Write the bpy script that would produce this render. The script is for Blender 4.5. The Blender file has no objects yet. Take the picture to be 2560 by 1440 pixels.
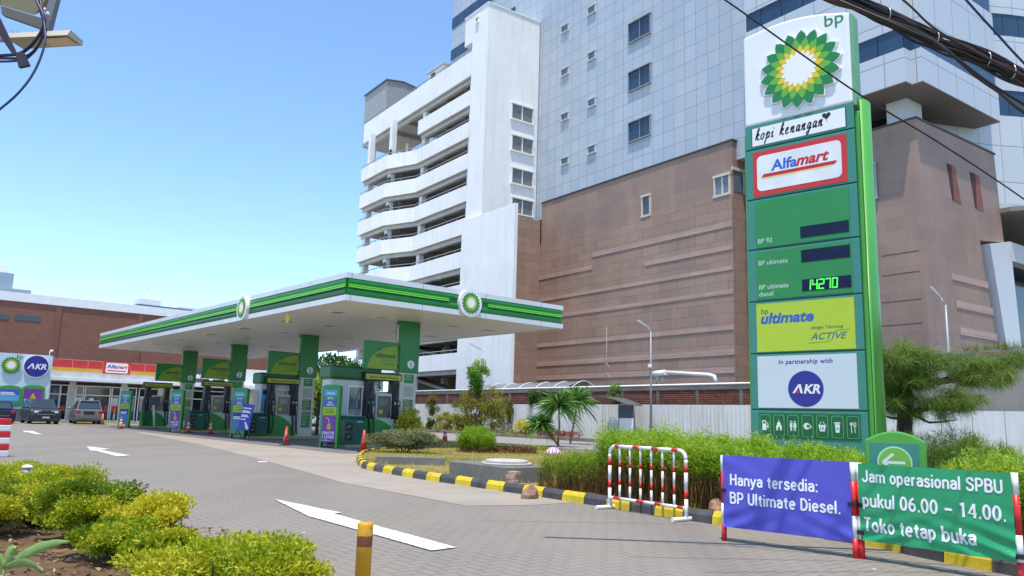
import bpy, math, random
import numpy as np
from mathutils import Vector, Matrix
R = math.radians
SC = bpy.context.scene
COL = SC.collection
random.seed(7)
rng = np.random.default_rng(11)

# ------------------------------------------------------------------ camera
F_PX, CX, CY, CAM_H = 1955.0, 1280.0, 720.0, 1.3
PITCH, ROLL = math.atan(326 * math.cos(R(1.65)) / F_PX), R(1.62)
cd = bpy.data.cameras.new('camera'); cam = bpy.data.objects.new('camera', cd); COL.objects.link(cam)
cd.sensor_fit = 'HORIZONTAL'; cd.sensor_width = 36.0; cd.lens = F_PX / 2560 * 36.0
cd.clip_start = 0.05; cd.clip_end = 3000
cam.matrix_world = Matrix.Translation((0, 0, CAM_H)) @ Matrix.Rotation(math.pi/2 + PITCH, 4, 'X') @ Matrix.Rotation(ROLL, 4, 'Z')
SC.camera = cam

# ------------------------------------------------------------------ sky, sun, exposure
SUN_EL, SUN_AZ = R(74), math.atan2(-0.22, -1.0)        # azimuth of the sun measured from +Y towards +X
w = bpy.data.worlds.new('World'); SC.world = w; w.use_nodes = True
nt = w.node_tree; nt.nodes.clear()
sky = nt.nodes.new('ShaderNodeTexSky'); sky.sky_type = 'NISHITA'; sky.sun_disc = False
sky.sun_elevation = SUN_EL; sky.sun_rotation = SUN_AZ
sky.altitude = 20; sky.air_density = 0.9; sky.dust_density = 0.3; sky.ozone_density = 1.5
bg = nt.nodes.new('ShaderNodeBackground'); bg.inputs[1].default_value = 0.15
out = nt.nodes.new('ShaderNodeOutputWorld')
tint = nt.nodes.new('ShaderNodeMix'); tint.data_type = 'RGBA'; tint.blend_type = 'MULTIPLY'; tint.inputs[0].default_value = 1.0; tint.inputs[7].default_value = (.84, .97, 1.05, 1)
nt.links.new(sky.outputs[0], tint.inputs[6]); nt.links.new(tint.outputs[2], bg.inputs[0]); nt.links.new(bg.outputs[0], out.inputs[0])
sd = bpy.data.lights.new('sun', 'SUN'); sun = bpy.data.objects.new('sun', sd); COL.objects.link(sun)
sd.energy = 2.9; sd.angle = R(0.53); sd.color = (1.0, 0.92, 0.80)
sdir = Vector((math.sin(SUN_AZ) * math.cos(SUN_EL), math.cos(SUN_AZ) * math.cos(SUN_EL), math.sin(SUN_EL)))
sun.rotation_euler = sdir.to_track_quat('Z', 'Y').to_euler()
SC.view_settings.view_transform = 'Standard'; SC.view_settings.look = 'None'
SC.view_settings.exposure = 0.92; SC.view_settings.gamma = 1.0; SC.view_settings.use_curve_mapping = False
SC.render.engine = 'CYCLES'
SC.cycles.use_denoising = True
SC.cycles.max_bounces = 8; SC.cycles.transparent_max_bounces = 12

# ------------------------------------------------------------------ sight lines: the measured place of a point of the photograph
_f = np.array([0, math.cos(PITCH), math.sin(PITCH)]); _r0 = np.array([1., 0, 0]); _u0 = np.cross(_r0, _f)
_r = _r0 * math.cos(ROLL) + _u0 * math.sin(ROLL); _u = -_r0 * math.sin(ROLL) + _u0 * math.cos(ROLL)
_C = np.array([0, 0, CAM_H])
def ray(x, y): return _f + _r * ((x - CX) / F_PX) - _u * ((y - CY) / F_PX)
def on_z(x, y, z=0.0):
    d = ray(x, y); return _C + d * ((z - CAM_H) / d[2])
def on_y(x, y, Y):
    d = ray(x, y); return _C + d * (Y / d[1])
def on_plane(x, y, n, D):
    d = ray(x, y); n = np.array(n); return _C + d * ((D - _C @ n) / (d @ n))

class Frame:
    """A horizontal frame: ex to the right along a facade, ny into it; a facade looks towards -ny."""
    def __init__(s, rz, ox=0.0, oy=0.0):
        s.rz = rz; s.o = np.array([ox, oy, 0.])
        s.ex = np.array([math.cos(rz), math.sin(rz), 0]); s.ny = np.array([-math.sin(rz), math.cos(rz), 0])
    def w(s, x, y, z=0.0): return Vector(s.o + s.ex * x + s.ny * y + np.array([0, 0, z]))
    def onY(s, px, py, y):                       # facade plane -> (x, z)
        p = on_plane(px, py, s.ny, y + s.o @ s.ny) - s.o; return float(p @ s.ex), float(p[2])
    def onX(s, px, py, x):                       # side plane -> (y, z)
        p = on_plane(px, py, s.ex, x + s.o @ s.ex) - s.o; return float(p @ s.ny), float(p[2])
    def onZ(s, px, py, z=0.0):
        p = on_z(px, py, z) - s.o; return float(p @ s.ex), float(p @ s.ny)

# ------------------------------------------------------------------ materials
def S(r, g, b):
    return tuple(((c/255)/12.92 if c/255 <= .04045 else (((c/255)+.055)/1.055)**2.4) for c in (r, g, b))
class NT:
    def __init__(s, name):
        s.m = bpy.data.materials.new(name); s.m.use_nodes = True; s.t = s.m.node_tree; s.t.nodes.clear()
        s.out = s.n('ShaderNodeOutputMaterial'); s.p = s.n('ShaderNodeBsdfPrincipled'); s.l(s.p.outputs[0], s.out.inputs[0])
    def n(s, k, **kw):
        x = s.t.nodes.new(k)
        for a, b in kw.items(): setattr(x, a, b)
        return x
    def l(s, a, b): s.t.links.new(a, b)
    def put(s, sock, v):
        if isinstance(v, (int, float)): sock.default_value = v
        elif isinstance(v, tuple): sock.default_value = (*v, 1) if len(v) == 3 and len(sock.default_value) == 4 else v
        else: s.l(v, sock)
    def math(s, op, a, b=0.0, c=None):
        x = s.n('ShaderNodeMath', operation=op); s.put(x.inputs[0], a); s.put(x.inputs[1], b)
        if c is not None: s.put(x.inputs[2], c)
        return x.outputs[0]
    def mix(s, f, a, b, mode='MIX'):
        x = s.n('ShaderNodeMix', data_type='RGBA', blend_type=mode)
        s.put(x.inputs[0], f); s.put(x.inputs[6], a); s.put(x.inputs[7], b); return x.outputs[2]
    def co(s): return s.n('ShaderNodeTexCoord').outputs['Object']
    def map(s, v, rot=(0, 0, 0), scale=(1, 1, 1), loc=(0, 0, 0)):
        x = s.n('ShaderNodeMapping'); s.l(v, x.inputs[0])
        x.inputs['Rotation'].default_value = rot; x.inputs['Scale'].default_value = scale; x.inputs['Location'].default_value = loc
        return x.outputs[0]
    def noise(s, v, scale, detail=4.0, rough=.55):
        x = s.n('ShaderNodeTexNoise'); s.l(v, x.inputs['Vector']); x.inputs['Scale'].default_value = scale
        x.inputs['Detail'].default_value = detail; x.inputs['Roughness'].default_value = rough; return x.outputs[0]
    def ramp(s, f, lo, hi):
        x = s.n('ShaderNodeMapRange'); s.put(x.inputs[0], f); x.inputs[1].default_value = lo; x.inputs[2].default_value = hi
        return x.outputs[0]
    def sep(s, v):
        x = s.n('ShaderNodeSeparateXYZ'); s.l(v, x.inputs[0]); return x.outputs
    def comb(s, a, b, c=0.0):
        x = s.n('ShaderNodeCombineXYZ'); s.put(x.inputs[0], a); s.put(x.inputs[1], b); s.put(x.inputs[2], c); return x.outputs[0]
    def bump(s, h, strength=.3, dist=.02):
        x = s.n('ShaderNodeBump'); x.inputs['Strength'].default_value = strength; x.inputs['Distance'].default_value = dist
        s.l(h, x.inputs['Height']); s.l(x.outputs[0], s.p.inputs['Normal'])
    def wall(s):                                  # (x+y, z): runs along both faces of an axis-aligned corner
        a = s.sep(s.co()); return s.comb(s.math('ADD', a[0], a[1]), a[2], 0.0)
    def fin(s, col, rough=.6, metal=0.0, spec=.5):
        s.put(s.p.inputs['Base Color'], col); s.put(s.p.inputs['Roughness'], rough); s.p.inputs['Metallic'].default_value = metal
        s.p.inputs['Specular IOR Level'].default_value = spec
        return s.m
def dim(c, k): return tuple(min(1., x*k) for x in c)
MATS = {}
def mat(name, col, rough=.55, metal=0.0, var=.10, vs=2.0, bump=0.0, bs=40., spec=.5, stain=0.0):
    """Plain paint, metal, plastic or plaster with a little unevenness of its own."""
    if name in MATS: return MATS[name]
    t = NT(name); v = t.co()
    n = t.noise(v, vs); c = t.mix(t.ramp(n, .3, .7), dim(col, 1-var), dim(col, 1+var))
    if stain:
        st = t.noise(t.map(v, scale=(1.2, 1.2, .25)), 1.6, 6, .7)
        c = t.mix(t.math('MULTIPLY', t.ramp(st, .5, .78), stain), c, dim(S(120, 105, 85), .8))
    if bump: t.bump(t.noise(v, bs, 5), bump, .02)
    MATS[name] = t.fin(c, rough, metal, spec); return MATS[name]
def glass(name, col=(.02, .03, .045), rough=.06, var=.5, vs=.6):
    if name in MATS: return MATS[name]
    t = NT(name); c = t.mix(t.noise(t.co(), vs, 2), dim(col, 1-var), dim(col, 1+var))
    MATS[name] = t.fin(c, rough, 0.0, .8); return MATS[name]
def emit(name, col, k):
    if name in MATS: return MATS[name]
    t = NT(name); t.fin(col, .5); t.p.inputs['Emission Color'].default_value = (*col, 1); t.p.inputs['Emission Strength'].default_value = k
    MATS[name] = t.m; return t.m
def brickmat(name, c1, c2, cm, bw, bh, mortar=.02, off=.5, bias=0.0, bump=.3, rough=.85, var=.2, vs=.8, flat=False, dist=.015, stain=None):
    if name in MATS: return MATS[name]
    t = NT(name); v = t.co() if flat else t.wall()
    b = t.n('ShaderNodeTexBrick'); b.offset = off; t.l(v, b.inputs['Vector'])
    b.inputs['Scale'].default_value = 1.0; b.inputs['Brick Width'].default_value = bw; b.inputs['Row Height'].default_value = bh
    b.inputs['Mortar Size'].default_value = mortar; b.inputs['Mortar Smooth'].default_value = .1; b.inputs['Bias'].default_value = bias
    for k, c in (('Color1', c1), ('Color2', c2), ('Mortar', cm)): b.inputs[k].default_value = (*c, 1)
    n = t.noise(t.co(), vs, 6, .6)
    c = t.mix(t.ramp(n, .3, .7), dim((1, 1, 1), 1-var), (1., 1., 1.))
    c = t.mix(1.0, b.outputs['Color'], c, 'MULTIPLY')
    if stain:
        st = t.noise(t.map(t.co(), scale=(.5, .5, .12)), 1.0, 6, .65)
        c = t.mix(t.math('MULTIPLY', t.ramp(st, .48, .75), .45), c, stain)
    h = t.math('ADD', t.math('MULTIPLY', b.outputs['Fac'], -1.0), t.math('MULTIPLY', t.noise(t.co(), 9.0, 5), .35))
    t.bump(h, bump, dist)
    MATS[name] = t.fin(c, rough); return MATS[name]

# ------------------------------------------------------------------ mesh builder
class MB:
    def __init__(s, off=(0, 0, 0)):
        s.v = []; s.f = []; s.mi = []; s.sm = []; s.cur = 0; s.off = Vector(off)
    def mat(s, i): s.cur = i; return s
    def add(s, vs, fs, smooth=False, M=None):
        b = len(s.v)
        for p in vs:
            p = Vector(p); s.v.append((M @ p) if M is not None else p)
        for f in fs: s.f.append(tuple(b+i for i in f)); s.mi.append(s.cur); s.sm.append(smooth)
        return s
    def box(s, x0, x1, y0, y1, z0, z1, M=None):
        vs = [(x, y, z) for z in (z0, z1) for y in (y0, y1) for x in (x0, x1)]
        return s.add(vs, [(0, 2, 3, 1), (4, 5, 7, 6), (0, 1, 5, 4), (2, 6, 7, 3), (0, 4, 6, 2), (1, 3, 7, 5)], M=M)
    def prism(s, poly, a, b, axis='y', M=None, smooth=False):
        """Polygon given in the two other axes, extruded from a to b along axis."""
        n = len(poly)
        def P(u, v, t): return {'y': (u, t, v), 'x': (t, u, v), 'z': (u, v, t)}[axis]
        vs = [P(u, v, a) for u, v in poly] + [P(u, v, b) for u, v in poly]
        fs = [tuple(range(n))[::-1], tuple(range(n, 2*n))] + [(i, (i+1) % n, n+(i+1) % n, n+i) for i in range(n)]
        area = sum(poly[i][0]*poly[(i+1) % n][1]-poly[(i+1) % n][0]*poly[i][1] for i in range(n))
        flip = (area < 0) ^ (axis == 'y') ^ (b < a)
        if flip: fs = [f[::-1] for f in fs]
        base = len(s.f); s.add(vs, fs, M=M)
        if smooth:
            for i in range(base+2, len(s.f)): s.sm[i] = True
        return s
    def tube(s, pts, r, n=8, cap=True):
        pts = [Vector(p) for p in pts]; rs = r if isinstance(r, (list, tuple)) else [r]*len(pts)
        b = len(s.v); up = None
        for i, p in enumerate(pts):
            d = ((pts[min(i+1, len(pts)-1)]-p).normalized() + (p-pts[max(i-1, 0)]).normalized())
            d = d.normalized() if d.length > 1e-6 else Vector((0, 0, 1))
            if up is None: up = d.orthogonal().normalized()
            up = (up - d*up.dot(d)); up = up.normalized() if up.length > 1e-6 else d.orthogonal().normalized()
            q = d.cross(up)
            for k in range(n):
                a = 2*math.pi*k/n; s.v.append(p + (up*math.cos(a)+q*math.sin(a))*rs[i])
        for i in range(len(pts)-1):
            for k in range(n):
                k2 = (k+1) % n; s.f.append((b+i*n+k, b+i*n+k2, b+(i+1)*n+k2, b+(i+1)*n+k)); s.mi.append(s.cur); s.sm.append(True)
        if cap:
            for f in (tuple(b+k for k in range(n))[::-1], tuple(b+(len(pts)-1)*n+k for k in range(n))): s.f.append(f); s.mi.append(s.cur); s.sm.append(False)
        return s
    def lathe(s, prof, n=20, M=None, smooth=True):
        vs = []; fs = []
        for r_, z in prof:
            for k in range(n): a = 2*math.pi*k/n; vs.append((r_*math.cos(a), r_*math.sin(a), z))
        for i in range(len(prof)-1):
            for k in range(n): k2 = (k+1) % n; fs.append((i*n+k, i*n+k2, (i+1)*n+k2, (i+1)*n+k))
        s.add(vs, fs, smooth, M); b = len(s.v)-len(vs)
        for f in (tuple(b+k for k in range(n))[::-1], tuple(b+(len(prof)-1)*n+k for k in range(n))): s.f.append(f); s.mi.append(s.cur); s.sm.append(False)
        return s
    def ball(s, c, r, n=12, M=None):
        rx, ry, rz = r if isinstance(r, tuple) else (r, r, r)
        vs = []; fs = []; m = n//2
        for i in range(m+1):
            t = math.pi*i/m
            for k in range(n): a = 2*math.pi*k/n; vs.append((c[0]+rx*math.sin(t)*math.cos(a), c[1]+ry*math.sin(t)*math.sin(a), c[2]-rz*math.cos(t)))
        for i in range(m):
            for k in range(n): k2 = (k+1) % n; fs.append((i*n+k, i*n+k2, (i+1)*n+k2, (i+1)*n+k))
        return s.add(vs, fs, True, M)
    def disc(s, cx, cz, r, y, n=32, th=.004):
        return s.prism([(cx+r*math.cos(2*math.pi*k/n), cz+r*math.sin(2*math.pi*k/n)) for k in range(n)], y, y+th)
    def rrect(s, x0, x1, z0, z1, rad, y, th=.004):
        p = []
        for cx, cz, a0 in ((x1-rad, z1-rad, 0), (x0+rad, z1-rad, 90), (x0+rad, z0+rad, 180), (x1-rad, z0+rad, 270)):
            for k in range(5): a = R(a0+k*22.5); p.append((cx+rad*math.cos(a), cz+rad*math.sin(a)))
        return s.prism(p, y, y+th)
    def build(s, name, mats, parent=None, bevel=0.0, seg=2):
        me = bpy.data.meshes.new(name)
        me.from_pydata([tuple(p - s.off) for p in s.v], [], s.f)
        mats = mats if isinstance(mats, (list, tuple)) else [mats]
        for m in mats: me.materials.append(m)
        me.polygons.foreach_set('material_index', s.mi); me.polygons.foreach_set('use_smooth', s.sm); me.update()
        o = bpy.data.objects.new(name, me); COL.objects.link(o)
        if parent is not None: o.parent = parent
        if bevel:
            b = o.modifiers.new('bevel', 'BEVEL'); b.width = bevel; b.segments = seg; b.limit_method = 'ANGLE'; b.angle_limit = R(40)
        return o
    def text(s, txt, x, z, size, y=0.0, align='LEFT', shear=0.0, bold=0.0, th=.003, sx=1.0, M=None, spacing=1.0):
        """Flat lettering on a face that looks towards -y; size is the cap height."""
        cu = bpy.data.curves.new('lettering', 'FONT'); cu.body = txt; cu.size = size/0.72; cu.align_x = align
        cu.shear = shear; cu.offset = bold*size; cu.resolution_u = 3; cu.extrude = 0.0; cu.space_character = spacing
        o = bpy.data.objects.new('lettering', cu); me = o.to_mesh()
        vs = [(x + v.co.x*sx, y, z + v.co.y) for v in me.vertices]; fs = [tuple(p.vertices) for p in me.polygons]
        nrm = me.polygons[0].normal.z if len(me.polygons) else 1
        if nrm < 0: fs = [f[::-1] for f in fs]
        s.add(vs, fs, M=M); o.to_mesh_clear(); bpy.data.objects.remove(o); bpy.data.curves.remove(cu); return s
    def stroke(s, pts, wd, y, close=False):
        """A flat pen line on a face that looks towards -y."""
        pts = [Vector((p[0], p[1])) for p in pts]; n = len(pts); L = []; Rr = []
        for i, p in enumerate(pts):
            d = pts[min(i+1, n-1)]-pts[max(i-1, 0)]; d = d.normalized() if d.length > 1e-9 else Vector((1, 0)); q = Vector((-d.y, d.x))*wd/2
            L.append(p+q); Rr.append(p-q)
        vs = [(p.x, y, p.y) for p in L]+[(p.x, y, p.y) for p in Rr]
        return s.add(vs, [(i+n, i+1+n, i+1, i) for i in range(n-1)])

def tag(o, label=None, cat=None, group=None, kind=None):
    for k, v in (('label', label), ('category', cat), ('group', group), ('kind', kind)):
        if v: o[k] = v
    return o
def thing(name, label, cat, loc=(0, 0, 0), rz=0.0, group=None):
    o = bpy.data.objects.new(name, None); COL.objects.link(o); o.empty_display_size = .3
    o.location = loc; o.rotation_euler = (0, 0, rz); return tag(o, label, cat, group)
def copy_tree(o, parent=None, loc=None, rz=None, label=None):
    c = o.copy(); COL.objects.link(c)
    if parent is not None: c.parent = parent
    if loc is not None: c.location = loc
    if rz is not None: c.rotation_euler = (0, 0, rz)
    if label: c['label'] = label
    for ch in KIDS.get(o.name, [x for x in bpy.data.objects if x.parent == o]): copy_tree(ch, c)
    return c
KIDS = {}
def spline(pts, n=8):
    """Catmull-Rom through points."""
    P = [np.array(p, float) for p in pts]; P = [2*P[0]-P[1]]+P+[2*P[-1]-P[-2]]; o = []
    for i in range(1, len(P)-2):
        for k in range(n):
            t = k/n; a, b, c, d = P[i-1:i+3]
            o.append(.5*((2*b)+(-a+c)*t+(2*a-5*b+4*c-d)*t*t+(-a+3*b-3*c+d)*t**3))
    o.append(P[-2]); return o

WHITE = S(232, 232, 228)
M_white = mat('white_paint', (.78, .78, .76), .45, var=.04)
M_black = mat('black_plastic', (.012, .012, .014), .4)
M_dark = mat('dark_metal', (.035, .037, .042), .4, var=.2)
M_grey = mat('grey_metal', (.30, .32, .33), .4, .3)
M_steel = mat('galvanised_steel', (.48, .50, .51), .38, .7, var=.12)
M_green = mat('bright_green_paint', (.045, .30, .035), .35, var=.05)
M_dgreen = mat('dark_green_paint', (.004, .10, .022), .3, var=.06)
M_mgreen = mat('mid_green_paint', (.010, .20, .035), .3, var=.06)
M_teal = mat('teal_green_paint', (.045, .22, .17), .38, var=.05)
M_lime = mat('lime_paint', (.30, .46, .015), .4, var=.05)
M_limeb = mat('bright_lime_strip', (.16, .62, .03), .3, var=.04)
M_yellow = mat('yellow_paint', (.62, .44, .02), .5, var=.1, stain=.25)
M_red = mat('red_paint', (.55, .02, .025), .45, var=.08)
M_blue = mat('deep_blue_print', (.025, .02, .25), .4, var=.05)
M_navy = mat('navy_print', (.012, .02, .07), .4, var=.05)
M_bluetxt = mat('blue_print', (.06, .10, .42), .4, var=.05)
M_purple = mat('purple_print', (.16, .045, .28), .4, var=.2, vs=1.0)
M_sky = mat('light_blue_print', (.10, .33, .58), .4, var=.1)
M_conc = mat('concrete', (.30, .29, .27), .85, var=.18, vs=1.5, bump=.25, bs=25)
# ================================================================== the setting: ground, road, concrete, kerbs
FB = Frame(math.atan2(-.815, .579))            # the tower, the car park and the boundary wall
FC = Frame(R(-49.68))                          # the canopy and the shop
RZF = R(40.32)                                 # facing along +x of the canopy frame (towards the road)

def sheet(name, pts, z, m):
    me = bpy.data.meshes.new(name)
    me.from_pydata([(float(p[0]), float(p[1]), z) for p in pts], [], [tuple(range(len(pts)))])
    if me.polygons[0].normal.z < 0: me.flip_normals()
    me.materials.append(m); o = bpy.data.objects.new(name, me); COL.objects.link(o); return tag(o, kind='structure')

def ground_mat(name, c, var=.2, vs=.25, fine=14., bump=.15, spots=None, rough=.9):
    t = NT(name); v = t.co()
    a = t.ramp(t.noise(v, vs, 6, .65), .3, .7); b = t.ramp(t.noise(v, fine, 4), .25, .75)
    c1 = t.mix(a, dim(c, 1-var), dim(c, 1+var*.7)); c1 = t.mix(t.math('MULTIPLY', b, .35), c1, dim(c, 1-var*1.2))
    if spots: c1 = t.mix(t.math('MULTIPLY', t.ramp(t.noise(v, 1.1, 7, .7), .55, .72), .6), c1, spots)
    t.bump(t.noise(v, fine*2, 6), bump, .01); return t.fin(c1, rough, spec=.25)

def herringbone(t, v, W=.122, g=.055):
    """Joint mask and one random value per block of 2:1 herringbone paving."""
    mv = t.map(v, rot=(0, 0, R(-37.7)), scale=(1/W, 1/W, 1)); s = t.sep(mv)
    i = t.math('FLOOR', s[0]); j = t.math('FLOOR', s[1]); fx = t.math('FRACT', s[0]); fy = t.math('FRACT', s[1])
    k = t.math('FLOORED_MODULO', t.math('SUBTRACT', i, j), 4.0)
    hz = t.math('LESS_THAN', k, 1.5)
    def dist(e, f): return t.math('MULTIPLY_ADD', e, 1.0, f)
    k0 = t.math('COMPARE', k, 0.0, .1); k1 = t.math('COMPARE', k, 1.0, .1); k2 = t.math('COMPARE', k, 2.0, .1); k3 = t.math('COMPARE', k, 3.0, .1)
    xl = t.math('LESS_THAN', fx, g); xr = t.math('GREATER_THAN', fx, 1-g); yl = t.math('LESS_THAN', fy, g); yr = t.math('GREATER_THAN', fy, 1-g)
    mx = lambda a, b: t.math('MAXIMUM', a, b)
    mu = lambda a, b: t.math('MULTIPLY', a, b)
    ends = mx(mu(xl, k0), mu(xr, k1)); sides = mu(mx(yl, yr), hz)
    endv = mx(mu(yl, k3), mu(yr, k2)); sidev = mu(mx(xl, xr), t.math('SUBTRACT', 1.0, hz))
    joint = mx(mx(ends, sides), mx(endv, sidev))
    bi = t.math('SUBTRACT', i, k1); bj = t.math('SUBTRACT', j, k2)
    wn = t.n('ShaderNodeTexWhiteNoise', noise_dimensions='2D'); t.l(t.comb(bi, bj), wn.inputs['Vector'])
    return joint, wn.outputs[0]
def paver_mat():
    t = NT('block_paving'); v = t.co(); mu = lambda a, b: t.math('MULTIPLY', a, b)
    joint, rnd = herringbone(t, v)
    base = S(135, 127, 117)
    col = t.mix(t.math('MULTIPLY', rnd, .5), dim(base, .97), dim(base, 1.07))
    big = t.ramp(t.noise(v, .22, 6, .62), .3, .72); col = t.mix(t.math('MULTIPLY', big, .5), col, dim(S(133, 128, 122), .92))
    st = t.ramp(t.noise(t.map(v, rot=(0, 0, R(-36)), scale=(.9, .12, 1)), .7, 5, .6), .45, .7)
    col = t.mix(t.math('MULTIPLY', st, .4), col, S(104, 100, 95))
    wear = t.ramp(t.noise(v, .5, 4, .6), .35, .65)
    jj = mu(joint, t.math('MULTIPLY_ADD', wear, .5, .26))
    col = t.mix(jj, col, S(72, 62, 48))
    oil = t.ramp(t.noise(v, 1.9, 3, .5), .70, .76); col = t.mix(mu(oil, .35), col, S(84, 80, 76))
    sp = t.n('ShaderNodeTexVoronoi'); t.l(v, sp.inputs['Vector']); sp.inputs['Scale'].default_value = 2.3
    sel = t.math('GREATER_THAN', t.sep(sp.outputs['Color'])[0], .8)
    col = t.mix(mu(t.math('LESS_THAN', sp.outputs['Distance'], .05), sel), col, S(200, 194, 184))
    h = t.math('SUBTRACT', t.math('MULTIPLY', t.noise(v, 60, 4), .3), joint); t.bump(h, .35, .006)
    return t.fin(col, .8, spec=.3)

ground_m = ground_mat('dusty_ground', S(150, 142, 128))
sheet('ground', [(-1500, -300), (1500, -300), (1500, 2500), (-1500, 2500)], -.03, ground_m)
sheet('paved_road', [(-95, -12), (60, -12), (60, 95), (-95, 95)], 0.0, paver_mat())
P = lambda x, y: on_z(x, y, 0)[:2]
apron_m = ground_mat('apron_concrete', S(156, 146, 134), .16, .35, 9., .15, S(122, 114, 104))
slab_edge = [FC.w(-62, 12.6), FC.w(-23.2, 12.6), FC.w(-23.2, 19)]
sheet('concrete_apron', [P(1520, 1250), P(1340, 1263), P(1165, 1265), P(1000, 1234), P(860, 1208), P(750, 1176), P(640, 1146),
                         P(500, 1112), P(380, 1088), P(300, 1074.5), FC.w(-60, 13.6), FC.w(-23, 15), FC.w(-22.5, 22), P(1300, 1190)], .004, apron_m)
fore_m = ground_mat('shaded_forecourt_concrete', S(112, 111, 108), .2, .3, 8., .12, S(92, 90, 88))  # slab concrete, its grey darkened to hold the shade under the canopy
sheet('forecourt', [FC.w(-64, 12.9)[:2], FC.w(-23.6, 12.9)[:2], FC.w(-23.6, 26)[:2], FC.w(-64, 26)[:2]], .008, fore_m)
drive_m = ground_mat('driveway_asphalt', S(140, 136, 131), .12, .3, 10., .12)
sheet('driveway', [FB.w(-80, 20), FB.w(-15, 20), FB.w(-15, 32.6), FB.w(-80, 32.6)], .006, drive_m)

def marking_mat():
    t = NT('road_paint'); v = t.co(); n = t.noise(v, 2.5, 6, .7)
    c = t.mix(t.ramp(n, .35, .75), (.80, .79, .76), (.60, .58, .55)); j, r_ = herringbone(t, v, g=.10); c = t.mix(t.math('MULTIPLY', j, .75), c, S(120, 112, 100)); t.bump(t.noise(v, 40, 3), .2, .004); return t.fin(c, .7)
mark_m = marking_mat()
def arrow(px):
    sheet('road_marking', [P(*p) for p in px], .012, mark_m)
# each arrow: tip, barb, notch, shaft end (two corners), far barb
arrow([(684, 1249), (752, 1263), (856, 1284), (834, 1286), (1140, 1371), (1079, 1379), (790, 1297.5), (772, 1293)])
arrow([(217, 1117), (275, 1123), (251, 1125.5), (324, 1139.5), (293, 1142), (240, 1128), (225, 1127)])
arrow([(56, 1077), (89, 1078.5), (84, 1080), (107, 1086.5), (88, 1086), (72, 1081.5), (62, 1081)])
sheet('road_marking', [P(644, 1154.5), (P(668, 1154.5)), P(668, 1157), P(646, 1157)], .012, mark_m)

# kerb of the planted island: blocks painted black and yellow in turn
kerb_px = [(1010, 1127), (940, 1131), (905, 1137), (891, 1148), (893, 1160), (905, 1171), (960, 1183), (1040, 1197), (1135, 1211), (1240, 1227), (1330, 1240),
           (1400, 1251), (1500, 1266), (1600, 1282), (1770, 1309), (1900, 1326), (2150, 1362), (2300, 1394), (2560, 1446)]
kerb_w = [np.array(P(*p)) for p in kerb_px]
kpath = np.array(spline([(*p, 0) for p in kerb_w], 24))[:, :2]
seg = np.r_[0, np.cumsum(np.linalg.norm(np.diff(kpath, axis=0), axis=1))]
def kerb_at(s): return np.array([np.interp(s, seg, kpath[:, 0]), np.interp(s, seg, kpath[:, 1])])
kerb = thing('kerb', 'concrete kerb of the planted island, its blocks painted yellow and black in turn', 'kerb', (*kerb_at(6), 0))
ky = mat('kerb_yellow', (.58, .43, .015), .65, var=.16, vs=6., bump=.3, bs=30, stain=.45)
kb = mat('kerb_black', (.055, .055, .06), .7, var=.35, vs=4., bump=.3, bs=30, stain=.35)
s0, i, L = 0.0, 0, .52
while s0 < seg[-1]-.1:
    a, b = s0+.006, s0+L*(.95+.1*random.random()); n = 5; mb = MB((*kerb_at(6), 0)); prof = [(0, -.02), (.012, .10), (.05, .155), (.15, .16), (.16, -.02)]
    vs, fs = [], []
    for q in range(n+1):
        s_ = a+(b-.006-a)*q/n; p = kerb_at(s_); d = kerb_at(s_+.05)-kerb_at(s_-.05); d = d/np.linalg.norm(d); nn = np.array([-d[1], d[0]])
        for u, z in prof: jz = random.uniform(-.004, .004); vs.append((*(p+nn*u), z+jz))
    m = len(prof)
    for q in range(n):
        for k in range(m): k2 = (k+1) % m; fs.append((q*m+k, q*m+k2, (q+1)*m+k2, (q+1)*m+k))
    fs += [tuple(range(m)), tuple(n*m+k for k in range(m))[::-1]]
    mb.add(vs, [f[::-1] for f in fs]); o = mb.build('kerb_block', ky if i % 2 else kb, kerb, bevel=.008)
    s0 = b; i += 1
# soil of the planted island, inside the kerb
soil_t = NT('planter_soil'); v_ = soil_t.co()
cs = soil_t.mix(soil_t.ramp(soil_t.noise(v_, .5, 6, .65), .38, .62), S(128, 120, 60), S(170, 150, 96))
cs = soil_t.mix(soil_t.ramp(soil_t.noise(v_, 14, 5), .3, .7), cs, S(104, 96, 52)); soil_t.bump(soil_t.noise(v_, 25, 6), .6, .03)
soil_m = soil_t.fin(cs, .95, spec=.2)
inner = []
for s_ in np.linspace(.2, seg[-1], 90):
    p = kerb_at(s_); d = kerb_at(s_+.05)-kerb_at(s_-.05); d /= np.linalg.norm(d); inner.append(p+np.array([-d[1], d[0]])*.13)
planter_back = [FB.w(-13, 19.5)[:2], FB.w(-30, 20.2)[:2], FB.w(-40, 20.4)[:2], P(1110, 1121)]
sheet('planter_soil', [tuple(p) for p in inner]+[tuple(p[:2]) for p in planter_back], .10, soil_m)

# kerb of the back bed along the fence
bk = MB(FB.w(-48, 32.6)); bk.add([FB.w(x, y, z) for z in (0, .22) for y in (32.5, 32.68) for x in (-78, -12)], [(0, 2, 3, 1), (4, 5, 7, 6), (0, 1, 5, 4), (2, 6, 7, 3), (0, 4, 6, 2), (1, 3, 7, 5)])
o = bk.build('kerb', mat('old_kerb_stone', S(120, 112, 102), .9, var=.3, vs=1.2, bump=.4), bevel=.02); o.location = FB.w(-48, 32.6)
tag(o, 'plain grey stone kerb edging the flower bed below the white fence', 'kerb')
sheet('bed_soil', [FB.w(-78, 32.68), FB.w(-12, 32.68), FB.w(-12, 34.3), FB.w(-78, 34.3)], .15, soil_m)
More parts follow.
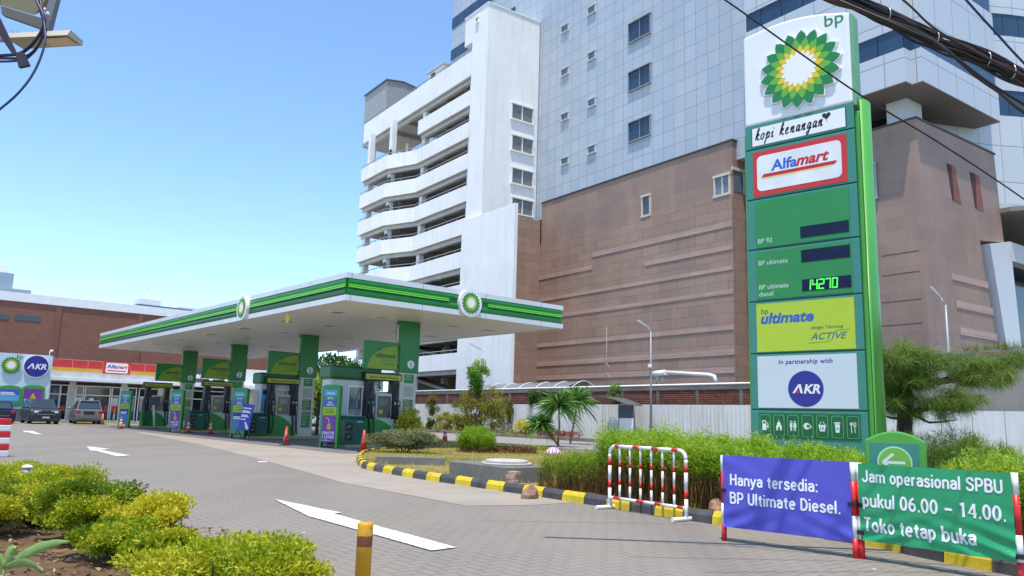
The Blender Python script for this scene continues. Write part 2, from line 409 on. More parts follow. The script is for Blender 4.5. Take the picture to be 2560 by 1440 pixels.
# ================================================================== large buildings
granite = brickmat('brown_granite', S(162, 134, 117), S(148, 123, 109), S(108, 90, 80), 1.9, .78, .016, .37, bump=.2, rough=.6, var=.16, vs=.16, stain=S(182, 146, 122))
granite2 = brickmat('brown_granite_upper', S(155, 130, 115), S(144, 121, 109), S(124, 98, 88), 1.9, .78, .008, .37, bump=.08, rough=.6, var=.2, vs=.14, stain=S(176, 142, 120))
band_m = brickmat('pale_granite', S(182, 154, 140), S(174, 146, 132), S(130, 106, 95), 1.3, .4, .01, .5, bump=.2, rough=.6, var=.15, vs=.6)
panel_m = brickmat('aluminium_panels', S(180, 188, 196), S(170, 180, 190), S(120, 130, 142), 1.21, 1.33, .022, 0.0, bump=.25, rough=.38, var=.10, vs=.12, dist=.02, stain=S(158, 166, 174))
panel_w = brickmat('pale_aluminium_panels', S(190, 196, 202), S(184, 191, 198), S(128, 136, 146), 2.3, 2.6, .03, 0.0, bump=.25, rough=.42, var=.06, vs=.15, dist=.02)
plain_p = mat('plain_aluminium', S(196, 201, 206), .45, var=.05, vs=.3)
soffit_m = mat('soffit_board', S(120, 116, 112), .7, var=.1, vs=.4)
tglass = brickmat('tower_glass', (.035, .075, .14), (.03, .065, .12), (.015, .02, .03), 1.7, 60., .05, 0.0, bump=0.0, rough=.08, var=.3, vs=.2)
dglass = glass('dark_glass', (.012, .016, .022), .06)
blind_m = mat('window_blind', S(150, 150, 145), .7, var=.2, vs=3.0)

BY = 45.8
off = FB.w(-50, 50)
tower = thing('office_tower', 'tall office tower of blue grey panels above a brown granite base', 'building', off, FB.rz)
TO = (-50, 50, 0)
# podium, left block
zA = FB.onY(1600, 430, BY)[1]; zA = 22.4; ledge = 18.2; xa, xb = -59.75, -36.4
mb = MB(TO); mb.box(xa, xb, BY, 74, ledge, zA); mb.box(xa-6, xa, 47.4, 74, 0, 21.5); mb.build('podium_upper', granite2, tower)
mb = MB(TO); mb.box(xa-.0, xb+.0, BY-.14, 74, 0, ledge); mb.box(xa-.3, xa, 40.3, BY-.14, 0, 20.6); mb.build('podium_lower', granite, tower)
mb = MB(TO); mb.box(xa, xb+.1, BY-.10, 74.1, zA, zA+.12); mb.build('coping', mat('dark_coping', S(70, 62, 62), .6), tower)
# pale stone courses standing proud of the lower podium wall
for px0, py0, px1, py1, hgt in ((1480, 641, 1860, 548, .38), (1612, 658, 1862, 614, .36), (1330, 700, 1480, 668, .36), (1330, 748, 1862, 672, .30), (1330, 790, 1862, 735, .33),
                                (1300, 868, 1864, 815, .36), (1300, 912, 1866, 880, .42), (1300, 944, 1866, 928, .4)):
    x0, z0 = FB.onY(px0, py0, BY-.18); x1, z1 = FB.onY(px1, py1, BY-.18); z = (z0+z1)/2
    mb = MB(TO); mb.box(x0, min(x1, xb-.02), BY-.19, BY-.14, z-hgt/2, z+hgt/2); mb.build('stone_band', band_m, tower)
def window(par, fr, y, px, n=2, fm=M_white, gm=dglass, fw=.09, blind=0.0, name='window', face='Y', x=None, off=TO):
    """A framed window given by its picture corners on a facade."""
    if face == 'Y':
        a = [fr.onY(*p, y) for p in px]; x0, x1 = sorted((a[0][0], a[1][0])); mx_ = (px[0][0]+px[1][0])/2; z0, z1 = sorted((fr.onY(mx_, px[0][1], y)[1], fr.onY(mx_, px[1][1], y)[1]))
        B = lambda m, a0, a1, b0, b1, c0, c1: m.box(a0, a1, y-b1, y-b0, c0, c1)
    else:
        a = [fr.onX(*p, x) for p in px]; x0, x1 = sorted((a[0][0], a[1][0])); mx_ = (px[0][0]+px[1][0])/2; z0, z1 = sorted((fr.onX(mx_, px[0][1], x)[1], fr.onX(mx_, px[1][1], x)[1]))
        B = lambda m, a0, a1, b0, b1, c0, c1: m.box(x+b0, x+b1, a0, a1, c0, c1)
    g = MB(off); B(g, x0+fw, x1-fw, -.1, .03, z0+fw, z1-fw); wo = g.build(name, gm, par)
    f_ = MB(off)
    B(f_, x0-.03, x1+.03, -.1, .20, z1-fw, z1+.04); B(f_, x0-.03, x1+.03, -.1, .20, z0-.03, z0+fw)
    for k in range(n+1):
        c = x0+(x1-x0-fw)*k/n; B(f_, c, c+fw, -.1, .16 if k in (0, n) else .08, z0+fw, z1-fw)
    fo = f_.build('frame', fm, wo); return wo
cream = mat('cream_frame', S(196, 186, 168), .5)
window(tower, FB, BY, ((1606, 488), (1629, 542)), 1, cream, glass('grey_glass', (.05, .08, .11), .05), .14)
# corner window of the podium with its return
window(tower, FB, BY, ((1786, 437), (1829, 491)), 2, cream, glass('pale_glass', (.13, .17, .20), .05), .16)
wy1 = BY+2.6; g = MB(TO); g.box(xb-.05, xb+.03, BY+.1, wy1, 18.5, 20.1); wo = g.build('window', glass('pale_glass'), tower)
g = MB(TO); g.box(xb-.05, xb+.10, BY-.1, wy1+.2, 20.1, 20.35); g.box(xb-.05, xb+.08, BY+1.2, BY+1.32, 18.4, 20.1); g.build('frame', cream, wo)
window(tower, FB, BY-.14, ((1297, 683), (1317, 745)), 1, granite2, dglass, .12)
window(tower, FB, BY-.14, ((1293, 838), (1303, 870)), 1, granite2, dglass, .12)
# grey shaft
xl, xr = -79.65, -35.3
mb = MB(TO); mb.box(xl, -65.75, 46.3, 74, 0, 72); mb.box(-65.75, xr, 46.3, 74, 21.0, 72); mb.build('shaft', panel_m, tower)
mb = MB(TO); mb.box(xr, -33.9, 46.15, 52, zA+.12, 72); mb.build('corner_pier', plain_p, tower)
mb = MB(TO); mb.box(-33.9, -26.2, 49.0, 74, 19, 72); mb.build('setback_wall', panel_w, tower)
for k in range(3):
    z0 = 43.0+k*4.2
    if k == 0: pass
bz = []
for pa, pb in (((1121, 56), (1121, 81)), ((1118, 135), (1118, 159))):
    bz.append((FB.onY(*pb, 46.3)[1], FB.onY(*pa, 46.3)[1]))
dz = bz[0][0]-bz[1][0]
xe = FB.onY(1289, 15, 46.3)[0]
for z0, z1 in ((bz[1][0], bz[1][1]), (bz[0][0], bz[0][1]), (bz[0][0]+dz, bz[0][1]+dz), (bz[1][0]-dz, bz[1][1]-dz)):
    g = MB(TO); g.box(xl-.06, xe, 46.22, 46.28, z0, z1); g.box(xl-.06, xl, 46.28, 60, z0, z1); wo = g.build('window_band', tglass, tower)
g = MB(TO); g.box(-33.8, -24, 48.92, 48.98, 40.2, 44.5); wo = g.build('window_band', tglass, tower)
for c, hw, hh, ys in ((1414, 9, 12, (72, 180, 292, 403)), (1481, 9.5, 13, (25, 140, 257, 374))):
    for y in ys: window(tower, FB, 46.3, ((c-hw, y-hh+3), (c+hw, y+hh-3)), 1, plain_p, glass('small_glass', (.12, .15, .16), .08), .06)
for y in (72, 195, 323): window(tower, FB, 46.3, ((1573, y-25), (1628, y+25)), 2, M_grey, tglass, .06)
# right block of the podium and its overhanging bay
xc = -22.67; zB = 19.95
pts = [(BY, 0)]+[FB.onX(*p, xc) for p in ((2497, 885), (2452, 602), (2512, 602))]
pr = [(BY, 0), (FB.onX(2497, 900, xc)[0]+.3, 0), FB.onX(2497, 885, xc), FB.onX(2452, 602, xc), FB.onX(2510, 602, xc), FB.onX(2488, 470, xc), FB.onX(2485, 400, xc)]
pr = [(BY, 0), (54.9, 0), (54.6, 6.2), (53.1, 13.5), (56.6, 13.9), (56.3, 17.0), (56.1, zB), (BY, zB)]
mb = MB(TO); mb.prism(pr, xc-9, xc, 'x'); mb.build('podium_corner', granite2, tower)
mb = MB(TO); mb.box(xc-9, xc+.06, BY-.06, 56.2, zB, zB+.12); mb.build('coping', mat('dark_coping', S(70, 62, 62)), tower)
for (p0, p1), hgt in (((((2378, 688), (2470, 716))), .45), ((((2390, 758), (2482, 782))), .45), ((((2400, 826), (2492, 846))), .45)):
    y0, z0 = FB.onX(*p0, xc); y1, z1 = FB.onX(*p1, xc); z = (z0+z1)/2
    mb = MB(TO); mb.box(xc-.02, xc+.05, y0, y1, z-hgt/2, z+hgt/2); mb.build('stone_band', band_m, tower)
for y in (690, 757, 815, 640):
    x0, z0 = FB.onY(2205, y, BY); x1, _ = FB.onY(2310, y-18, BY)
    mb = MB(TO); mb.box(x0, xc-.3, BY-.012, BY, z0-.025, z0+.02); mb.build('stone_joint', mat('dark_joint', S(96, 70, 64), .9), tower)
rv = mat('red_granite_reveal', S(128, 74, 60), .7, var=.15)
for px in (((2366, 408), (2387, 417), (2403, 511), (2381, 500)), ((2424, 430), (2447, 440), (2459, 529), (2438, 520))):
    q = [FB.onX(*p, xc) for p in px]
    g = MB(TO); g.prism([q[0], q[1], q[2], q[3]], xc-.02, xc+.02, 'x'); wo = g.build('slot_window', rv, tower)
    m1 = (q[0][0]*.45+q[1][0]*.55, q[1][1]); m2 = (q[3][0]*.85+q[2][0]*.15, q[3][1])
    g = MB(TO); g.prism([q[0], m1, m2, q[3]], xc+.02, xc+.035, 'x'); g.build('reveal', mat('deep_reveal', S(72, 30, 26), .8), wo)
for ya, yb in ((410, 500), (560, 690)):
    window(tower, FB, BY, ((2168, ya), (2197, yb)), 2, M_grey, tglass, .12)
nx, zb = FB.onY(2264.5, 202, 44.4)
ny_ = FB.onX(2280, 210, nx)[0]; xq = FB.onY(2307, 200, ny_)[0]; yq_ = FB.onX(2500, 289, xq)[0]
zt = 72
plan = [(-33.9, 44.4), (nx, 44.4), (nx, ny_), (xq, ny_), (xq, yq_), (-33.9, yq_)]
b0, b1 = FB.onY(2153, 158, 44.4)[1], FB.onY(2153, 106, 44.4)[1]
fl = 5.6
mb = MB(TO); mb.prism(plan, zb, b0, 'z'); mb.prism(plan, b1, b0+fl, 'z'); mb.prism(plan, b1+fl, b0+2*fl, 'z'); mb.build('bay_panels', panel_w, tower)
ins = [(-33.9, 44.5), (nx-.1, 44.5), (nx-.1, ny_+.1), (xq-.1, ny_+.1), (xq-.1, yq_-.1), (-33.9, yq_-.1)]
for k in range(2):
    g = MB(TO); g.prism(ins, b0+k*fl, b1+k*fl, 'z'); wo = g.build('window_band', tglass, tower)
mb = MB(TO); mb.prism([(x, y) for x, y in plan], zb-.06, zb-.005, 'z'); mb.build('bay_soffit', soffit_m, tower)
x0, z0 = FB.onY(2214, 240, 46.7); x1, z1 = FB.onY(2266, 240, 46.7); ye_ = FB.onX(2302, 240, x1)[0]
g = MB(TO); g.box(-33.8, x1-1.0, 48.85, 48.97, zB, zb-.06); g.box(x1-1.3, x1-1.0, 48.97, 51.5, zB, zb-.06); g.build('recess_glass', dglass, tower)
mb = MB(TO); mb.box(x0, x1, 46.7, ye_, zB-.5, zb-.06); mb.build('column', plain_p, tower)
# curved wing behind the corner and the porch below it
arc = [(-25.2, 50.8), (-24.3, 53.2), (-23.4, 55.3), (-22.9, 56.5), (-21.9, 58.3), (-20.7, 60.8), (-19.8, 63.6), (-19.3, 67), (-19.2, 74)]
zw = FB.onX(2520, 452, -20.3)[1]
def wallstrip(name, m, z0, z1, o=0.0):
    mb = MB(TO); n = len(arc)
    vs = [(x+o, y-o*.6, z0) for x, y in arc]+[(x+o, y-o*.6, z1) for x, y in arc]+[(x-1, y+1, z0) for x, y in arc]+[(x-1, y+1, z1) for x, y in arc]
    fs = []
    for i in range(n-1): fs += [(i, i+1, n+i+1, n+i), (2*n+i, 3*n+i, 3*n+i+1, 2*n+i+1), (i, 2*n+i, 2*n+i+1, i+1), (n+i, n+i+1, 3*n+i+1, 3*n+i)]
    mb.add(vs, fs); return mb.build(name, m, tower)
wallstrip('curved_wall', panel_w, zw, b0-1.0); wallstrip('curved_wall', panel_w, b0+.9, b0+fl-.6); wallstrip('curved_wall', panel_w, b1+fl-.3, 72)
wallstrip('window_band', tglass, b0-1.0, b0+.9, -.06); wallstrip('window_band', tglass, b0+fl-.6, b1+fl-.3, -.06)
wallstrip('wall_base', mat('base_trim', S(176, 180, 182), .5), zw-.5, zw, .02)
mb = MB(TO); mb.prism([(-30, 56.3), (-22, 56.3), (-12, 62), (-12, 76), (-30, 76)], zw-.8, zw-.5, 'z'); mb.build('porch_soffit', soffit_m, tower)
# leaning pillar and the beam it carries
leanq = [FB.onX(*p, -21.9) for p in ((2466, 625), (2510, 605), (2524, 880), (2500, 890))]
mb = MB(TO); mb.prism([(53.6, 13.3), (56.6, 13.9), (57.2, 5.0), (57.0, 0), (55.2, 0), (55.0, 6.2)], xc-.4, xc-.02+.4, 'x'); mb.build('leaning_pillar', plain_p, tower)
mb = MB(TO); mb.box(xc-.4, xc+.38, 56.6, 75, 12.6, 13.9); mb.build('beam', plain_p, tower)
mb = MB(TO); mb.box(-30, -24.2, 56.4, 76, 0, 13.5); mb.build('porch_glass', glass('porch_glass', (.010, .012, .02), .1), tower)
mb = MB(TO); mb.box(xc-.3, xc+.3, 57.3, 75, 5.4, 6.3); mb.build('porch_rail', mat('red_rail', S(120, 70, 52), .6), tower)

# ------------------------------------------------------------------ car park with its white stair tower
GO = (-70, 42, 0)
park = thing('parking_garage', 'white multi storey parking garage with open decks and blank stair tower', 'building', FB.w(-70, 42), FB.rz)
def plaster():
    t = NT('white_plaster'); v = t.co()
    n = t.ramp(t.noise(v, .35, 6, .6), .3, .7); c = t.mix(n, (.74, .74, .72), (.82, .82, .81))
    st = t.noise(t.map(v, scale=(1.6, 1.6, .12)), 1.3, 6, .7)
    c = t.mix(t.math('MULTIPLY', t.ramp(st, .52, .8), .32), c, S(150, 142, 126))
    cr = t.noise(t.map(v, scale=(.25, .25, 1.8)), 1.2, 8, .75); c = t.mix(t.math('MULTIPLY', t.ramp(cr, .62, .70), .22), c, S(140, 132, 118))
    t.bump(t.noise(v, 3.0, 8, .65), .25, .03); return t.fin(c, .75, spec=.3)
plas = plaster(); grayc = mat('deck_concrete', S(168, 166, 160), .85, var=.12, vs=.6); beam_m = mat('grey_beam', S(186, 185, 180), .8, var=.1, vs=.8)
tY = 39.7; tx0, tx1 = -65.65, -61.3
mb = MB(GO)
mb.box(-64.15, tx1, tY, 46.2, 0, 42.5); mb.box(tx0, -64.15, tY, 46.2, 39.4, 42.5)
mb.build('stair_tower', plas, park)
mb = MB(GO); mb.box(tx0-.08, tx1+.08, tY-.08, 46.2, 42.5, 42.62); mb.build('coping', M_white, park)
mb = MB(GO); wt = [FB.onY(1205, 545, tY-.35)[1], FB.onY(1297, 505, tY-.35)[1]]
mb.box(-64.1, -55.2, tY-.4, tY-.05, 0, 20.35); mb.build('screen_wall', plas, park)
window(park, FB, tY, ((1192, 44), (1198, 58)), 1, M_white, dglass, .1, off=GO)
for ya, yb in ((256, 314), (335, 391), (416, 473), (497, 540)):
    y0_, _ = FB.onX(1279, (ya+yb)/2, tx1); window(park, FB, None, ((1277, (ya+yb)/2-21), (1332, (ya+yb)/2+21)), 2, M_white, blind_m if False else glass('blind_glass', (.16, .17, .17), .25, .6, 2.5), .12, face='X', x=tx1, off=GO)
poly_f = [(-64.2, 39.7), (-75.2, 39.75), (-79.3, 38.0), (-86.0, 38.0)]
poly_s = [(-64.2, 39.7), (-75.2, 39.75)]
poly_t = [(-64.2, 39.7), (-90.4, 39.95)]
def inset(pl, d): return [(x, y+d) for x, y in pl]
def ribbon(mb, pl, z0, z1, th):
    q = pl+[(x, y+th) for x, y in pl][::-1]; n = len(pl)
    for i in range(n-1): mb.prism([pl[i], pl[i+1], (pl[i+1][0], pl[i+1][1]+th), (pl[i][0], pl[i][1]+th)], z0, z1, 'z')
decks = [(35.8, 38.4, poly_t, 0), (32.6, 34.2, poly_s, 0)]+[(29.2-3.34*k, 29.2-3.34*k+1.62, poly_f, 1) for k in range(8)]
poly_w = [(-64.2, 39.7), (-75.2, 39.75), (-79.3, 38.0), (-91.0, 38.0)]
for k, (z0, z1, pl, rail) in enumerate(decks):
    if k in (8, 9): pl = poly_w
    e = -91.2 if k in (8, 9) else (-90.6 if k == 0 else (-75.4 if k == 1 else -86.2))
    mb = MB(GO); ribbon(mb, pl, z0, z1, .22)
    if k > 1: mb.box(e, e+.22, 38.1 if k > 1 else 40, 46, z0, z1)
    d = mb.build('parapet', plas, park)
    mb = MB(GO); ribbon(mb, inset(pl, .45), z0-.42, z0+.1, .4); mb.build('edge_beam', beam_m, d)
    mb = MB(GO); pp = inset(pl, .22); mb.prism(pp+[(pp[-1][0], 45.9), (pp[0][0], 45.9)], z0+.12, z0+.40, 'z'); 
    for xx in (-67, -71, -75, -80, -84):
        if xx > e+1: mb.box(xx-.2, xx+.2, 40.4, 45.9, z0-.35, z0+.12)
    mb.build('deck', grayc, park)
    if rail or k == 0:
        mb = MB(GO); pr_ = [(x, y+.08, z1+.30) for x, y in pl]; mb.tube(pr_, .045, 6)
        for a, b in zip(pr_[:-1], pr_[1:]):
            L_ = math.dist(a, b); n_ = max(1, int(L_/1.6))
            for i in range(n_+1): q = [a[j]+(b[j]-a[j])*i/n_ for j in range(3)]; mb.tube([(q[0], q[1], z1-.05), tuple(q)], .03, 5)
        mb.build('railing', mat('grey_rail', S(140, 142, 140), .5), d)
for (x, y), z1 in (((-64.9, 40.6), 35.8), ((-75.0, 40.7), 35.8), ((-79.6, 38.9), 35.8), ((-85.4, 38.9), 35.8), ((-89.6, 41.0), 36), ((-85.4, 44), 35.8), ((-75, 44.5), 35.8)):
    zb0 = 0
    mb = MB(GO); mb.box(x-.32, x+.32, y-.3, y+.3, 0, z1-.42); mb.build('column', plas, park)
for k in range(2, 9):
    z0 = 29.2-3.34*(k-2)+1.7
    mb = MB(GO); mb.lathe([(.36, -.04), (.36, .04)], 16, Matrix.Translation((-78.4, 38.5, z0+.55)) @ Matrix.Rotation(R(90), 4, 'X') if False else Matrix.Translation((-79.3, 38.5, z0+.45)) @ Matrix.Rotation(R(90), 4, 'X')); mb.build('round_sign', M_black, park)
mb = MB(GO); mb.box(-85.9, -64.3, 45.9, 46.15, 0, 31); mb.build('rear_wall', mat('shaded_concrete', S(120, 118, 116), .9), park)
# a ramp seen inside the two lowest open decks
for z0 in (3.4, 6.8):
    mb = MB(GO); mb.prism([(-83, z0+2.9), (-66, z0-.2), (-66, z0-.5), (-83, z0+2.6)], 42.5, 44.5, 'y'); mb.build('ramp', grayc, park)
# two sheds on the garage roof
sh = thing('roof_shed', 'grey metal shed with a low gable on the garage roof', 'shed', FB.w(-88, 42.5, 36.2), FB.rz)
x0, zz0 = FB.onY(931, 240, 42); x1, zz1 = FB.onY(975, 212, 42); x2, zz2 = FB.onY(1020, 226, 42)
mb = MB((-88, 42.5, 36.2)); mb.prism([(41.0, 36.2), (45.5, 36.2), (45.5, zz0-.3), (43.2, zz1+.2), (41.0, zz0-.3)], x0, x0+6.5, 'x'); mb.build('wall', mat('shed_metal', S(150, 152, 152), .6), sh)
mb = MB((-88, 42.5, 36.2))
mb.prism([(40.8, zz0-.34), (43.2, zz1+.21), (43.2, zz1+.36), (40.8, zz0-.2)], x0-.15, x0+6.65, 'x'); mb.prism([(45.7, zz0-.34), (43.2, zz1+.21), (43.2, zz1+.36), (45.7, zz0-.2)], x0-.15, x0+6.65, 'x'); mb.build('roof', mat('shed_roof', S(96, 96, 98), .6), sh)
x0, z0 = FB.onY(1071, 190, 42); x1, z1 = FB.onY(1110, 160, 42)
ms = thing('roof_tank_housing', 'small white machine room above the garage parapet', 'shed', FB.w(x0, 42, 36.2), FB.rz)
mb = MB((x0, 42, 36.2)); mb.box(x0, x1, 42, 44.5, 36.2, z1); mb.build('wall', plas, ms)
mb = MB((x0, 42, 36.2)); mb.box(x0-.2, x1+.2, 41.8, 44.7, z1, z1+.18); mb.build('roof', beam_m, ms)
mb = MB((x0, 42, 36.2)); mb.box(x0+.8, x0+1.6, 41.9, 42.0, z1-1.4, z1-.3); mb.build('door', M_dark, ms)

# ------------------------------------------------------------------ boundary walls and fences
oldbrick = brickmat('rough_brick', S(158, 96, 78), S(128, 74, 60), S(70, 54, 46), .34, .115, .022, .5, bump=1.0, rough=.95, var=.4, vs=.9, dist=.06)
conc_d = mat('weathered_concrete', S(112, 106, 98), .9, var=.3, vs=.8, bump=.4, stain=.4)
WY = 34.6; xw0, xw1 = -76.0, -24.5
bw = thing('brick_wall', 'rough red brick boundary wall behind the white metal fence', 'wall', FB.w(-50, WY), FB.rz)
mb = MB((-50, WY, 0)); mb.box(xw0, xw1, WY, WY+.22, 0, 3.2); mb.build('brickwork', oldbrick, bw)
mb = MB((-50, WY, 0)); mb.box(xw0, xw1, WY-.05, WY+.27, 3.2, 3.45); mb.build('coping_beam', conc_d, bw)
mb = MB((-50, WY, 0)); mb.tube([(xw0, WY-.02, 3.50), (xw1, WY-.02, 3.50)], .055, 8); mb.build('capping_pipe', M_white, bw)
for x in np.arange(xw0, xw1, 3.05):
    mb = MB((-50, WY, 0)); mb.box(x-.11, x+.11, WY-.03, WY+.25, 0, 3.2); mb.build('pillar', conc_d, bw)
cw = thing('concrete_wall', 'smooth grey concrete retaining wall under the office entrance', 'wall', FB.w(-18, WY), FB.rz)
zc1 = FB.onY(2400, 892, WY)[1]
mb = MB((-18, WY, 0)); mb.box(xw1, -2, WY, WY+.3, 0, zc1); mb.build('wall_face', mat('smooth_concrete', S(150, 144, 136), .85, var=.1, vs=.5, stain=.3), cw)
mb = MB((-18, WY, 0)); mb.box(xw1, -2, WY-.06, WY+.36, zc1, zc1+.14); mb.build('coping', mat('brown_coping', S(124, 98, 84), .7, var=.15), cw)
FY = 33.9
fence_t = NT('white_sheet_metal'); vv = fence_t.co(); cc = fence_t.mix(fence_t.ramp(fence_t.noise(fence_t.map(vv, scale=(1.5, 1.5, .2)), 1.2, 6, .65), .45, .75), (.66, .67, .66), (.50, .50, .48)); fence_m = fence_t.fin(cc, .5)
fn = thing('metal_fence', 'white corrugated metal fence in front of the brick wall', 'fence', FB.w(-50, FY), FB.rz)
mb = MB((-50, FY, 0)); x = -76.0; prof = []
while x < -25.2:
    prof += [(x, FY), (x+.17, FY), (x+.185, FY+.095), (x+.265, FY+.095)]; x += .28
n = len(prof); vs = [(a, b, 0.0) for a, b in prof]+[(a, b, 2.33) for a, b in prof]+[(a, FY+.12, 0.0) for a, b in prof]+[(a, FY+.12, 2.33) for a, b in prof]
mb.add(vs, [(i, i+1, n+i+1, n+i) for i in range(n-1)]+[(n+i, n+i+1, 3*n+i+1, 3*n+i) for i in range(n-1)]+[(2*n+i+1, 2*n+i, 3*n+i, 3*n+i+1) for i in range(n-1)])
mb.build('corrugated_sheet', fence_m, fn)
pf = thing('panel_fence', 'white boarded fence of wide flat panels right of the pine', 'fence', FB.w(-14, FY), FB.rz)
for i in range(15):
    x = -25.0+i*1.22
    mb = MB((-14, FY, 0)); mb.box(x, x+1.19, FY, FY+.04, 0, 2.12)
    for k in range(1, 3): mb.box(x+.4*k-.01, x+.4*k+.01, FY-.012, FY, 0, 2.12)
    mb.build('panel', fence_m, pf)
# brown terrace wall and slab behind the concrete wall at the office entrance
tw = thing('terrace_wall', 'low brown terrace wall below the office porch', 'wall', FB.w(-15, 37.5), FB.rz)
xa_, za_ = FB.onY(2330, 905, 37.2)
mb = MB((-15, 37.5, 0)); mb.box(-20.5, 2, 37.2, 37.6, 0, FB.onY(2480, 884, 37.2)[1]); mb.build('terrace_face', mat('terrace_brown', S(126, 92, 76), .8, var=.15), tw)
mb = MB((-15, 37.5, 0)); mb.box(-20.7, 2, 37.0, 37.7, FB.onY(2480, 884, 37.2)[1], FB.onY(2480, 884, 37.2)[1]+.15); mb.build('terrace_cap', M_conc, tw)

# arched car shelter behind the wall
cs_ = thing('arched_shelter', 'arched dark translucent shelter roof with white ribs behind the brick wall', 'shelter', FB.w(-46, 37), FB.rz)
xa_, za_ = FB.onY(1260, 968, 37.0); xb_, zb_ = FB.onY(1465, 962, 37.0); xm = FB.onY(1395, 945, 37.0)
r_ = [(-58, 3.3)]
def archz(t): return 3.30+.78*math.sin(math.pi*t)
poly_roof = mat('smoked_sheet', S(112, 112, 116), .35, var=.15)
xL, xM = xa_-3.0, xb_-5.2
mb = MB((-46, 37, 0)); n = 14
vs = []; fs = []
for i in range(n+1):
    t = i/n; yy = 35.6+3.0*t; vs += [(xL, yy, archz(t)), (xb_-.3-1.2*(1-math.sin(math.pi*t)), yy, archz(t))]
for i in range(n): fs.append((2*i, 2*i+1, 2*i+3, 2*i+2))
mb.add(vs, fs, True); mb.add([(x, y, z-.05) for x, y, z in vs], [f[::-1] for f in fs], True); mb.build('roof_sheet', poly_roof, cs_)
for x in np.linspace(xL, xb_-.3, 7):
    mb = MB((-46, 37, 0)); mb.tube([(x, 35.6+3*i/n, archz(i/n)+.02) for i in range(n+1)], .028, 6); mb.build('rib', M_white, cs_)
for x in (xL+.2, xb_-.8):
    mb = MB((-46, 37, 0))
    for y in (35.65, 38.55): mb.tube([(x, y, 0), (x, y, 3.25)], .06, 6)
    mb.build('post', M_grey, cs_)

# ------------------------------------------------------------------ brick warehouse beyond the shop and the roofs behind it
ware = brickmat('brown_facing_brick', S(142, 96, 80), S(130, 86, 72), S(116, 86, 76), .5, .16, .018, .5, bump=.15, rough=.9, var=.16, vs=.12, flat=False)
wx = -92.0
wh = thing('brick_warehouse', 'long brown brick warehouse with a white coping behind the shop', 'building', FC.w(wx, 25), FC.rz)
zt = 11.55
mb = MB((wx, 25, 0)); mb.box(wx-25, wx, -12, 40.5, 0, zt); mb.build('wall', ware, wh)
mb = MB((wx, 25, 0)); mb.box(wx-25, wx+.12, -12.1, 40.6, zt, 12.45); mb.build('coping', mat('white_coping', (.74, .76, .78), .5, var=.06), wh)
for px in (145, 352, 620):
    y, _ = FC.onX(px, 800, wx); mb = MB((wx, 25, 0)); mb.box(wx, wx+.09, y-.25, y+.25, 0, zt); mb.build('pilaster', mat('dark_pilaster', S(122, 80, 68), .9, var=.1), wh)
for pa, pb in (((-40, 785), (22, 796)), ((36, 789), (101, 802))):
    (y0, z0), (y1, z1) = FC.onX(*pa, wx), FC.onX(*pb, wx); mb = MB((wx, 25, 0)); mb.box(wx-.05, wx+.04, y0, y1, (z0+z1)/2-.27, (z0+z1)/2+.27); mb.build('window', dglass, wh)
fb1 = thing('far_building', 'grey blue rooftop block beyond the warehouse at the far left', 'building', FC.w(-130, 4), FC.rz)
y0, z0 = FC.onX(-60, 730, -130); y1, z1 = FC.onX(36, 684, -130); y2, z2 = FC.onX(77, 727, -130)
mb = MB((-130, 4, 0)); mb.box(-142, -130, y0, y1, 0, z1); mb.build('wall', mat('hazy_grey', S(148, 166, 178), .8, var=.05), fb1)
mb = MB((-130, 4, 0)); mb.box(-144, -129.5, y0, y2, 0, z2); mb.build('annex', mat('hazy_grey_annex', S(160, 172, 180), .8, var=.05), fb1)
mb = MB((-130, 4, 0)); mb.box(-136, -131, y1-5, y1-.6, z1, z1+1.0); mb.box(-134, -132, y1-3, y1-2.9, z1+1, z1+2.4); mb.build('roof_plant', M_white, fb1)
fr = thing('far_roof', 'low dark hazy roof with antennas beyond the warehouse coping', 'building', FC.w(-130, 32), FC.rz)
y0, z0 = FC.onX(327, 757, -130); y1, z1 = FC.onX(490, 772, -130)
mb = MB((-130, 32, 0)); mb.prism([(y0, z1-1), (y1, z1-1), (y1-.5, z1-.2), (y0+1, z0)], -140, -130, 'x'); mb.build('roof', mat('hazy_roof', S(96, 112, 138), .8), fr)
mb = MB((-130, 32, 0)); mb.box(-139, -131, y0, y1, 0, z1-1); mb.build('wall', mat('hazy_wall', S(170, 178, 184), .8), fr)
ya, za = FC.onX(376, 752, -131)
mb = MB((-130, 32, 0)); mb.box(-134, -131, ya-1.6, ya+1.6, za-1.2, za+.2); mb.box(-133, -132.8, ya-.1, ya+.1, za, za+2.2); mb.box(-133, -131, ya+4.5, ya+7.5, za-1.6, za-.4); mb.build('antenna', M_white, fr)
# ================================================================== emblem, lettering helpers
M_pet = [mat('petal_dark_green', (.012, .20, .05), .4, var=.05), mat('petal_light_green', (.13, .40, .03), .4, var=.05), mat('petal_yellow', (.75, .50, .015), .4, var=.05), mat('petal_white', (.80, .80, .78), .45, var=.02)]
def star(cx, cz, ro, ri, rot, n=18, bulge=.022, sx=1.0):
    p = []
    for k in range(n):
        a0 = 2*math.pi*k/n+rot; a1 = a0+math.pi/n; a2 = a0+2*math.pi/n
        T0 = np.array([math.cos(a0), math.sin(a0)])*ro; V = np.array([math.cos(a1), math.sin(a1)])*ri; T1 = np.array([math.cos(a2), math.sin(a2)])*ro
        for A, B in ((T0, V), (V, T1)):
            M_ = (A+B)/2; d = B-A; nn = np.array([d[1], -d[0]]); nn /= np.linalg.norm(nn)
            p += [A, M_*1.0+nn*ro*bulge]
    return [(cx+q[0]*sx, cz+q[1]) for q in p]
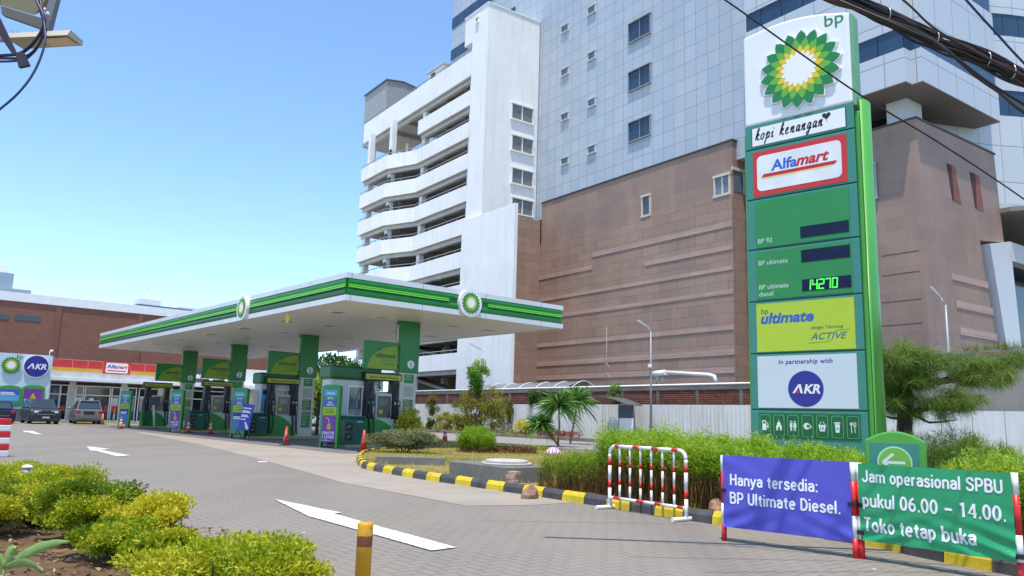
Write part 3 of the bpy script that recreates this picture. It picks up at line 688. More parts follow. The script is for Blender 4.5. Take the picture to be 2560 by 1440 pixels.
def emblem(mb, cx, cz, r, y, th, i0=0, sx=1.0):
    """Flower of 18 pointed petals in four nested colours; uses material slots i0..i0+3."""
    for k, (ro, ri, rot) in enumerate(((1.0, .80, 0.), (.80, .60, 10.), (.62, .45, 0.), (.47, .36, 10.))):
        mb.mat(i0+k).prism(star(cx, cz, ro*r, ri*r, R(rot+5), sx=sx), y-th*(1+k*.12), y-th*(1+(k-1)*.12)+.0005 if k else y)
    return mb
def akr(mb, cx, cz, r, y, white, red):
    mb.mat(white).text('KR', cx-r*.18, cz-r*.26, r*.52, y, shear=.22, bold=.05, sx=1.05)
    # the A has no bar: a bent stroke, a small red wedge inside it
    h = r*.52; x0 = cx-r*.84; z0 = cz-r*.26
    mb.add([(x0, y, z0), (x0+h*.27, y, z0), (x0+h*.78, y, z0+h*.72), (x0+h*.92, y, z0), (x0+h*1.20, y, z0), (x0+h*1.0, y, z0+h), (x0+h*.70, y, z0+h)], [(0, 1, 2, 6), (2, 3, 4, 5), (2, 5, 6)])
    mb.mat(red).add([(x0+h*.42, y-.001, z0), (x0+h*.78, y-.001, z0), (x0+h*.68, y-.001, z0+h*.42)], [(0, 1, 2)])
    return mb

# ================================================================== canopy
CO = (-41, 18, 0)
can = thing('fuel_canopy', 'wide flat white fuel station canopy with green and lime fascia on green columns', 'canopy', FC.w(-41, 18), FC.rz)
x0, x1, y0, y1, zs, zt = -57.9, -24.15, 12.95, 23.45, 5.2, 6.17
t = NT('canopy_soffit'); b = t.n('ShaderNodeTexBrick'); b.offset = 0; t.l(t.co(), b.inputs['Vector']); b.inputs['Scale'].default_value = 1
b.inputs['Brick Width'].default_value = .6; b.inputs['Row Height'].default_value = 40; b.inputs['Mortar Size'].default_value = .006
for k, c in (('Color1', (.80, .78, .73)), ('Color2', (.83, .81, .76)), ('Mortar', (.50, .48, .45))): b.inputs[k].default_value = (*c, 1)
sof_m = t.fin(b.outputs[0], .45)
mb = MB(CO); mb.box(x0+.02, x1-.02, y0+.02, y1-.02, zs, zs+.1); mb.build('soffit', sof_m, can)
fas_w = brickmat('fascia_white', (.66, .69, .70), (.62, .65, .67), (.36, .38, .40), 3.0, 40., .02, 0.0, bump=0., rough=.35, var=.1, vs=.5)
mb = MB(CO)
for a, b_ in ((zs-.02, zs+.18), (zt-.19, zt)):
    mb.box(x0, x1, y0, y0+.1, a, b_); mb.box(x0, x1, y1-.1, y1, a, b_); mb.box(x0, x0+.1, y0+.1, y1-.1, a, b_); mb.box(x1-.1, x1, y0+.1, y1-.1, a, b_)
mb.box(x0+.1, x1-.1, y0+.1, y1-.1, zt-.12, zt-.06)
mb.build('fascia_edge', fas_w, can)
def bull(face, a, b_, mb, zlo, zhi, depth):
    """convex band along one side"""
    n = 6; prof = []
    for i in range(n+1):
        t_ = math.pi*i/n; prof.append((depth*math.sin(t_), zlo+(zhi-zlo)*(1-math.cos(t_))/2))
    if face == 'left': mb.prism([(y0+.06-d, z) for d, z in prof]+[(y0+.1, zhi), (y0+.1, zlo)], a, b_, 'x', smooth=False)
    else: mb.prism([(x1-.06+d, z) for d, z in prof]+[(x1-.1, zhi), (x1-.1, zlo)], a, b_, 'y')
xe1, ye1 = FC.onY(612, 768, y0)[0], FC.onX(1172, 757, x1)[0]     # emblem centres
for face, spans in (('left', ((x0+.1, xe1-.5), (xe1+.5, x1-.09))), ('front', ((y0+.09, ye1-.52), (ye1+.52, y1-.1)))):
    for k, (a, b_) in enumerate(spans):
        mb = MB(CO); bull(face, a, b_, mb, zs+.56, zt-.19, .07); o1 = mb.build('upper_band', M_mgreen, can)
        mb = MB(CO); bull(face, a, b_, mb, zs+.18, zs+.44, .07); mb.build('lower_band', M_dgreen if face == 'left' else M_mgreen, can)
        a2, b2 = a, b_
        if face == 'front' and k == 0: b2 = b_-.45
        if face == 'front' and k == 1: a2 = a+.45
        mb = MB(CO)
        (mb.box(a, b_, y0+.02, y0+.1, zs+.44, zs+.56) if face == 'left' else mb.box(x1-.1, x1-.02, a, b_, zs+.44, zs+.56)); mb.build('band_groove', M_dgreen, can)
        mb = MB(CO)
        for zz in (zs+.455, zs+.52):
            (mb.box(a2, b2, y0-.03, y0+.03, zz, zz+.045) if face == 'left' else mb.box(x1-.03, x1+.03, a2, b2, zz, zz+.045))
        mb.build('lime_strip', M_limeb, can)
# plain bands round the two far sides
mb = MB(CO); mb.box(x0+.02, x0+.1, y0+.1, y1-.1, zs+.18, zt-.19); mb.box(x0+.1, x1-.1, y1-.1, y1-.02, zs+.18, zt-.19); mb.build('rear_band', M_mgreen, can)
def disc_emblem(name, px, face, r=.54):
    M4 = (Matrix.Translation((xe1, y0-.02, (zs+zt)/2+.0)) if face == 'left' else Matrix.Translation((x1+.02, ye1, (zs+zt)/2)) @ Matrix.Rotation(R(90), 4, 'Z'))
    mb = MB()
    mb.prism([(r*math.cos(2*math.pi*k/40), r*math.sin(2*math.pi*k/40)) for k in range(40)], -.12, .1)
    emblem(mb, 0, 0, r*.80, -.123, .02, 1)
    mb.v = [M4 @ v for v in mb.v]; mb.off = Vector(CO); return mb.build(name, [M_white]+M_pet, can, bevel=.0)
disc_emblem('round_emblem', 0, 'left'); disc_emblem('round_emblem', 0, 'front')
lampm = mat('recess_lamp', (.22, .21, .19), .3)
for xx in np.arange(-55, -25, 4.6):
    for yy in (14.4, 16.4, 20.0, 22.0):
        mb = MB(CO); mb.box(xx-.28, xx+.28, yy-.28, yy+.28, zs-.03, zs-.001); l_ = mb.build('ceiling_light', M_white, can)
        mb = MB(CO); mb.box(xx-.22, xx+.22, yy-.22, yy+.22, zs-.034, zs-.03); mb.build('lens', lampm, l_)
mb = MB(CO); a = FC.onZ(731, 781, zs); mb.prism([(a[0]+.18*math.cos(2*math.pi*k/16), zs-.25+.2*math.sin(2*math.pi*k/16)) for k in range(16)], y0+.15, y0+.18); mb.build('shell_tag', M_yellow, can)
cols = [-27.86, -37.1, -46.3, -54.9]
gpan = mat('info_green', (.02, .22, .06), .4, var=.25, vs=6.); opan = mat('info_olive', (.12, .16, .04), .4, var=.3, vs=8.)
for i, xc_ in enumerate(cols):
    mb = MB(CO); mb.box(xc_-.15, xc_+.15, 17.55, 18.4, .12, 3.05); c = mb.build('column', mat('column_cladding', S(196, 196, 190), .4, var=.05), can, bevel=.02)
    mb = MB(CO); mb.box(xc_-.20, xc_+.20, 17.50, 18.45, 3.05, zs); mb.build('green_sleeve', M_mgreen, c, bevel=.02)
    mb = MB(CO); mb.box(xc_-.04, xc_+.02, 17.46, 17.50, 3.6, zs-.15); mb.build('light_strip', M_white, c)
    bd = MB()
    bd.mat(0).disc(0, 0, .17, -.008, 24, .008); bd.mat(1).text(str(i+1), 0, -.11, .22, -.0095, 'CENTER', bold=.02)
    Mx = Matrix.Translation((xc_+.20, 18.05, 3.40)) @ Matrix.Rotation(R(90), 4, 'Z'); bd.v = [Mx @ v for v in bd.v]; bd.off = Vector(CO); bd.build('number_badge', [M_white, M_dgreen], c)
    for z0_, z1_, m_, txt in ((2.62, 2.98, gpan, 1), (2.05, 2.5, mat('notice_grey', S(170, 172, 168), .6, var=.1, vs=8.), 0), (1.42, 1.95, opan, 1), (.55, 1.36, gpan, 1)):
        bd = MB(); bd.mat(0).box(-.24, .24, -.006, 0, z0_, z1_)
        n_ = int((z1_-z0_)/.12)
        for q in range(n_): bd.mat(1).box(-.19, -.19+.38*(.55+.45*random.random()), -.008, -.006, z1_-.09-q*.12, z1_-.045-q*.12)
        Mx = Matrix.Translation((xc_+.151, 18.02, 0)) @ Matrix.Rotation(R(90), 4, 'Z'); bd.v = [Mx @ v for v in bd.v]; bd.off = Vector(CO)
        bd.build('info_panel', [m_, mat('faint_print', S(150, 175, 140), .6)], c)

# island plinths under columns and dispensers
isl_m = mat('island_kerb', S(150, 148, 140), .85, var=.12, vs=1.)
for i, xc_ in enumerate(cols):
    pl = thing('pump_island', ['pump island with yellow edge', 'pump island with yellow edge', 'pump island with yellow edge', 'pump island with yellow edge'][i]+' carrying the column numbered %d' % (i+1), 'island', FC.w(xc_, 17), FC.rz, 'raised pump islands')
    mb = MB((xc_, 17, 0)); mb.box(xc_-1.5, xc_+.75, 14.9 if i else 15.0, 24.5, 0, .13); mb.build('plinth', isl_m, pl, bevel=.03)
    mb = MB((xc_, 17, 0)); ya_ = 14.9 if i else 15.0; mb.box(xc_+.70, xc_+.76, ya_, 24.5, .10, .136); mb.box(xc_-1.5, xc_+.70, ya_-.012, ya_+.05, .10, .136); mb.build('edge_line', M_yellow, pl)

# ------------------------------------------------------------------ flag signs on the columns
def make_flag():
    r_ = thing('flag_sign', '', 'sign', group='flag signs on the canopy columns')
    mb = MB(); mb.box(-.78, .78, -.06, .06, 0, 1.16); mb.build('board', M_mgreen, r_, bevel=.01)
    mb = MB(); n = 16; p = [(.78, .05), (-.60, .05)]
    for k in range(n+1): a = R(180-90*k/n); p.append((.78+1.38*math.cos(a), .05+.95*math.sin(a)))
    mb.prism(p, -.068, -.06); mb.build('lime_quarter', mat('flag_lime', (.22, .36, .012), .4, var=.05), r_)
    mb = MB(); mb.mat(0).text('ultimate', .70, .50, .19, -.070, 'RIGHT', bold=.03, sx=1.1); mb.mat(1).text('dengan Teknologi', .62, .37, .055, -.070, 'RIGHT'); mb.text('ACTIVE', .62, .20, .10, -.070, 'RIGHT', shear=.3, sx=1.1)
    mb.mat(0).text('bp', -.12, .80, .09, -.070)
    mb.build('lettering', [M_navy, mat('dull_green_print', (.02, .09, .03), .5)], r_)
    mb = MB(); mb.box(.78, .95, -.04, .04, .15, .25); mb.box(.78, .95, -.04, .04, .9, 1.0); mb.build('bracket', M_mgreen, r_)
    return r_
flag0 = make_flag()
fl_lab = ['green flag sign with lime quarter circle on the nearest canopy column', 'green and lime flag sign on the second canopy column', 'green and lime flag sign on the third canopy column beside the black shop fascia', 'green and lime flag sign on the farthest canopy column before the red fascia']
for i, xc_ in enumerate(cols):
    o = flag0 if i == 0 else copy_tree(flag0)
    o.location = FC.w(xc_+.05, 16.64, 3.1); o.rotation_euler.z = RZF; o['label'] = fl_lab[i]

# ------------------------------------------------------------------ dispensers
M_pump = mat('pump_grey', S(186, 190, 190), .4, var=.05); scr = glass('pump_screen', (.015, .02, .03), .15)
def make_pump():
    r_ = thing('fuel_dispenser', '', 'fuel pump', group='fuel dispensers under the canopy')
    mb = MB(); mb.box(-.85, .75, -.34, .34, 0, 1.0); mb.build('lower_cabinet', M_pump, r_, bevel=.03)
    mb = MB(); n = 14; p = [(-.852, .0), (.45, .0)]
    for k in range(n+1): a = R(90*k/n); p.append((-.30+.95*math.cos(a)-.2*(k/n), .02+.98*math.sin(a)))
    p.append((-.852, 1.002)); mb.prism(p, -.352, -.34); mb.box(-.862, -.85, -.34, .34, 0, 1.0); mb.build('green_swoosh', M_mgreen, r_)
    mb = MB(); pp = []
    for k in range(n+1): a = R(90*k/n); pp.append((-.30+.95*math.cos(a)-.2*(k/n), .02+.98*math.sin(a)))
    q = [(x+.06, z) for x, z in pp][::-1]; mb.prism(pp+q, -.347, -.341); mb.build('lime_line', M_limeb, r_)
    for x in (-.62, .58):
        mb = MB(); mb.box(x-.19, x+.19, -.30, .30, 1.0, 1.75); mb.build('nozzle_bay', M_black, r_, bevel=.02)
        mb = MB(); mb.box(x-.15, x+.15, -.22, .22, 1.75, 2.52); mb.build('hose_mast', M_dark, r_, bevel=.02)
        for k in (-.09, .09):
            mb = MB(); mb.box(x+k-.055, x+k+.055, -.318, -.30, 1.58, 1.70); mb.build('grade_label', M_teal if x < 0 else M_grey, r_)
            mb = MB(); mb.box(x+k-.03, x+k+.03, -.38, -.30, 1.22, 1.50); mb.tube([(x+k, -.37, 1.25), (x+k, -.42, 1.14), (x+k+.01, -.38, 1.05)], .018, 6); mb.build('nozzle', M_black if k < 0 else mat('nozzle_grip', (.30, .31, .30), .4), r_)
            hx = x+k+(-.10 if x < 0 else .05)
            pts = spline([(x+k, -.36, 1.12), (x+k+.03, -.42, .55), (hx, -.44, .12), (hx-.05, -.42, .30), (hx-.10, -.40, 1.1), (x+k*.8-.10, -.30, 2.0), (x+k*.6, -.22, 2.45)], 5)
            mb = MB(); mb.tube(pts, .022, 6); mb.build('hose', M_black, r_)
    mb = MB(); mb.box(-.38, .36, -.28, .28, 1.0, 2.02); mb.build('head', M_pump, r_, bevel=.04)
    mb = MB(); mb.box(-.32, .30, -.292, -.28, 1.06, 1.92); mb.build('display', scr, r_)
    mb = MB(); mb.box(-.20, .20, -.298, -.292, 1.55, 1.80); mb.build('price_window', glass('price_window', (.05, .07, .09), .1), r_)
    mb = MB(); mb.box(-.24, -.08, -.30, -.292, 1.22, 1.36); mb.build('sticker', mat('yellow_sticker', S(200, 190, 60), .6), r_)
    mb = MB(); mb.box(-.92, .86, -.2, .2, 2.52, 2.86); mb.build('top_sign', M_black, r_, bevel=.02)
    mb = MB(); mb.mat(0).box(-.86, .80, -.208, -.2, 2.57, 2.78); mb.mat(1).text('ultimate dengan Teknologi', -.03, 2.63, .09, -.211, 'CENTER', bold=.02); mb.build('sign_face', [mat('sign_lime', (.36, .42, .015), .4), M_navy], r_)
    return r_
pump0 = make_pump()
pl_lab = ['grey and green fuel dispenser beside the nearest column, behind the yellow bush', 'grey and green fuel dispenser beside the second column and its kiosk', 'grey and green fuel dispenser beside the third canopy column', 'grey and green fuel dispenser farthest under the canopy, behind the leaning terminal']
for i, (xc_, px) in enumerate(zip(cols, (957, 704, 540, 389))):
    yy = FC.onX(px, 1060, xc_+.2)[0]
    o = pump0 if i == 0 else copy_tree(pump0)
    o.location = FC.w(xc_-.05, yy, .13); o.rotation_euler.z = RZF; o['label'] = pl_lab[i]

# ------------------------------------------------------------------ kiosks
kg = glass('kiosk_glass', (.10, .14, .17), .08)
def make_kiosk():
    r_ = thing('cashier_kiosk', '', 'kiosk', group='cashier kiosks under the canopy')
    wl = mat('kiosk_wall', S(200, 200, 195), .5, var=.05)
    mb = MB(); mb.prism([(-.95, -.6), (1.15, -.6), (1.15, .2), (-.95, .2)], 0, 2.55, 'z'); mb.build('wall', wl, r_, bevel=.08)
    mb = MB(); mb.prism([(-1.05, -.72), (1.27, -.72), (1.27, .3), (-1.05, .3)], 2.5, 3.06, 'z'); mb.build('roof_fascia', M_dgreen, r_, bevel=.1)
    mb = MB(); mb.prism([(-.96, -.61), (1.16, -.61), (1.16, .21), (-.96, .21)], 0, .38, 'z'); mb.build('skirting', mat('slate_blue', (.03, .06, .09), .5), r_)
    mb = MB(); mb.box(-.15, 1.02, -.615, -.59, 1.12, 2.22); wn_ = mb.build('window', kg, r_)
    mb = MB(); mb.box(-.2, 1.06, -.64, -.6, 2.22, 2.28); mb.box(-.2, 1.06, -.66, -.6, 1.06, 1.12); mb.box(-.2, -.15, -.64, -.6, 1.12, 2.22); mb.box(1.02, 1.06, -.64, -.6, 1.12, 2.22); mb.box(.42, .47, -.64, -.6, 1.12, 2.22); mb.build('frame', M_white, wn_)
    mb = MB(); mb.box(-.12, .40, -.618, -.615, 1.12, 1.35); mb.box(.55, .9, -.618, -.615, 1.12, 1.3); mb.build('counter_clutter', mat('counter_things', S(150, 155, 155), .6, var=.4, vs=8.), wn_)
    mb = MB(); mb.box(-.972, -.955, -.45, .1, .4, 2.2); mb.build('door', M_grey, r_)
    mb = MB(); mb.prism([(-.86, 1.15), (-.42, 1.3), (-.42, 2.25), (-.86, 2.25)], -.612, -.602); ps = mb.build('poster', M_sky, r_)
    mb = MB(); mb.box(-.82, -.46, -.616, -.612, 1.98, 2.2); mb.build('poster_band', M_navy, ps)
    return r_
k0 = make_kiosk()
for i, (xc_, px, lab) in enumerate(((cols[0], 874, 'white cashier kiosk with green roof and a window, beside the nearest pump'), (cols[1], 690, 'white cashier kiosk with green roof and blue poster, beside the second pump'))):
    yy = FC.onX(px, 1060, xc_-.2)[0]; o = k0 if i == 0 else copy_tree(k0)
    o.location = FC.w(xc_-.75, yy, .13); o.rotation_euler.z = RZF; o['label'] = lab
# ------------------------------------------------------------------ green service bins
def make_bin():
    r_ = thing('service_bin', '', 'bin', group='green service bins on the islands')
    g = mat('bin_green', (.006, .085, .06), .4, var=.08)
    mb = MB(); mb.box(-.46, .46, -.34, .34, 0, 1.0); mb.build('body', g, r_, bevel=.05)
    mb = MB(); mb.prism([(-.48, 1.0), (.48, 1.0), (.40, 1.10), (-.40, 1.10)], -.36, .36); mb.build('lid', g, r_, bevel=.03)
    for z_ in (.30, .68):
        mb = MB(); mb.box(-.44, -.12, -.352, -.34, z_-.14, z_+.14); s_ = mb.build('slot', M_black, r_)
        mb = MB(); mb.tube([(-.36, -.36, z_-.03), (-.28, -.38, z_+.03), (-.20, -.36, z_-.02)], .02, 6); mb.build('handle', M_grey, s_)
    mb = MB(); mb.box(.05, .3, -.345, -.34, .86, .885); mb.build('label_strip', M_white, r_)
    return r_
b0_ = make_bin()
for i, (xc_, px, lab) in enumerate(((cols[0], 882, 'dark green service bin in front of the nearest kiosk'), (cols[1], 641, 'dark green service bin beside the second kiosk'), (cols[2], 487, 'dark green service bin behind the two cones'))):
    yy = FC.onX(px, 1085, xc_+.5)[0]; o = b0_ if i == 0 else copy_tree(b0_)
    o.location = FC.w(xc_+.35, yy, .13); o.rotation_euler.z = RZF; o['label'] = lab

# ------------------------------------------------------------------ price totems at the island heads
def make_totem(poster):
    r_ = thing('price_totem', '', 'sign', group='green price totems at the island heads')
    mb = MB(); n = 8
    top = [(.37*math.cos(R(180*k/n)), 2.30+.09*math.sin(R(180*k/n))) for k in range(n+1)]
    mb.prism([(.37, .0), (.37, 2.30)]+top[1:-1]+[(-.37, 2.30), (-.37, 0), (-.30, 0), (-.30, .22), (.30, .22), (.30, 0)], -.10, .10); mb.build('frame', mat('totem_green', (.035, .27, .07), .4, var=.05), r_)
    mb = MB(); mb.box(.30, .375, -.105, .105, 0, 2.30); mb.build('side_strip', M_green, r_)
    def panel(nm, z0_, z1_, m_): mb = MB(); mb.box(-.29, .27, -.108, -.1, z0_, z1_); return mb.build(nm, m_, r_)
    for z0_, z1_, m_, ln in ((1.95, 2.17, M_sky, (('ultimate', 2.02, .075, 1),)), (1.80, 1.93, M_teal, (('BP 92', 1.825, .075, 0),)), (1.56, 1.78, M_bluetxt, (('diesel', 1.68, .06, 1), ('ultimate', 1.59, .07, 1))), (1.22, 1.53, mat('totem_lime', (.34, .44, .015), .4), (('dengan Teknologi', 1.42, .035, 2), ('ACTIVE', 1.30, .07, 2)))):
        p_ = panel('grade_panel', z0_, z1_, m_); mb = MB()
        for t_, z_, s_, c_ in ln: mb.text(t_, -.01, z_, s_, -.110, 'CENTER', bold=.03, shear=.25 if c_ else 0)
        mb.build('lettering', M_navy if ln[0][3] == 2 else M_white, p_)
    if poster == 'drop':
        p_ = panel('poster', .20, 1.20, M_purple)
        mb = MB(); mb.mat(0).box(-.26, -.14, -.111, -.108, 1.10, 1.18)
        mb.mat(1).stroke([(-.14, 1.14), (-.06, 1.10), (-.01, 1.02), (0, .97)], .03, -.111)
        d = [(.0, .97)]+[(.10*math.cos(R(a)), .76+.10*math.sin(R(a))) for a in range(20, -201, -20)]
        mb.mat(2).prism(d, -.112, -.108); mb.build('oil_drop', [M_red, mat('pink_white', S(215, 180, 210), .5), mat('amber', (.60, .36, .015), .4)], p_)
        mb = MB(); mb.text('GRATIS', -.27, .50, .105, -.111, bold=.05, sx=1.05); mb.text('1 LITER!', -.27, .35, .105, -.111, bold=.05, sx=1.0); mb.box(-.27, .0, -.111, -.108, .30, .305); mb.box(-.27, .1, -.111, -.108, .26, .275); mb.build('lettering', mat('lilac_white', S(226, 210, 232), .5), p_)
    else:
        p_ = panel('poster', .42, 1.20, mat('poster_blue', (.06, .17, .42), .4, var=.3, vs=1.5))
        mb = MB(); mb.box(-.29, .27, -.111, -.108, .86, 1.2); mb.build('poster_band', M_blue, p_)
        mb = MB(); mb.box(-.25, .20, -.113, -.111, .97, 1.02); mb.box(-.25, .15, -.113, -.111, .89, .94); mb.build('poster_text', M_white, p_)
    return r_
T = {'drop': make_totem('drop'), 'sea': make_totem('sea')}
used_ = set()
for px, py, kind, lab in ((822, 1119, 'drop', 'green price totem with purple oil drop poster, nearest the planted island'), (594, 1096, 'sea', 'green price totem with blue poster partly behind a blue stand'),
                          (437, 1080.5, 'drop', 'smaller green price totem with purple poster behind the leaning terminal'), (309, 1068.5, 'sea', 'green price totem with blue poster, farthest left behind a faded cone')):
    o = T[kind] if kind not in used_ else copy_tree(T[kind]); used_.add(kind)
    p_ = on_z(px, py, .008); o.location = (p_[0], p_[1], .008); o.rotation_euler.z = R(-22)+math.atan2(-p_[0], p_[1])*.55; o['label'] = lab

# ------------------------------------------------------------------ yellow topped bollards, cones
def make_bollard():
    r_ = thing('bollard', '', 'bollard', group='white bollards with yellow tops')
    mb = MB(); mb.lathe([(.07, 0), (.07, .75)], 16); mb.build('post', M_white, r_)
    mb = MB(); mb.lathe([(.071, .75), (.071, 1.12), (.06, 1.16)], 16); mb.build('yellow_top', mat('bollard_yellow', (.60, .36, .01), .45), r_)
    return r_
bo = make_bollard()
for i, (px, py, sc, lab) in enumerate(((841, 1118, 1.0, 'white bollard with yellow top leaning on the purple totem near the planted island'), (447, 1079, 1., 'white bollard with yellow top beside the third totem'), (309.5+5, 1068, 1., 'white bollard with yellow top beside the farthest totem'), (283, 1056, 1.0, 'white bollard with yellow top standing alone by the shop'))):
    o = bo if i == 0 else copy_tree(bo); p_ = on_z(px, py, .008); o.location = (p_[0], p_[1], .008); o['label'] = lab
def make_cone(h, striped, red, name_m, worn=False):
    r_ = thing('traffic_cone', '', 'traffic cone', group='traffic cones around the forecourt')
    mb = MB(); mb.box(-.19*h/.72, .19*h/.72, -.19*h/.72, .19*h/.72, 0, .03); mb.build('base', M_black, r_, bevel=.01)
    rr = lambda z: (.135-.105*z/h)*h/.72
    bands = [(0.03, h, 0)] if not striped else [(.03, .36*h, 0), (.36*h, .52*h, 1), (.52*h, .62*h, 0), (.62*h, .80*h, 1), (.80*h, h, 0)]
    mb = MB()
    for a, b_, k in bands: mb.mat(k).lathe([(rr(a), a), (rr(b_), b_)], 20)
    mb.build('body', [red, mat('cone_white', S(215, 205, 195), .6, var=.15, vs=8.)], r_); return r_
coneR = mat('cone_red', (.62, .035, .02), .5, var=.12, vs=5.); coneO = mat('cone_orange', (.70, .17, .05), .55, var=.12, vs=5.); coneF = mat('cone_faded', (.56, .10, .09), .6, var=.12, vs=5.)
wornm = NT('cone_worn'); coneW = wornm.fin(wornm.mix(wornm.ramp(wornm.noise(wornm.co(), 14., 4), .56, .6), (.55, .03, .025), S(210, 190, 175)), .6)
for px, py, h, st, m_, lab in ((908, 1130, .76, 0, coneR, 'plain red traffic cone standing at the end of the yellow kerb'), (714, 1113, .73, 0, coneW, 'worn red traffic cone with torn white patches in front of the second pump'),
                               (526, 1084.5, .72, 1, coneR, 'red and white traffic cone in front of the third pump'), (470, 1082.5, .72, 1, coneR, 'red and white traffic cone in front of the third green bin'),
                               (301, 1071.5, .72, 1, coneF, 'faded red and white traffic cone before the farthest totem'), (255, 1061, .8, 0, coneO, 'plain orange traffic cone behind the grey people carrier'), (1112, 1105, .80, 1, coneR, 'red and white traffic cone in the driveway behind the round bush')):
    c_ = make_cone(h, st, m_, ''); p_ = on_z(px, py, .008); c_.location = (p_[0], p_[1], .008); c_.rotation_euler.z = random.random(); c_['label'] = lab

# ------------------------------------------------------------------ leaning payment terminal, blue stand, dark post
tm = thing('payment_terminal', 'grey leaning post terminal with black screen before the farthest pump', 'terminal', on_z(386, 1071, .01), R(12))
mb = MB(); mb.lathe([(.30, 0), (.30, .03), (.05, .05)], 20); mb.build('base', M_black, tm)
mb = MB(); mb.tube([(0, 0, .03), (-.18, 0, 1.5)], .085, 12); mb.build('post', mat('terminal_grey', S(190, 188, 182), .5), tm)
mb = MB(); mb.box(-.33, .33, -.05, .05, 1.45, 2.02, Matrix.Rotation(R(-6), 4, 'Y')); mb.build('screen_case', M_black, tm, bevel=.02)
bs = thing('stand_sign', 'blue folding stand sign with white lines leaning on the second totem', 'sign', on_z(603, 1098, .01), R(-14))
Mt = Matrix.Rotation(R(4), 4, 'Y') @ Matrix.Rotation(R(-8), 4, 'X')
mb = MB(); mb.box(-.29, .29, -.015, .015, .42, 1.62, Mt); mb.build('board', mat('stand_blue', (.05, .045, .36), .4), bs)
mb = MB()
for z_, w_ in ((1.45, .5), (1.32, .42), (1.26, .5), (1.12, .36), (1.06, .42), (.93, .3)): mb.box(-.25, -.25+w_*.9, -.019, -.015, z_-.05, z_, Mt)
mb.add([Mt @ Vector(p) for p in ((-.02, -.019, .78), (.06, -.019, .80), (.26, -.019, .50), (.14, -.019, .44))], [(3, 2, 1, 0)]); mb.build('printed_lines', M_white, bs)
for x in (-.22, .2):
    mb = MB(); mb.tube([(x, -.03, .45), (x-.06, -.12, 0)], .015, 6); mb.tube([(x, .03, .45), (x+.05, .25, 0)], .015, 6); mb.build('leg', M_black, bs)
dp = thing('dark_post', 'tall rounded black post standing behind the nearest totem', 'post', on_z(791, 1090, .01))
mb = MB(); mb.lathe([(.20, 0), (.12, .06), (.09, .6), (.095, 1.9), (.07, 2.05), (0.01, 2.1)], 16); mb.build('shaft', M_black, dp)

# ================================================================== the shop and its sign wall
XS = -74.0; SO = (XS, 24, 0)
shop = thing('convenience_shop', 'white convenience shop with red and yellow fascia panels and glazed front', 'shop', FC.w(XS, 24), FC.rz)
shopw = mat('shop_wall', S(205, 200, 190), .7, var=.05, vs=.6)
yL, zr0 = FC.onX(127, 925, XS+.9); yR, _ = FC.onX(419, 940, XS+.9)
_, zr1 = FC.onX(128, 899, XS+.9); za1 = FC.onX(128, 941, XS+1.6)[1]
yk1 = FC.onX(560, 945, XS+.9)[0]; yend = FC.onX(670, 960, XS)[0]
def sbox(mb, y0_, y1_, z0_, z1_, a, b_): return mb.box(XS+a, XS+b_, y0_, y1_, z0_, z1_)
mb = MB(SO); sbox(mb, 11.5, 41, 3.35, 4.9, -10, 0); sbox(mb, 11.5, 41, 0, .12, -10, .9); sbox(mb, 11.5, 41, 0, 3.35, -10, -.9); mb.build('wall', shopw, shop)
mb = MB(SO); sbox(mb, 11.5, 41, 3.32, 3.62, 0, 2.0); mb.build('awning_slab', mat('awning_white', (.78, .79, .80), .4, var=.04), shop, bevel=.02)
mb = MB(SO); sbox(mb, 11.5, yk1, 3.62, 4.12, .5, .85); mb.build('parapet_panel', mat('stained_panel', S(205, 206, 202), .5, stain=.3), shop)
redp = mat('fascia_red', (.56, .035, .035), .35, var=.05); gold = mat('fascia_gold', (.62, .33, .02), .35, var=.05); sdiv = mat('fascia_joint', S(214, 150, 130), .5)
px_div = [128, 181, 220, 257, 328, 363, 398, 419]
yd = [FC.onX(p, 912, XS+.9)[0] for p in px_div]; yd[-1] = yR+1.0
for k in range(len(yd)-1):
    a, b_ = yd[k]+.03, yd[k+1]-.03
    if k == 3:
        mb = MB(SO); sbox(mb, a, b_, 4.08, 5.12, .85, .98); lg = mb.build('logo_panel', redp, shop)
        mb = MB(); cx_ = (a+b_)/2; w_ = b_-a
        mb.mat(0).rrect(-w_*.40, w_*.40, 4.18, 5.02, .1, -.012, .01)
        mb.mat(1).text('Alfa', -w_*.36, 4.56, .30, -.014, bold=.05, sx=1.15, shear=.1); mb.mat(2).text('mart', -w_*.02, 4.56, .30, -.014, bold=.05, sx=1.0, shear=.25)
        mb.mat(2).box(-w_*.34, w_*.33, -.014, -.012, 4.30, 4.40)
        Mx = Matrix.Translation((XS+.98, cx_, 0)) @ Matrix.Rotation(R(90), 4, 'Z'); mb.v = [Mx @ v for v in mb.v]; mb.off = Vector(SO); mb.build('logo', [M_white, M_bluetxt, M_red], lg)
    else:
        mb = MB(SO); sbox(mb, a, b_, 4.44, 5.06, .85, .95); f_ = mb.build('fascia_panel', redp, shop)
        mb = MB(SO); sbox(mb, a, b_, 4.14, 4.41, .85, .95); mb.build('gold_stripe', gold, f_)
        mb = MB(SO); sbox(mb, a-.03, b_+.03, 5.06, 5.10, .85, .95); sbox(mb, a-.03, b_+.03, 4.41, 4.44, .85, .94); sbox(mb, b_, b_+.06, 4.14, 5.06, .85, .93); mb.build('trim', sdiv, f_)
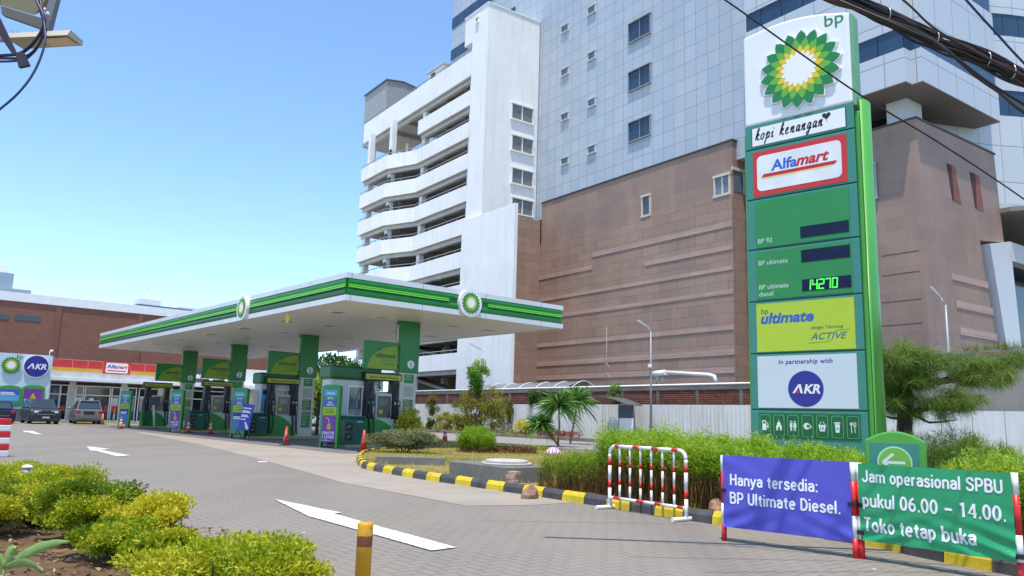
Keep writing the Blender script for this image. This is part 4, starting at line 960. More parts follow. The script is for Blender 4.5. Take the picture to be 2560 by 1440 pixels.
# black coffee shop fascia
mb = MB(SO); sbox(mb, yR+1.1, yk1, 3.75, 5.0, .85, .95); kf = mb.build('coffee_fascia', mat('coffee_grey', S(72, 74, 80), .5), shop)
mb = MB(); cy_ = FC.onX(470, 935, XS+.95)[0]
mb.text('kopi kenangan', -1.2, 4.12, .52, -.012, bold=.05, shear=.35); Mx = Matrix.Translation((XS+.95, cy_, 0)) @ Matrix.Rotation(R(90), 4, 'Z'); mb.v = [Mx @ v for v in mb.v]; mb.off = Vector(SO); mb.build('lettering', M_white, kf)
mb = MB(SO); sbox(mb, yk1+.1, yend+1, 3.7, 5.2, .5, .85); mb.build('white_panel', M_white, shop)
# glazing: dark openings with frames, pale counter things and red shelves inside
inn = mat('shop_inside', S(92, 84, 78), .8, var=.5, vs=.7)
mb = MB(SO); sbox(mb, 11.5, 41, .12, 3.3, -.95, -.9); mb.build('interior', inn, shop)
for pa, pb, m_ in ((120, 150, tglass), (146, 169, dglass), (186, 207, dglass), (209, 275, dglass), (277, 300, dglass), (316, 340, dglass), (345, 395, dglass), (430, 475, dglass), (480, 560, dglass), (570, 625, dglass)):
    y0_ = FC.onX(pa, 1000, XS)[0]; y1_ = FC.onX(pb, 1000, XS)[0]
    mb = MB(SO); sbox(mb, y0_+.05, y1_-.05, .2, 2.95, -.06, 0); wo = mb.build('window', m_, shop)
    mb = MB(SO)
    for z_ in (.12, 2.2, 2.95): sbox(mb, y0_, y1_, z_, z_+.08, -.08, .03)
    for y_ in (y0_, y1_-.08): sbox(mb, y_, y_+.08, .12, 3.0, -.08, .035)
    mb.build('frame', M_white, wo)
for pa, pb in ((95, 122), (169, 186), (300, 316), (395, 430), (560, 570), (625, 680)):
    y0_ = FC.onX(pa, 1000, XS)[0]; y1_ = FC.onX(pb, 1000, XS)[0]; mb = MB(SO); sbox(mb, y0_, y1_, .12, 3.33, -.2, -.02); mb.build('pier', shopw, shop)
for pa, pb, z0_, z1_, m_ in ((140, 164, .9, 1.3, redp), (262, 300, .9, 1.4, redp), (222, 234, 1.6, 2.0, M_white), (187, 203, 1.5, 2.0, M_white), (278, 296, 1.4, 2.1, mat('poster_pale', S(196, 196, 190), .6)), (320, 336, 1.0, 2.1, mat('door_pale', S(150, 156, 150), .6)), (350, 385, 1.0, 2.2, mat('shelf_pale', S(170, 160, 150), .6, var=.3, vs=4.)), (520, 555, .9, 2.0, mat('grey_clutter', S(140, 140, 138), .6, var=.4, vs=3.))):
    y0_ = FC.onX(pa, 1000, XS)[0]; y1_ = FC.onX(pb, 1000, XS)[0]; mb = MB(SO); sbox(mb, y0_, y1_, z0_, z1_, .005, .02); mb.build('window_poster', m_, shop)
mb = MB(SO); sbox(mb, 11.5, 41, .0, .13, .9, 3.2); mb.build('step', M_conc, shop)
mb = MB(SO)
for y_ in np.arange(12, 40, 2.4): sbox(mb, y_, y_+1.6, .0, .10, 3.9, 4.06)
mb.build('wheel_stop', mat('stop_yellow', (.60, .42, .02), .6, var=.1), shop)

XW = -71.0; WO = (XW, 10, 0)
swl = thing('sign_wall', 'pale blue sign wall with petal emblem, round blue logo and two green framed posters', 'sign wall', FC.w(XW, 10), FC.rz)
yw1 = FC.onX(125, 960, XW)[0]; zw1 = FC.onX(125, 889, XW)[1]
mb = MB(WO); mb.box(XW-.5, XW, -4, yw1, .0, zw1); mb.build('wall', mat('sign_wall_paint', S(196, 210, 216), .5, var=.03), swl)
mb = MB(WO); mb.box(XW-.52, XW+.03, -4, yw1+.02, 0, .95); mb.build('base_band', mat('slate_grey', S(84, 92, 100), .6), swl)
def onwall(mb, cy, name, mats, par=None, dx=0.0):
    Mx = Matrix.Translation((XW+dx, cy, 0)) @ Matrix.Rotation(R(90), 4, 'Z'); mb.v = [Mx @ v for v in mb.v]; mb.off = Vector(WO); return mb.build(name, mats, par or swl)
cy_, cz_ = FC.onX(27, 913, XW); r_e = FC.onX(52, 913, XW)[0]-cy_
mb = MB(); emblem(mb, 0, cz_, r_e, -.10, .06); onwall(mb, cy_, 'petal_emblem', M_pet)
cy2, cz2 = FC.onX(50, 893, XW); mb = MB(); mb.text('bp', 0, cz2-.1, .34, -.04, 'CENTER', bold=.01); onwall(mb, cy2, 'lettering', M_mgreen)
cy3, cz3 = FC.onX(90, 916, XW)
mb = MB(); mb.disc(0, cz3, .90, -.16, 40, .12); ring = onwall(mb, cy3, 'round_logo', M_white)
mb = MB(); mb.mat(0).disc(0, cz3, .83, -.17, 40, .01); akr(mb, 0.05, cz3, .80, -.173, 1, 2); onwall(mb, cy3, 'logo_face', [M_blue, M_white, M_red], ring)
for px, kind in ((19, 0), (79, 1)):
    cy4, zb4 = FC.onX(px, 1013, XW); zt4 = FC.onX(px, 962, XW)[1]; w_ = .78
    mb = MB(); n = 8; mb.prism([(w_, zb4-.1), (w_, zt4-.25)]+[(w_*math.cos(R(180*k/n)), zt4-.25+.22*math.sin(R(180*k/n))) for k in range(1, n)]+[(-w_, zt4-.25), (-w_, zb4-.1)], -.08, -.0); fr_ = onwall(mb, cy4, 'poster_frame', M_green)
    mb = MB(); mb.mat(0).box(-w_+.12, w_-.12, -.09, -.08, zb4, zt4-.3)
    if kind: d = [(.0, zt4-.6)]+[(.2*math.cos(R(a)), zt4-1.05+.2*math.sin(R(a))) for a in range(20, -201, -20)]; mb.mat(1).prism(d, -.095, -.09); mb.mat(2).text('GRATIS', -w_+.2, zb4+.32, .16, -.095, bold=.05); mb.text('1 LITER!', -w_+.2, zb4+.08, .16, -.095, bold=.05)
    else: mb.mat(1).box(-w_+.12, w_-.12, -.092, -.09, zt4-.75, zt4-.3); mb.mat(2).box(-w_+.2, w_-.5, -.095, -.092, zt4-.62, zt4-.55); mb.box(-w_+.2, w_-.4, -.095, -.092, zt4-.74, zt4-.67); mb.mat(3).box(-w_+.12, w_-.12, -.092, -.09, zb4, zb4+.35)
    onwall(mb, cy4, 'poster', [M_purple, mat('amber', (.60, .36, .015)), mat('lilac_white', (.7, .6, .75))] if kind else [M_sky, M_bluetxt, M_white, M_teal], fr_)
mb = MB(WO); mb.tube([(XW-.2, yw1-.25, zw1), (XW-.2, yw1-.25, zw1+.35)], .03, 6); mb.ball((XW-.1, yw1-.15, zw1+.38), (.2, .13, .1)); mb.build('wall_lamp', M_white, swl)
# ------------------------------------------------------------------ plain grotesque lettering drawn with a broad pen (cap height 1)
def _arc(cx, cz, rx, rz, a0, a1, n=12): return [(cx+rx*math.cos(R(a0+(a1-a0)*k/n)), cz+rz*math.sin(R(a0+(a1-a0)*k/n))) for k in range(n+1)]
_sp = lambda p: [(q[0], q[1]) for q in spline([(*a, 0) for a in p], 6)]
_bowl = _arc(.26, .345, .185, .30, 0, 360, 24)
PEN = {
 'a': (.50, [_arc(.25, .49, .18, .155, 165, 0)+[(.43, 0)], [(.43, .40), (.27, .40)]+_arc(.25, .225, .175, .18, 90, 270)+[(.43, .17)]]),
 'n': (.52, [[(.08, 0), (.08, .69)], _arc(.265, .45, .185, .195, 175, 0)+[(.45, 0)]]),
 'y': (.50, [[(.03, .69), (.25, .04)], [(.47, .69), (.23, -.04), (.16, -.19), (.03, -.21)]]),
 't': (.36, [[(.19, .88), (.19, .17)]+_arc(.31, .17, .12, .13, 180, 275, 6), [(.03, .63), (.35, .63)]]),
 'e': (.52, [[(.08, .36), (.455, .36)]+_arc(.265, .345, .19, .30, 2, 318, 22)]),
 'r': (.36, [[(.08, 0), (.08, .69)], _arc(.27, .44, .19, .20, 172, 78, 8)]),
 's': (.48, [_sp([(.41, .51), (.35, .61), (.24, .645), (.12, .60), (.09, .50), (.16, .40), (.30, .33), (.40, .25), (.40, .13), (.30, .05), (.20, .045), (.10, .09), (.06, .18)])]),
 'd': (.52, [_bowl, [(.445, 0), (.445, 1.03)]]), 'b': (.52, [_bowl, [(.075, 0), (.075, 1.03)]]),
 'p': (.52, [_bowl, [(.075, -.22), (.075, .69)]]), 'o': (.52, [_bowl]),
 'i': (.17, [[(.085, 0), (.085, .69)], [(.085, .86), (.085, .99)]]), 'l': (.17, [[(.085, 0), (.085, 1.03)]]),
 'm': (.82, [[(.08, 0), (.08, .69)], _arc(.24, .47, .165, .175, 175, 0)+[(.405, 0)], _arc(.57, .47, .165, .175, 175, 0)+[(.735, 0)]]),
 'u': (.52, [[(.075, .69), (.075, .22)]+_arc(.255, .22, .18, .175, 180, 355), [(.44, .69), (.44, 0)]]),
 'k': (.49, [[(.08, 0), (.08, 1.03)], [(.43, .69), (.10, .29)], [(.21, .41), (.45, 0)]]),
 'H': (.64, [[(.09, 0), (.09, 1)], [(.55, 0), (.55, 1)], [(.09, .52), (.55, .52)]]),
 'B': (.58, [[(.09, 0), (.09, 1)], [(.09, .95), (.28, .95)]+_arc(.30, .745, .19, .205, 90, -90)+[(.09, .54)], [(.28, .54)]+_arc(.31, .295, .21, .245, 90, -90)+[(.09, .05)]]),
 'P': (.57, [[(.09, 0), (.09, 1)], [(.09, .95), (.29, .95)]+_arc(.30, .69, .21, .26, 90, -90)+[(.09, .43)]]),
 'U': (.60, [[(.08, 1), (.08, .30)]+_arc(.30, .30, .22, .25, 180, 360)+[(.52, 1)]]),
 'D': (.60, [[(.09, 0), (.09, 1)], [(.09, .95), (.24, .95)]+_arc(.24, .50, .29, .45, 90, -90, 16)+[(.09, .05)]]),
 'J': (.52, [[(.42, 1), (.42, .28)]+_arc(.235, .28, .185, .23, 0, -180)]),
 'S': (.58, [_sp([(.51, .74), (.46, .89), (.30, .955), (.13, .89), (.09, .74), (.18, .61), (.32, .53), (.46, .43), (.51, .27), (.44, .11), (.29, .045), (.12, .11), (.06, .27)])]),
 'T': (.58, [[(.29, 0), (.29, 1)], [(.02, .94), (.56, .94)]]),
 '0': (.56, [_arc(.28, .5, .205, .45, 0, 360, 28)]),
 '6': (.56, [_arc(.285, .30, .20, .25, 0, 360, 22), _sp([(.43, .94), (.28, .86), (.14, .66), (.085, .36)])]),
 '1': (.50, [[(.29, 0), (.29, 1)], [(.30, .95), (.08, .83)]]), '4': (.58, [[(.43, 0), (.43, .98)], [(.42, .96), (.06, .30), (.56, .30)]]),
 '–': (.66, [[(.08, .42), (.58, .42)]]), '.': (.22, [[(.06, .06), (.18, .06)]]), ':': (.22, [[(.05, .06), (.17, .06)], [(.05, .60), (.17, .60)]]), ' ': (.25, [])}
def pen(mb, txt, x, z, h, y, width, wd=.165):
    """Lettering from x spanning the given width."""
    tot = sum(PEN[c][0]+.075 for c in txt); sx = width/(tot*h); k = 0
    for c in txt:
        w_, st = PEN[c]
        for s_ in st: mb.stroke([(x+q[0]*h*sx, z+q[1]*h) for q in s_], wd*h*(.5+.5*sx), y-.00012*(k % 5)); k += 1
        x += (w_+.075)*h*sx
    return mb
# ================================================================== price pylon
pr_ = ray(2160, 700); hd = R(-47.6)
FS0 = Frame(math.atan2(-math.cos(hd), -math.sin(hd)))
dR = 14.0; pR = on_y(2155, 700, dR); D_ = float(pR @ FS0.ny)
xR = float(pR @ FS0.ex)
FS = Frame(FS0.rz, *(FS0.ex*xR + FS0.ny*D_)[:2])          # origin at the right end of the panel face, y=0 is the face
W0 = FS.onY(1873, 700, 0)[0]                               # left end (negative)
zl = lambda yl: FS.onY(1875, yl, 0)[1]
py = thing('price_pylon', 'tall green price pylon with white petal emblem head, tenant panels and glowing price digits', 'sign', FS.w(W0/2, .3), FS.rz)
PO = (W0/2, .3, 0)
wp = -W0
ztop_l = FS.onY(1868, 95, 0)[1]; ztop_r = FS.onY(2140, 25, 0)[1]; ztm = FS.onY(1990, 30, 0)[1]
zW = zl(318)
zsh = FS.onX(2168, 262, .12)[1]
sh_m = mat('pylon_lime_green', (.075, .33, .045), .3, var=.06)
mb = MB(PO); mb.box(W0-.075, .09, .05, .42, 0, zl(335)); mb.build('green_body', sh_m, py, bevel=.05, seg=3)
mb = MB(PO); n = 8; p = [(.10, .02)]+[(.10+.10*math.sin(R(180*k/n)), .25-.23*math.cos(R(180*k/n))) for k in range(n+1)]+[(.10, .48)]
mb.prism([(x, y) for x, y in p], 0, zsh, 'z', smooth=True); mb.build('green_fin', sh_m, py)
mb = MB(PO); mb.box(.09, .13, .10, .30, 0.0, zsh+.06); mb.build('fin_back', M_mgreen, py)
n = 14
arch = [(W0-.01+(wp+.0)*k/n, ztop_l+(ztop_r-ztop_l)*k/n+.16*math.sin(math.pi*k/n)) for k in range(n+1)]
mb = MB(PO); mb.prism([(W0-.01, zW), (-.01, zW)]+arch[::-1], -.03, .30); mb.build('emblem_head', mat('pylon_white', (.76, .77, .77), .35, var=.03), py, bevel=.05, seg=3)
mb = MB(PO); mb.prism([(-.01, zW-.05), (.05, zW-.05), (.05, ztop_r-.06), (-.01, ztop_r-.02)], .0, .28); mb.build('head_side', mat('pale_green', (.14, .34, .16), .4), py)
ec = FS.onY(1997, 171, -.1); er = (FS.onY(2093, 171, -.1)[0]-FS.onY(1897, 171, -.1)[0])/2*1.02
mb = MB(PO); mb.mat(0).prism(star(ec[0], ec[1], er*1.045, er*.855, R(5)), -.075, -.028); emblem(mb, ec[0], ec[1], er, -.075, .02, 1)
mb.build('petal_emblem', [M_white]+M_pet, py)
bp_ = FS.onY(2084, 58, -.04); mb = MB(PO); mb.text('bp', bp_[0], bp_[1]-.02, .25, -.034, 'CENTER', bold=.004, sx=1.15); mb.build('lettering', M_mgreen, py)
# teal panels with dark joints
edges = [318, 378, 503, 628, 757, 886, 1024, 1150]
zz = [zl(e) for e in edges]
mb = MB(PO); mb.box(W0, -.0, .0, .06, 0.3, zz[0]); mb.build('joint_backing', M_dgreen, py)
def panel(k): mb = MB(PO); mb.box(W0+.004, -.004, -.03, .05, zz[k+1]+.012, zz[k]-.012); return mb.build('panel', M_teal, py, bevel=.012)
pan = [panel(k) for k in range(7)]
yf = -.034
def pbox(mb, p0, p1, th=.006, y=-.03):
    (xa, za), (xb, zb_) = FS.onY(*p0, y), FS.onY(*p1, y); return mb.box(min(xa, xb), max(xa, xb), y-th, y, min(za, zb_), max(za, zb_))
def mid(k): return (zz[k]+zz[k+1])/2
xl_, xr_ = W0+.155, -.155
def board(k, m, lo, hi, par, name='board', l=0., r=0.): mb = MB(PO); mb.box(xl_+l, xr_-r, -.040, -.03, lo, hi); return mb.build(name, m, py)
# script tenant name
hgt = zz[0]-zz[1]
kb_ = board(0, M_white, zz[1]+.065*1, zz[0]-.075, pan[0])
mb = MB(PO); mb.box(xr_, xr_+.015, -.039, -.03, zz[1]+.065, zz[0]-.075); mb.box(xl_-.015, xl_, -.039, -.03, zz[1]+.065, zz[0]-.075); mb.build('board_edge', M_navy, kb_)
GLY = {  # hand drawn script letters as pen strokes in a unit x-height box
 'k': [[(.05, 0), (.28, 1.05), (.42, 1.75), (.36, 1.9), (.24, 1.5), (.08, .3)], [(.12, .45), (.40, .95), (.52, .8), (.26, .52), (.50, .02), (.70, .14)]],
 'o': [[(.40, .95), (.12, .7), (.08, .2), (.28, .0), (.52, .3), (.50, .8), (.36, .95), (.62, .8)]],
 'p': [[(.0, .5), (.26, .98), (-.04, -.85)], [(.17, .6), (.42, .98), (.56, .7), (.44, .12), (.20, .05), (.70, .2)]],
 'i': [[(.06, .5), (.24, .98), (.14, .2), (.24, .02), (.42, .2)], [(.30, 1.35), (.35, 1.45)]],
 'e': [[(.06, .4), (.38, .62), (.42, .92), (.26, .96), (.10, .5), (.16, .06), (.36, .02), (.58, .25)]],
 'n': [[(.0, .5), (.18, .96), (.06, .0)], [(.10, .4), (.38, .96), (.48, .85), (.36, .15), (.46, .0), (.64, .2)]],
 'a': [[(.48, .88), (.24, .94), (.06, .4), (.16, .02), (.40, .4), (.54, .94), (.46, .15), (.54, .0), (.70, .2)]],
 'g': [[(.48, .88), (.24, .94), (.06, .4), (.16, .06), (.40, .4), (.54, .94), (.34, -.6), (.12, -.8), (.06, -.55), (.70, .2)]]}
def script(mb, txt, x, z, h, y, wd, adv=.66, rise=0.0):
    for ch in txt:
        if ch == ' ': x += h*.55; continue
        for st in GLY[ch]: mb.stroke([(x+(q[0]+q[1]*.18)*h, z+q[1]*h) for q in spline([(*a, 0) for a in st], 5)], wd, y)
        x += adv*h; z += rise*h
    return x
mb = MB(PO); zc_ = (zz[0]+zz[1])/2; hx = .128
xe_ = script(mb, 'kopi kenangan', xl_+.06, zc_-.075, hx, -.0415, .027, .865)
hc = (xe_+.055, zc_+.105); hp = []
for k in range(24):
    a = 2*math.pi*k/24; hp.append((hc[0]+.0052*16*math.sin(a)**3, hc[1]+.0050*(13*math.cos(a)-5*math.cos(2*a)-2*math.cos(3*a)-math.cos(4*a))))
mb.prism(hp, -.0425, -.0405); mb.stroke([(hc[0], hc[1]-.08), (hc[0]+.006, hc[1]-.13)], .008, -.0415); mb.build('lettering', mat('script_ink', (.012, .012, .022), .5), kb_)
# supermarket board
zb1, zb0 = zz[1]-.07, zz[2]+.055
rb = board(1, mat('board_red', (.56, .025, .022), .35, var=.05), zb0, zb1, pan[1])
mb = MB(PO); wI0, wI1 = xl_+.085, xr_-.10
mb.rrect(wI0, wI1, zb0+.10, zb1-.10, .10, -.044)
mb.build('white_inset', mat('board_white', (.72, .74, .74), .4), rb)
mb = MB(PO); zt_ = (zb0+zb1)/2+.02; xm_ = wI0+(wI1-wI0)*.49
mb.mat(0).text('Alfa', xm_, zt_, .215, -.046, 'RIGHT', bold=.042, shear=.08, sx=1.1); mb.mat(1).text('mart', xm_-.025, zt_, .215, -.0465, bold=.045, shear=.3, sx=1.06)
xa_, xb_ = wI0+.09, wI1-.09
mb.mat(1).prism([(xa_, zt_-.115), (xb_-.05, zt_-.115), (xb_, zt_-.075), (xb_, zt_-.045), (xa_+.05, zt_-.045)], -.046, -.044)
mb.mat(2).prism([(xa_, zt_-.145), (xb_-.1, zt_-.145), (xb_-.04, zt_-.115), (xa_, zt_-.115)], -.0455, -.044)
mb.build('lettering', [mat('alfa_blue', (.045, .11, .50), .4), mat('mart_red', (.50, .012, .018), .4), mat('line_yellow', (.72, .60, .22), .5)], rb)
# price boards
pg = mat('price_green', (.022, .23, .055), .4, var=.06); led = mat('led_panel', (.007, .016, .05), .6, var=.3, vs=6., spec=.2)
def led_panel(par, z0_, z1_):
    x0_ = xl_+(xr_-xl_)*.50; mb = MB(PO); mb.box(x0_, xr_-.02, -.046, -.04, z0_, z1_); return mb.build('led_display', led, par), x0_
b3 = board(2, pg, zz[3]+.035, zz[2]-.055, pan[2], l=.02, r=-.0); l1, lx = led_panel(b3, zz[3]+.12, zz[3]+.345)
mb = MB(PO); mb.text('BP 92', xl_+.06, zz[3]+.12, .095, -.042, bold=.005); mb.build('lettering', mat('price_print', (.50, .62, .55), .5), b3)
b4 = board(3, pg, zz[4]+.04, zz[3]-.06, pan[3], l=.02, r=-.0); l2, _ = led_panel(b4, zz[3]-.36, zz[3]-.12); l3, _ = led_panel(b4, zz[4]+.13, zz[4]+.36)
for t_, z_ in (('BP ultimate', zz[3]-.325), ('BP ultimate', zz[4]+.24), ('diesel', zz[4]+.10)): mb = MB(PO); mb.text(t_, xl_+.06, z_, .095, -.042, bold=.006); mb.build('lettering', MATS['price_print'], b4)
SEGS = {'1': 'bc', '4': 'fgbc', '2': 'abged', '7': 'abc', '0': 'abcdef'}
x = lx+.07; z0_, h_ = zz[4]+.155, .175
for ch in '14270':
    w_ = .085; mb = MB(PO)
    L_ = {'a': ((0, 1), (1, 1)), 'b': ((1, 1), (1, .5)), 'c': ((1, .5), (1, 0)), 'd': ((0, 0), (1, 0)), 'e': ((0, 0), (0, .5)), 'f': ((0, .5), (0, 1)), 'g': ((0, .5), (1, .5))}
    for s_ in SEGS[ch]:
        (a0, a1), (c0, c1) = L_[s_]; n_ = 7 if s_ in 'adg' else 7
        for q in range(n_+1):
            u = a0+(c0-a0)*q/n_; v = a1+(c1-a1)*q/n_; xx, zv = x+u*w_+v*.012, z0_+v*h_; mb.box(xx-.0085, xx+.0085, -.049, -.046, zv-.0085, zv+.0085)
    x += .125; mb.build('led_digit', emit('led_green', (.06, .85, .05), .9), b4)
# lime board
lb = board(4, mat('board_lime', (.42, .55, .025), .35, var=.04), zz[5]+.035, zz[4]-.05, pan[4], l=.0, r=-.01)
mb = MB(PO); zc_ = zz[4]
mb.mat(0).text('bp', xl_+.09, zc_-.25, .115, -.042); mb.mat(1).text('ultimate', xl_+.07, zc_-.44, .205, -.042, bold=.05, shear=.22, sx=1.12)
mb.mat(0).text('dengan Teknologi', xr_-.19, zc_-.60, .058, -.042, 'RIGHT', bold=.01, spacing=1.05); mb.mat(2).text('ACTIVE', xr_-.17, zc_-.80, .125, -.042, 'RIGHT', shear=.35, bold=.01, sx=1.1)
mb.mat(3).stroke([(q[0], q[1]) for q in spline([(xr_-.85, zc_-.86, 0), (xr_-.5, zc_-.85, 0), (xr_-.40, zc_-.80, 0)], 6)], .014, -.0415); mb.stroke([(q[0], q[1]) for q in spline([(xr_-.36, zc_-.67, 0), (xr_-.28, zc_-.645, 0), (xr_-.08, zc_-.64, 0)], 6)], .014, -.0415)
mb.build('lettering', [mat('print_grey_green', (.06, .10, .06), .5), mat('print_blue', (.04, .10, .42), .4), mat('print_slate', (.04, .09, .20), .4), mat('print_leaf', (.14, .36, .05), .4)], lb)
# partner board
wb = board(5, mat('board_pale', (.56, .62, .66), .35, var=.03), zz[6]+.04, zz[5]-.05, pan[5], l=-.005, r=-.01)
mb = MB(PO); xm_ = (xl_+xr_)/2; zc_ = zz[6]+.42
mb.mat(0).text('In partnership with', xm_, zz[5]-.21, .088, -.042, 'CENTER', bold=.025, shear=.18, spacing=1.08)
mb.mat(0).disc(xm_, zc_-.02, .335, -.043, 40, .003); akr(mb, xm_+.015, zc_-.02, .32, -.045, 1, 2)
mb.build('round_logo', [M_blue, M_white, M_red], wb)
# pictogram strip
ib = board(6, M_dgreen, zz[6]-.52, zz[6]-.06, pan[6], l=.0, r=-.03)
xs = np.linspace(xl_+.125, xr_-.10, 7); cz_ = zz[6]-.29
for x in xs:
    mb = MB(PO); mb.mat(0).rrect(x-.107, x+.107, cz_-.20, cz_+.20, .03, -.044); mb.mat(1).rrect(x-.096, x+.096, cz_-.189, cz_+.189, .024, -.0455)
    mb.build('pictogram_tile', [mat('tile_line', (.10, .38, .16), .5), mat('tile_green', (.006, .11, .03), .4)], ib)
y_ = -.047; picm = [mat('pictogram_white', (.70, .76, .70), .5), MATS['tile_green']]
def bx(x0, x1, z0, z1): mb.box(x0, x1, y_, y_+.0012, z0, z1)
mb = MB(PO); x = xs[0]; bx(x-.055, x+.02, cz_-.08, cz_+.09); bx(x-.065, x+.03, cz_-.095, cz_-.08); mb.stroke([(x+.02, cz_+.05), (x+.055, cz_+.04), (x+.062, cz_-.04), (x+.045, cz_-.06), (x+.038, cz_)], .014, y_)
mb.mat(1).box(x-.042, x+.008, y_-.001, y_, cz_+.03, cz_+.07)
mb.build('pictogram', picm, ib)
mb = MB(PO); x = xs[1]; mb.prism([(x-.055, cz_-.09), (x-.02, cz_-.09), (x-.02, cz_-.04), (x, cz_-.02), (x+.02, cz_-.04), (x+.02, cz_-.09), (x+.055, cz_-.09), (x+.055, cz_-.01), (x+.04, cz_+.0), (x+.03, cz_+.05), (x, cz_+.08), (x-.03, cz_+.05), (x-.04, cz_), (x-.055, cz_-.01)], y_, y_+.0012); bx(x-.004, x+.004, cz_+.08, cz_+.115)
mb.build('pictogram', picm, ib)
mb = MB(PO); x = xs[2]
for s_ in (-.038, .038):
    mb.disc(x+s_, cz_+.075, .016, y_, 12, .0012); mb.prism([(x+s_-.022, cz_+.05), (x+s_+.022, cz_+.05), (x+s_+(.03 if s_ > 0 else .02), cz_-.03), (x+s_+.012, cz_-.03), (x+s_+.012, cz_-.095), (x+s_-.012, cz_-.095), (x+s_-.012, cz_-.03), (x+s_-(.03 if s_ > 0 else .02), cz_-.03)], y_, y_+.0012)
bx(x-.003, x+.003, cz_-.1, cz_+.09)
mb.build('pictogram', picm, ib)
mb = MB(PO); x = xs[3]; mb.disc(x-.012, cz_, .062, y_, 22, .0012); mb.disc(x+.05, cz_-.01, .028, y_, 14, .0012)
mb.mat(1).disc(x+.012, cz_, .026, y_-.001, 14, .001); mb.disc(x+.05, cz_-.01, .011, y_-.001, 12, .001)
mb.build('pictogram', picm, ib)
mb = MB(PO); x = xs[4]; mb.prism([(x-.065, cz_+.02), (x-.045, cz_-.085), (x+.045, cz_-.085), (x+.065, cz_+.02)], y_, y_+.0012); bx(x-.072, x+.072, cz_+.015, cz_+.03); mb.stroke([(x-.05, cz_+.03), (x-.015, cz_+.09)], .01, y_); mb.stroke([(x+.05, cz_+.03), (x+.015, cz_+.09)], .01, y_)
mb.mat(1)
for k in (-.028, 0, .028): mb.box(x+k-.006, x+k+.006, y_-.001, y_, cz_-.06, cz_-.005)
mb.build('pictogram', picm, ib)
mb = MB(PO); x = xs[5]; mb.prism([(x-.045, cz_+.05), (x-.032, cz_-.10), (x+.032, cz_-.10), (x+.045, cz_+.05)], y_, y_+.0012); bx(x-.052, x+.052, cz_+.06, cz_+.085)
mb.mat(1).disc(x, cz_-.03, .024, y_-.001, 14, .001); mb.mat(0).disc(x, cz_-.03, .015, y_-.002, 12, .001)
mb.build('pictogram', picm, ib)
mb = MB(PO); x = xs[6]; mb.disc(x-.028, cz_+.06, .026, y_, 14, .0012); bx(x-.034, x-.022, cz_-.10, cz_+.05); bx(x+.026, x+.036, cz_-.10, cz_+.04)
for k in (-.02, 0, .02): bx(x+.031+k-.004, x+.031+k+.004, cz_+.02, cz_+.095)
bx(x+.007, x+.055, cz_+.012, cz_+.03)
mb.build('pictogram', picm, ib)

# ------------------------------------------------------------------ direction sign with arrow
ds = thing('direction_sign', 'small arched green sign with a white arrow in a round badge, behind the green banner', 'sign', (*on_y(2236, 1085, 9.4)[:2], 0), R(-27))
wq, zq = .325, on_y(2236, 1078, 9.4)[2]
mb = MB(); n = 10; p = [(-wq, 0), (wq, 0), (wq, zq-.11)]+[(wq-2*wq*k/n, zq-.11+.11*math.sin(math.pi*k/n)) for k in range(1, n)]+[(-wq, zq-.11)]
mb.prism(p, -.07, .07); mb.build('frame', sh_m, ds, bevel=.02)
mb = MB(); mb.box(-wq+.055, wq-.075, -.082, -.07, .1, zq-.14); pn_ = mb.build('panel', M_teal, ds)
mb = MB(); cz_ = on_y(2238, 1156, 9.4)[2]; mb.mat(0).disc(-.01, cz_, .185, -.088, 32, .006); mb.mat(1).disc(-.01, cz_, .170, -.090, 32, .002)
mb.mat(2).stroke([(.10, cz_), (-.13, cz_)], .032, -.092); mb.stroke([(-.02, cz_+.10), (-.135, cz_-.002)], .032, -.0925); mb.stroke([(-.02, cz_-.10), (-.135, cz_+.002)], .032, -.093)
mb.build('arrow_badge', [mat('badge_line', (.45, .68, .42), .5), mat('badge_green', (.16, .42, .06), .4), mat('arrow_white', (.62, .68, .62), .5)], pn_)

# ------------------------------------------------------------------ red and white barriers
bw_ = mat('barrier_white', (.76, .75, .72), .45, var=.06, stain=.15); br_ = mat('barrier_red', (.60, .018, .02), .4, var=.1)
def striped(mb, a, b, r, cuts, n=10):
    a, b = Vector(a), Vector(b); last = 0.0; k = 0
    for c in list(cuts)+[1.0]: mb.mat(k % 2).tube([a.lerp(b, last), a.lerp(b, c)], r, n, True); last = c; k += 1
def two(px0, px1): a, b = on_z(*px0, 0), on_z(*px1, 0); return a, b, math.dist(a[:2], b[:2]), math.atan2(b[1]-a[1], b[0]-a[0])
a, b, Lb, rz = two((1524, 1272), (1716, 1303))
bar = thing('crowd_barrier', 'bare red and white tube barrier with six uprights standing before the hedge', 'barrier', ((a[0]+b[0])/2, (a[1]+b[1])/2, 0), rz)
h = .93; x0, x1 = -Lb/2, Lb/2
for x, s_ in ((x0, 1), (x1, -1)):
    mb = MB(); striped(mb, (x, 0, .03), (x, 0, h-.12), .026, (.33, .48, .78, .90) if s_ < 0 else (.36, .50, .78, .92)); mb.build('post', [bw_, br_], bar)
mb = MB()
arcL = [(x0+.12-.12*math.cos(R(a_)), 0, h-.12+.12*math.sin(R(a_))) for a_ in range(0, 91, 15)]; arcR = [(-p[0], 0, p[2]) for p in arcL][::-1]
mb.mat(0).tube(arcL, .026, 10); mb.tube(arcR, .026, 10); striped(mb, (x0+.12, 0, h), (x1-.12, 0, h), .026, (.0001, .07, .30, .40, .60, .70, .90, .99)); mb.build('top_rail', [bw_, br_], bar)
mb = MB(); striped(mb, (x0, 0, .17), (x1, 0, .17), .022, (.06, .16, .38, .48, .62, .70, .90, .97)); mb.build('bottom_rail', [bw_, br_], bar)
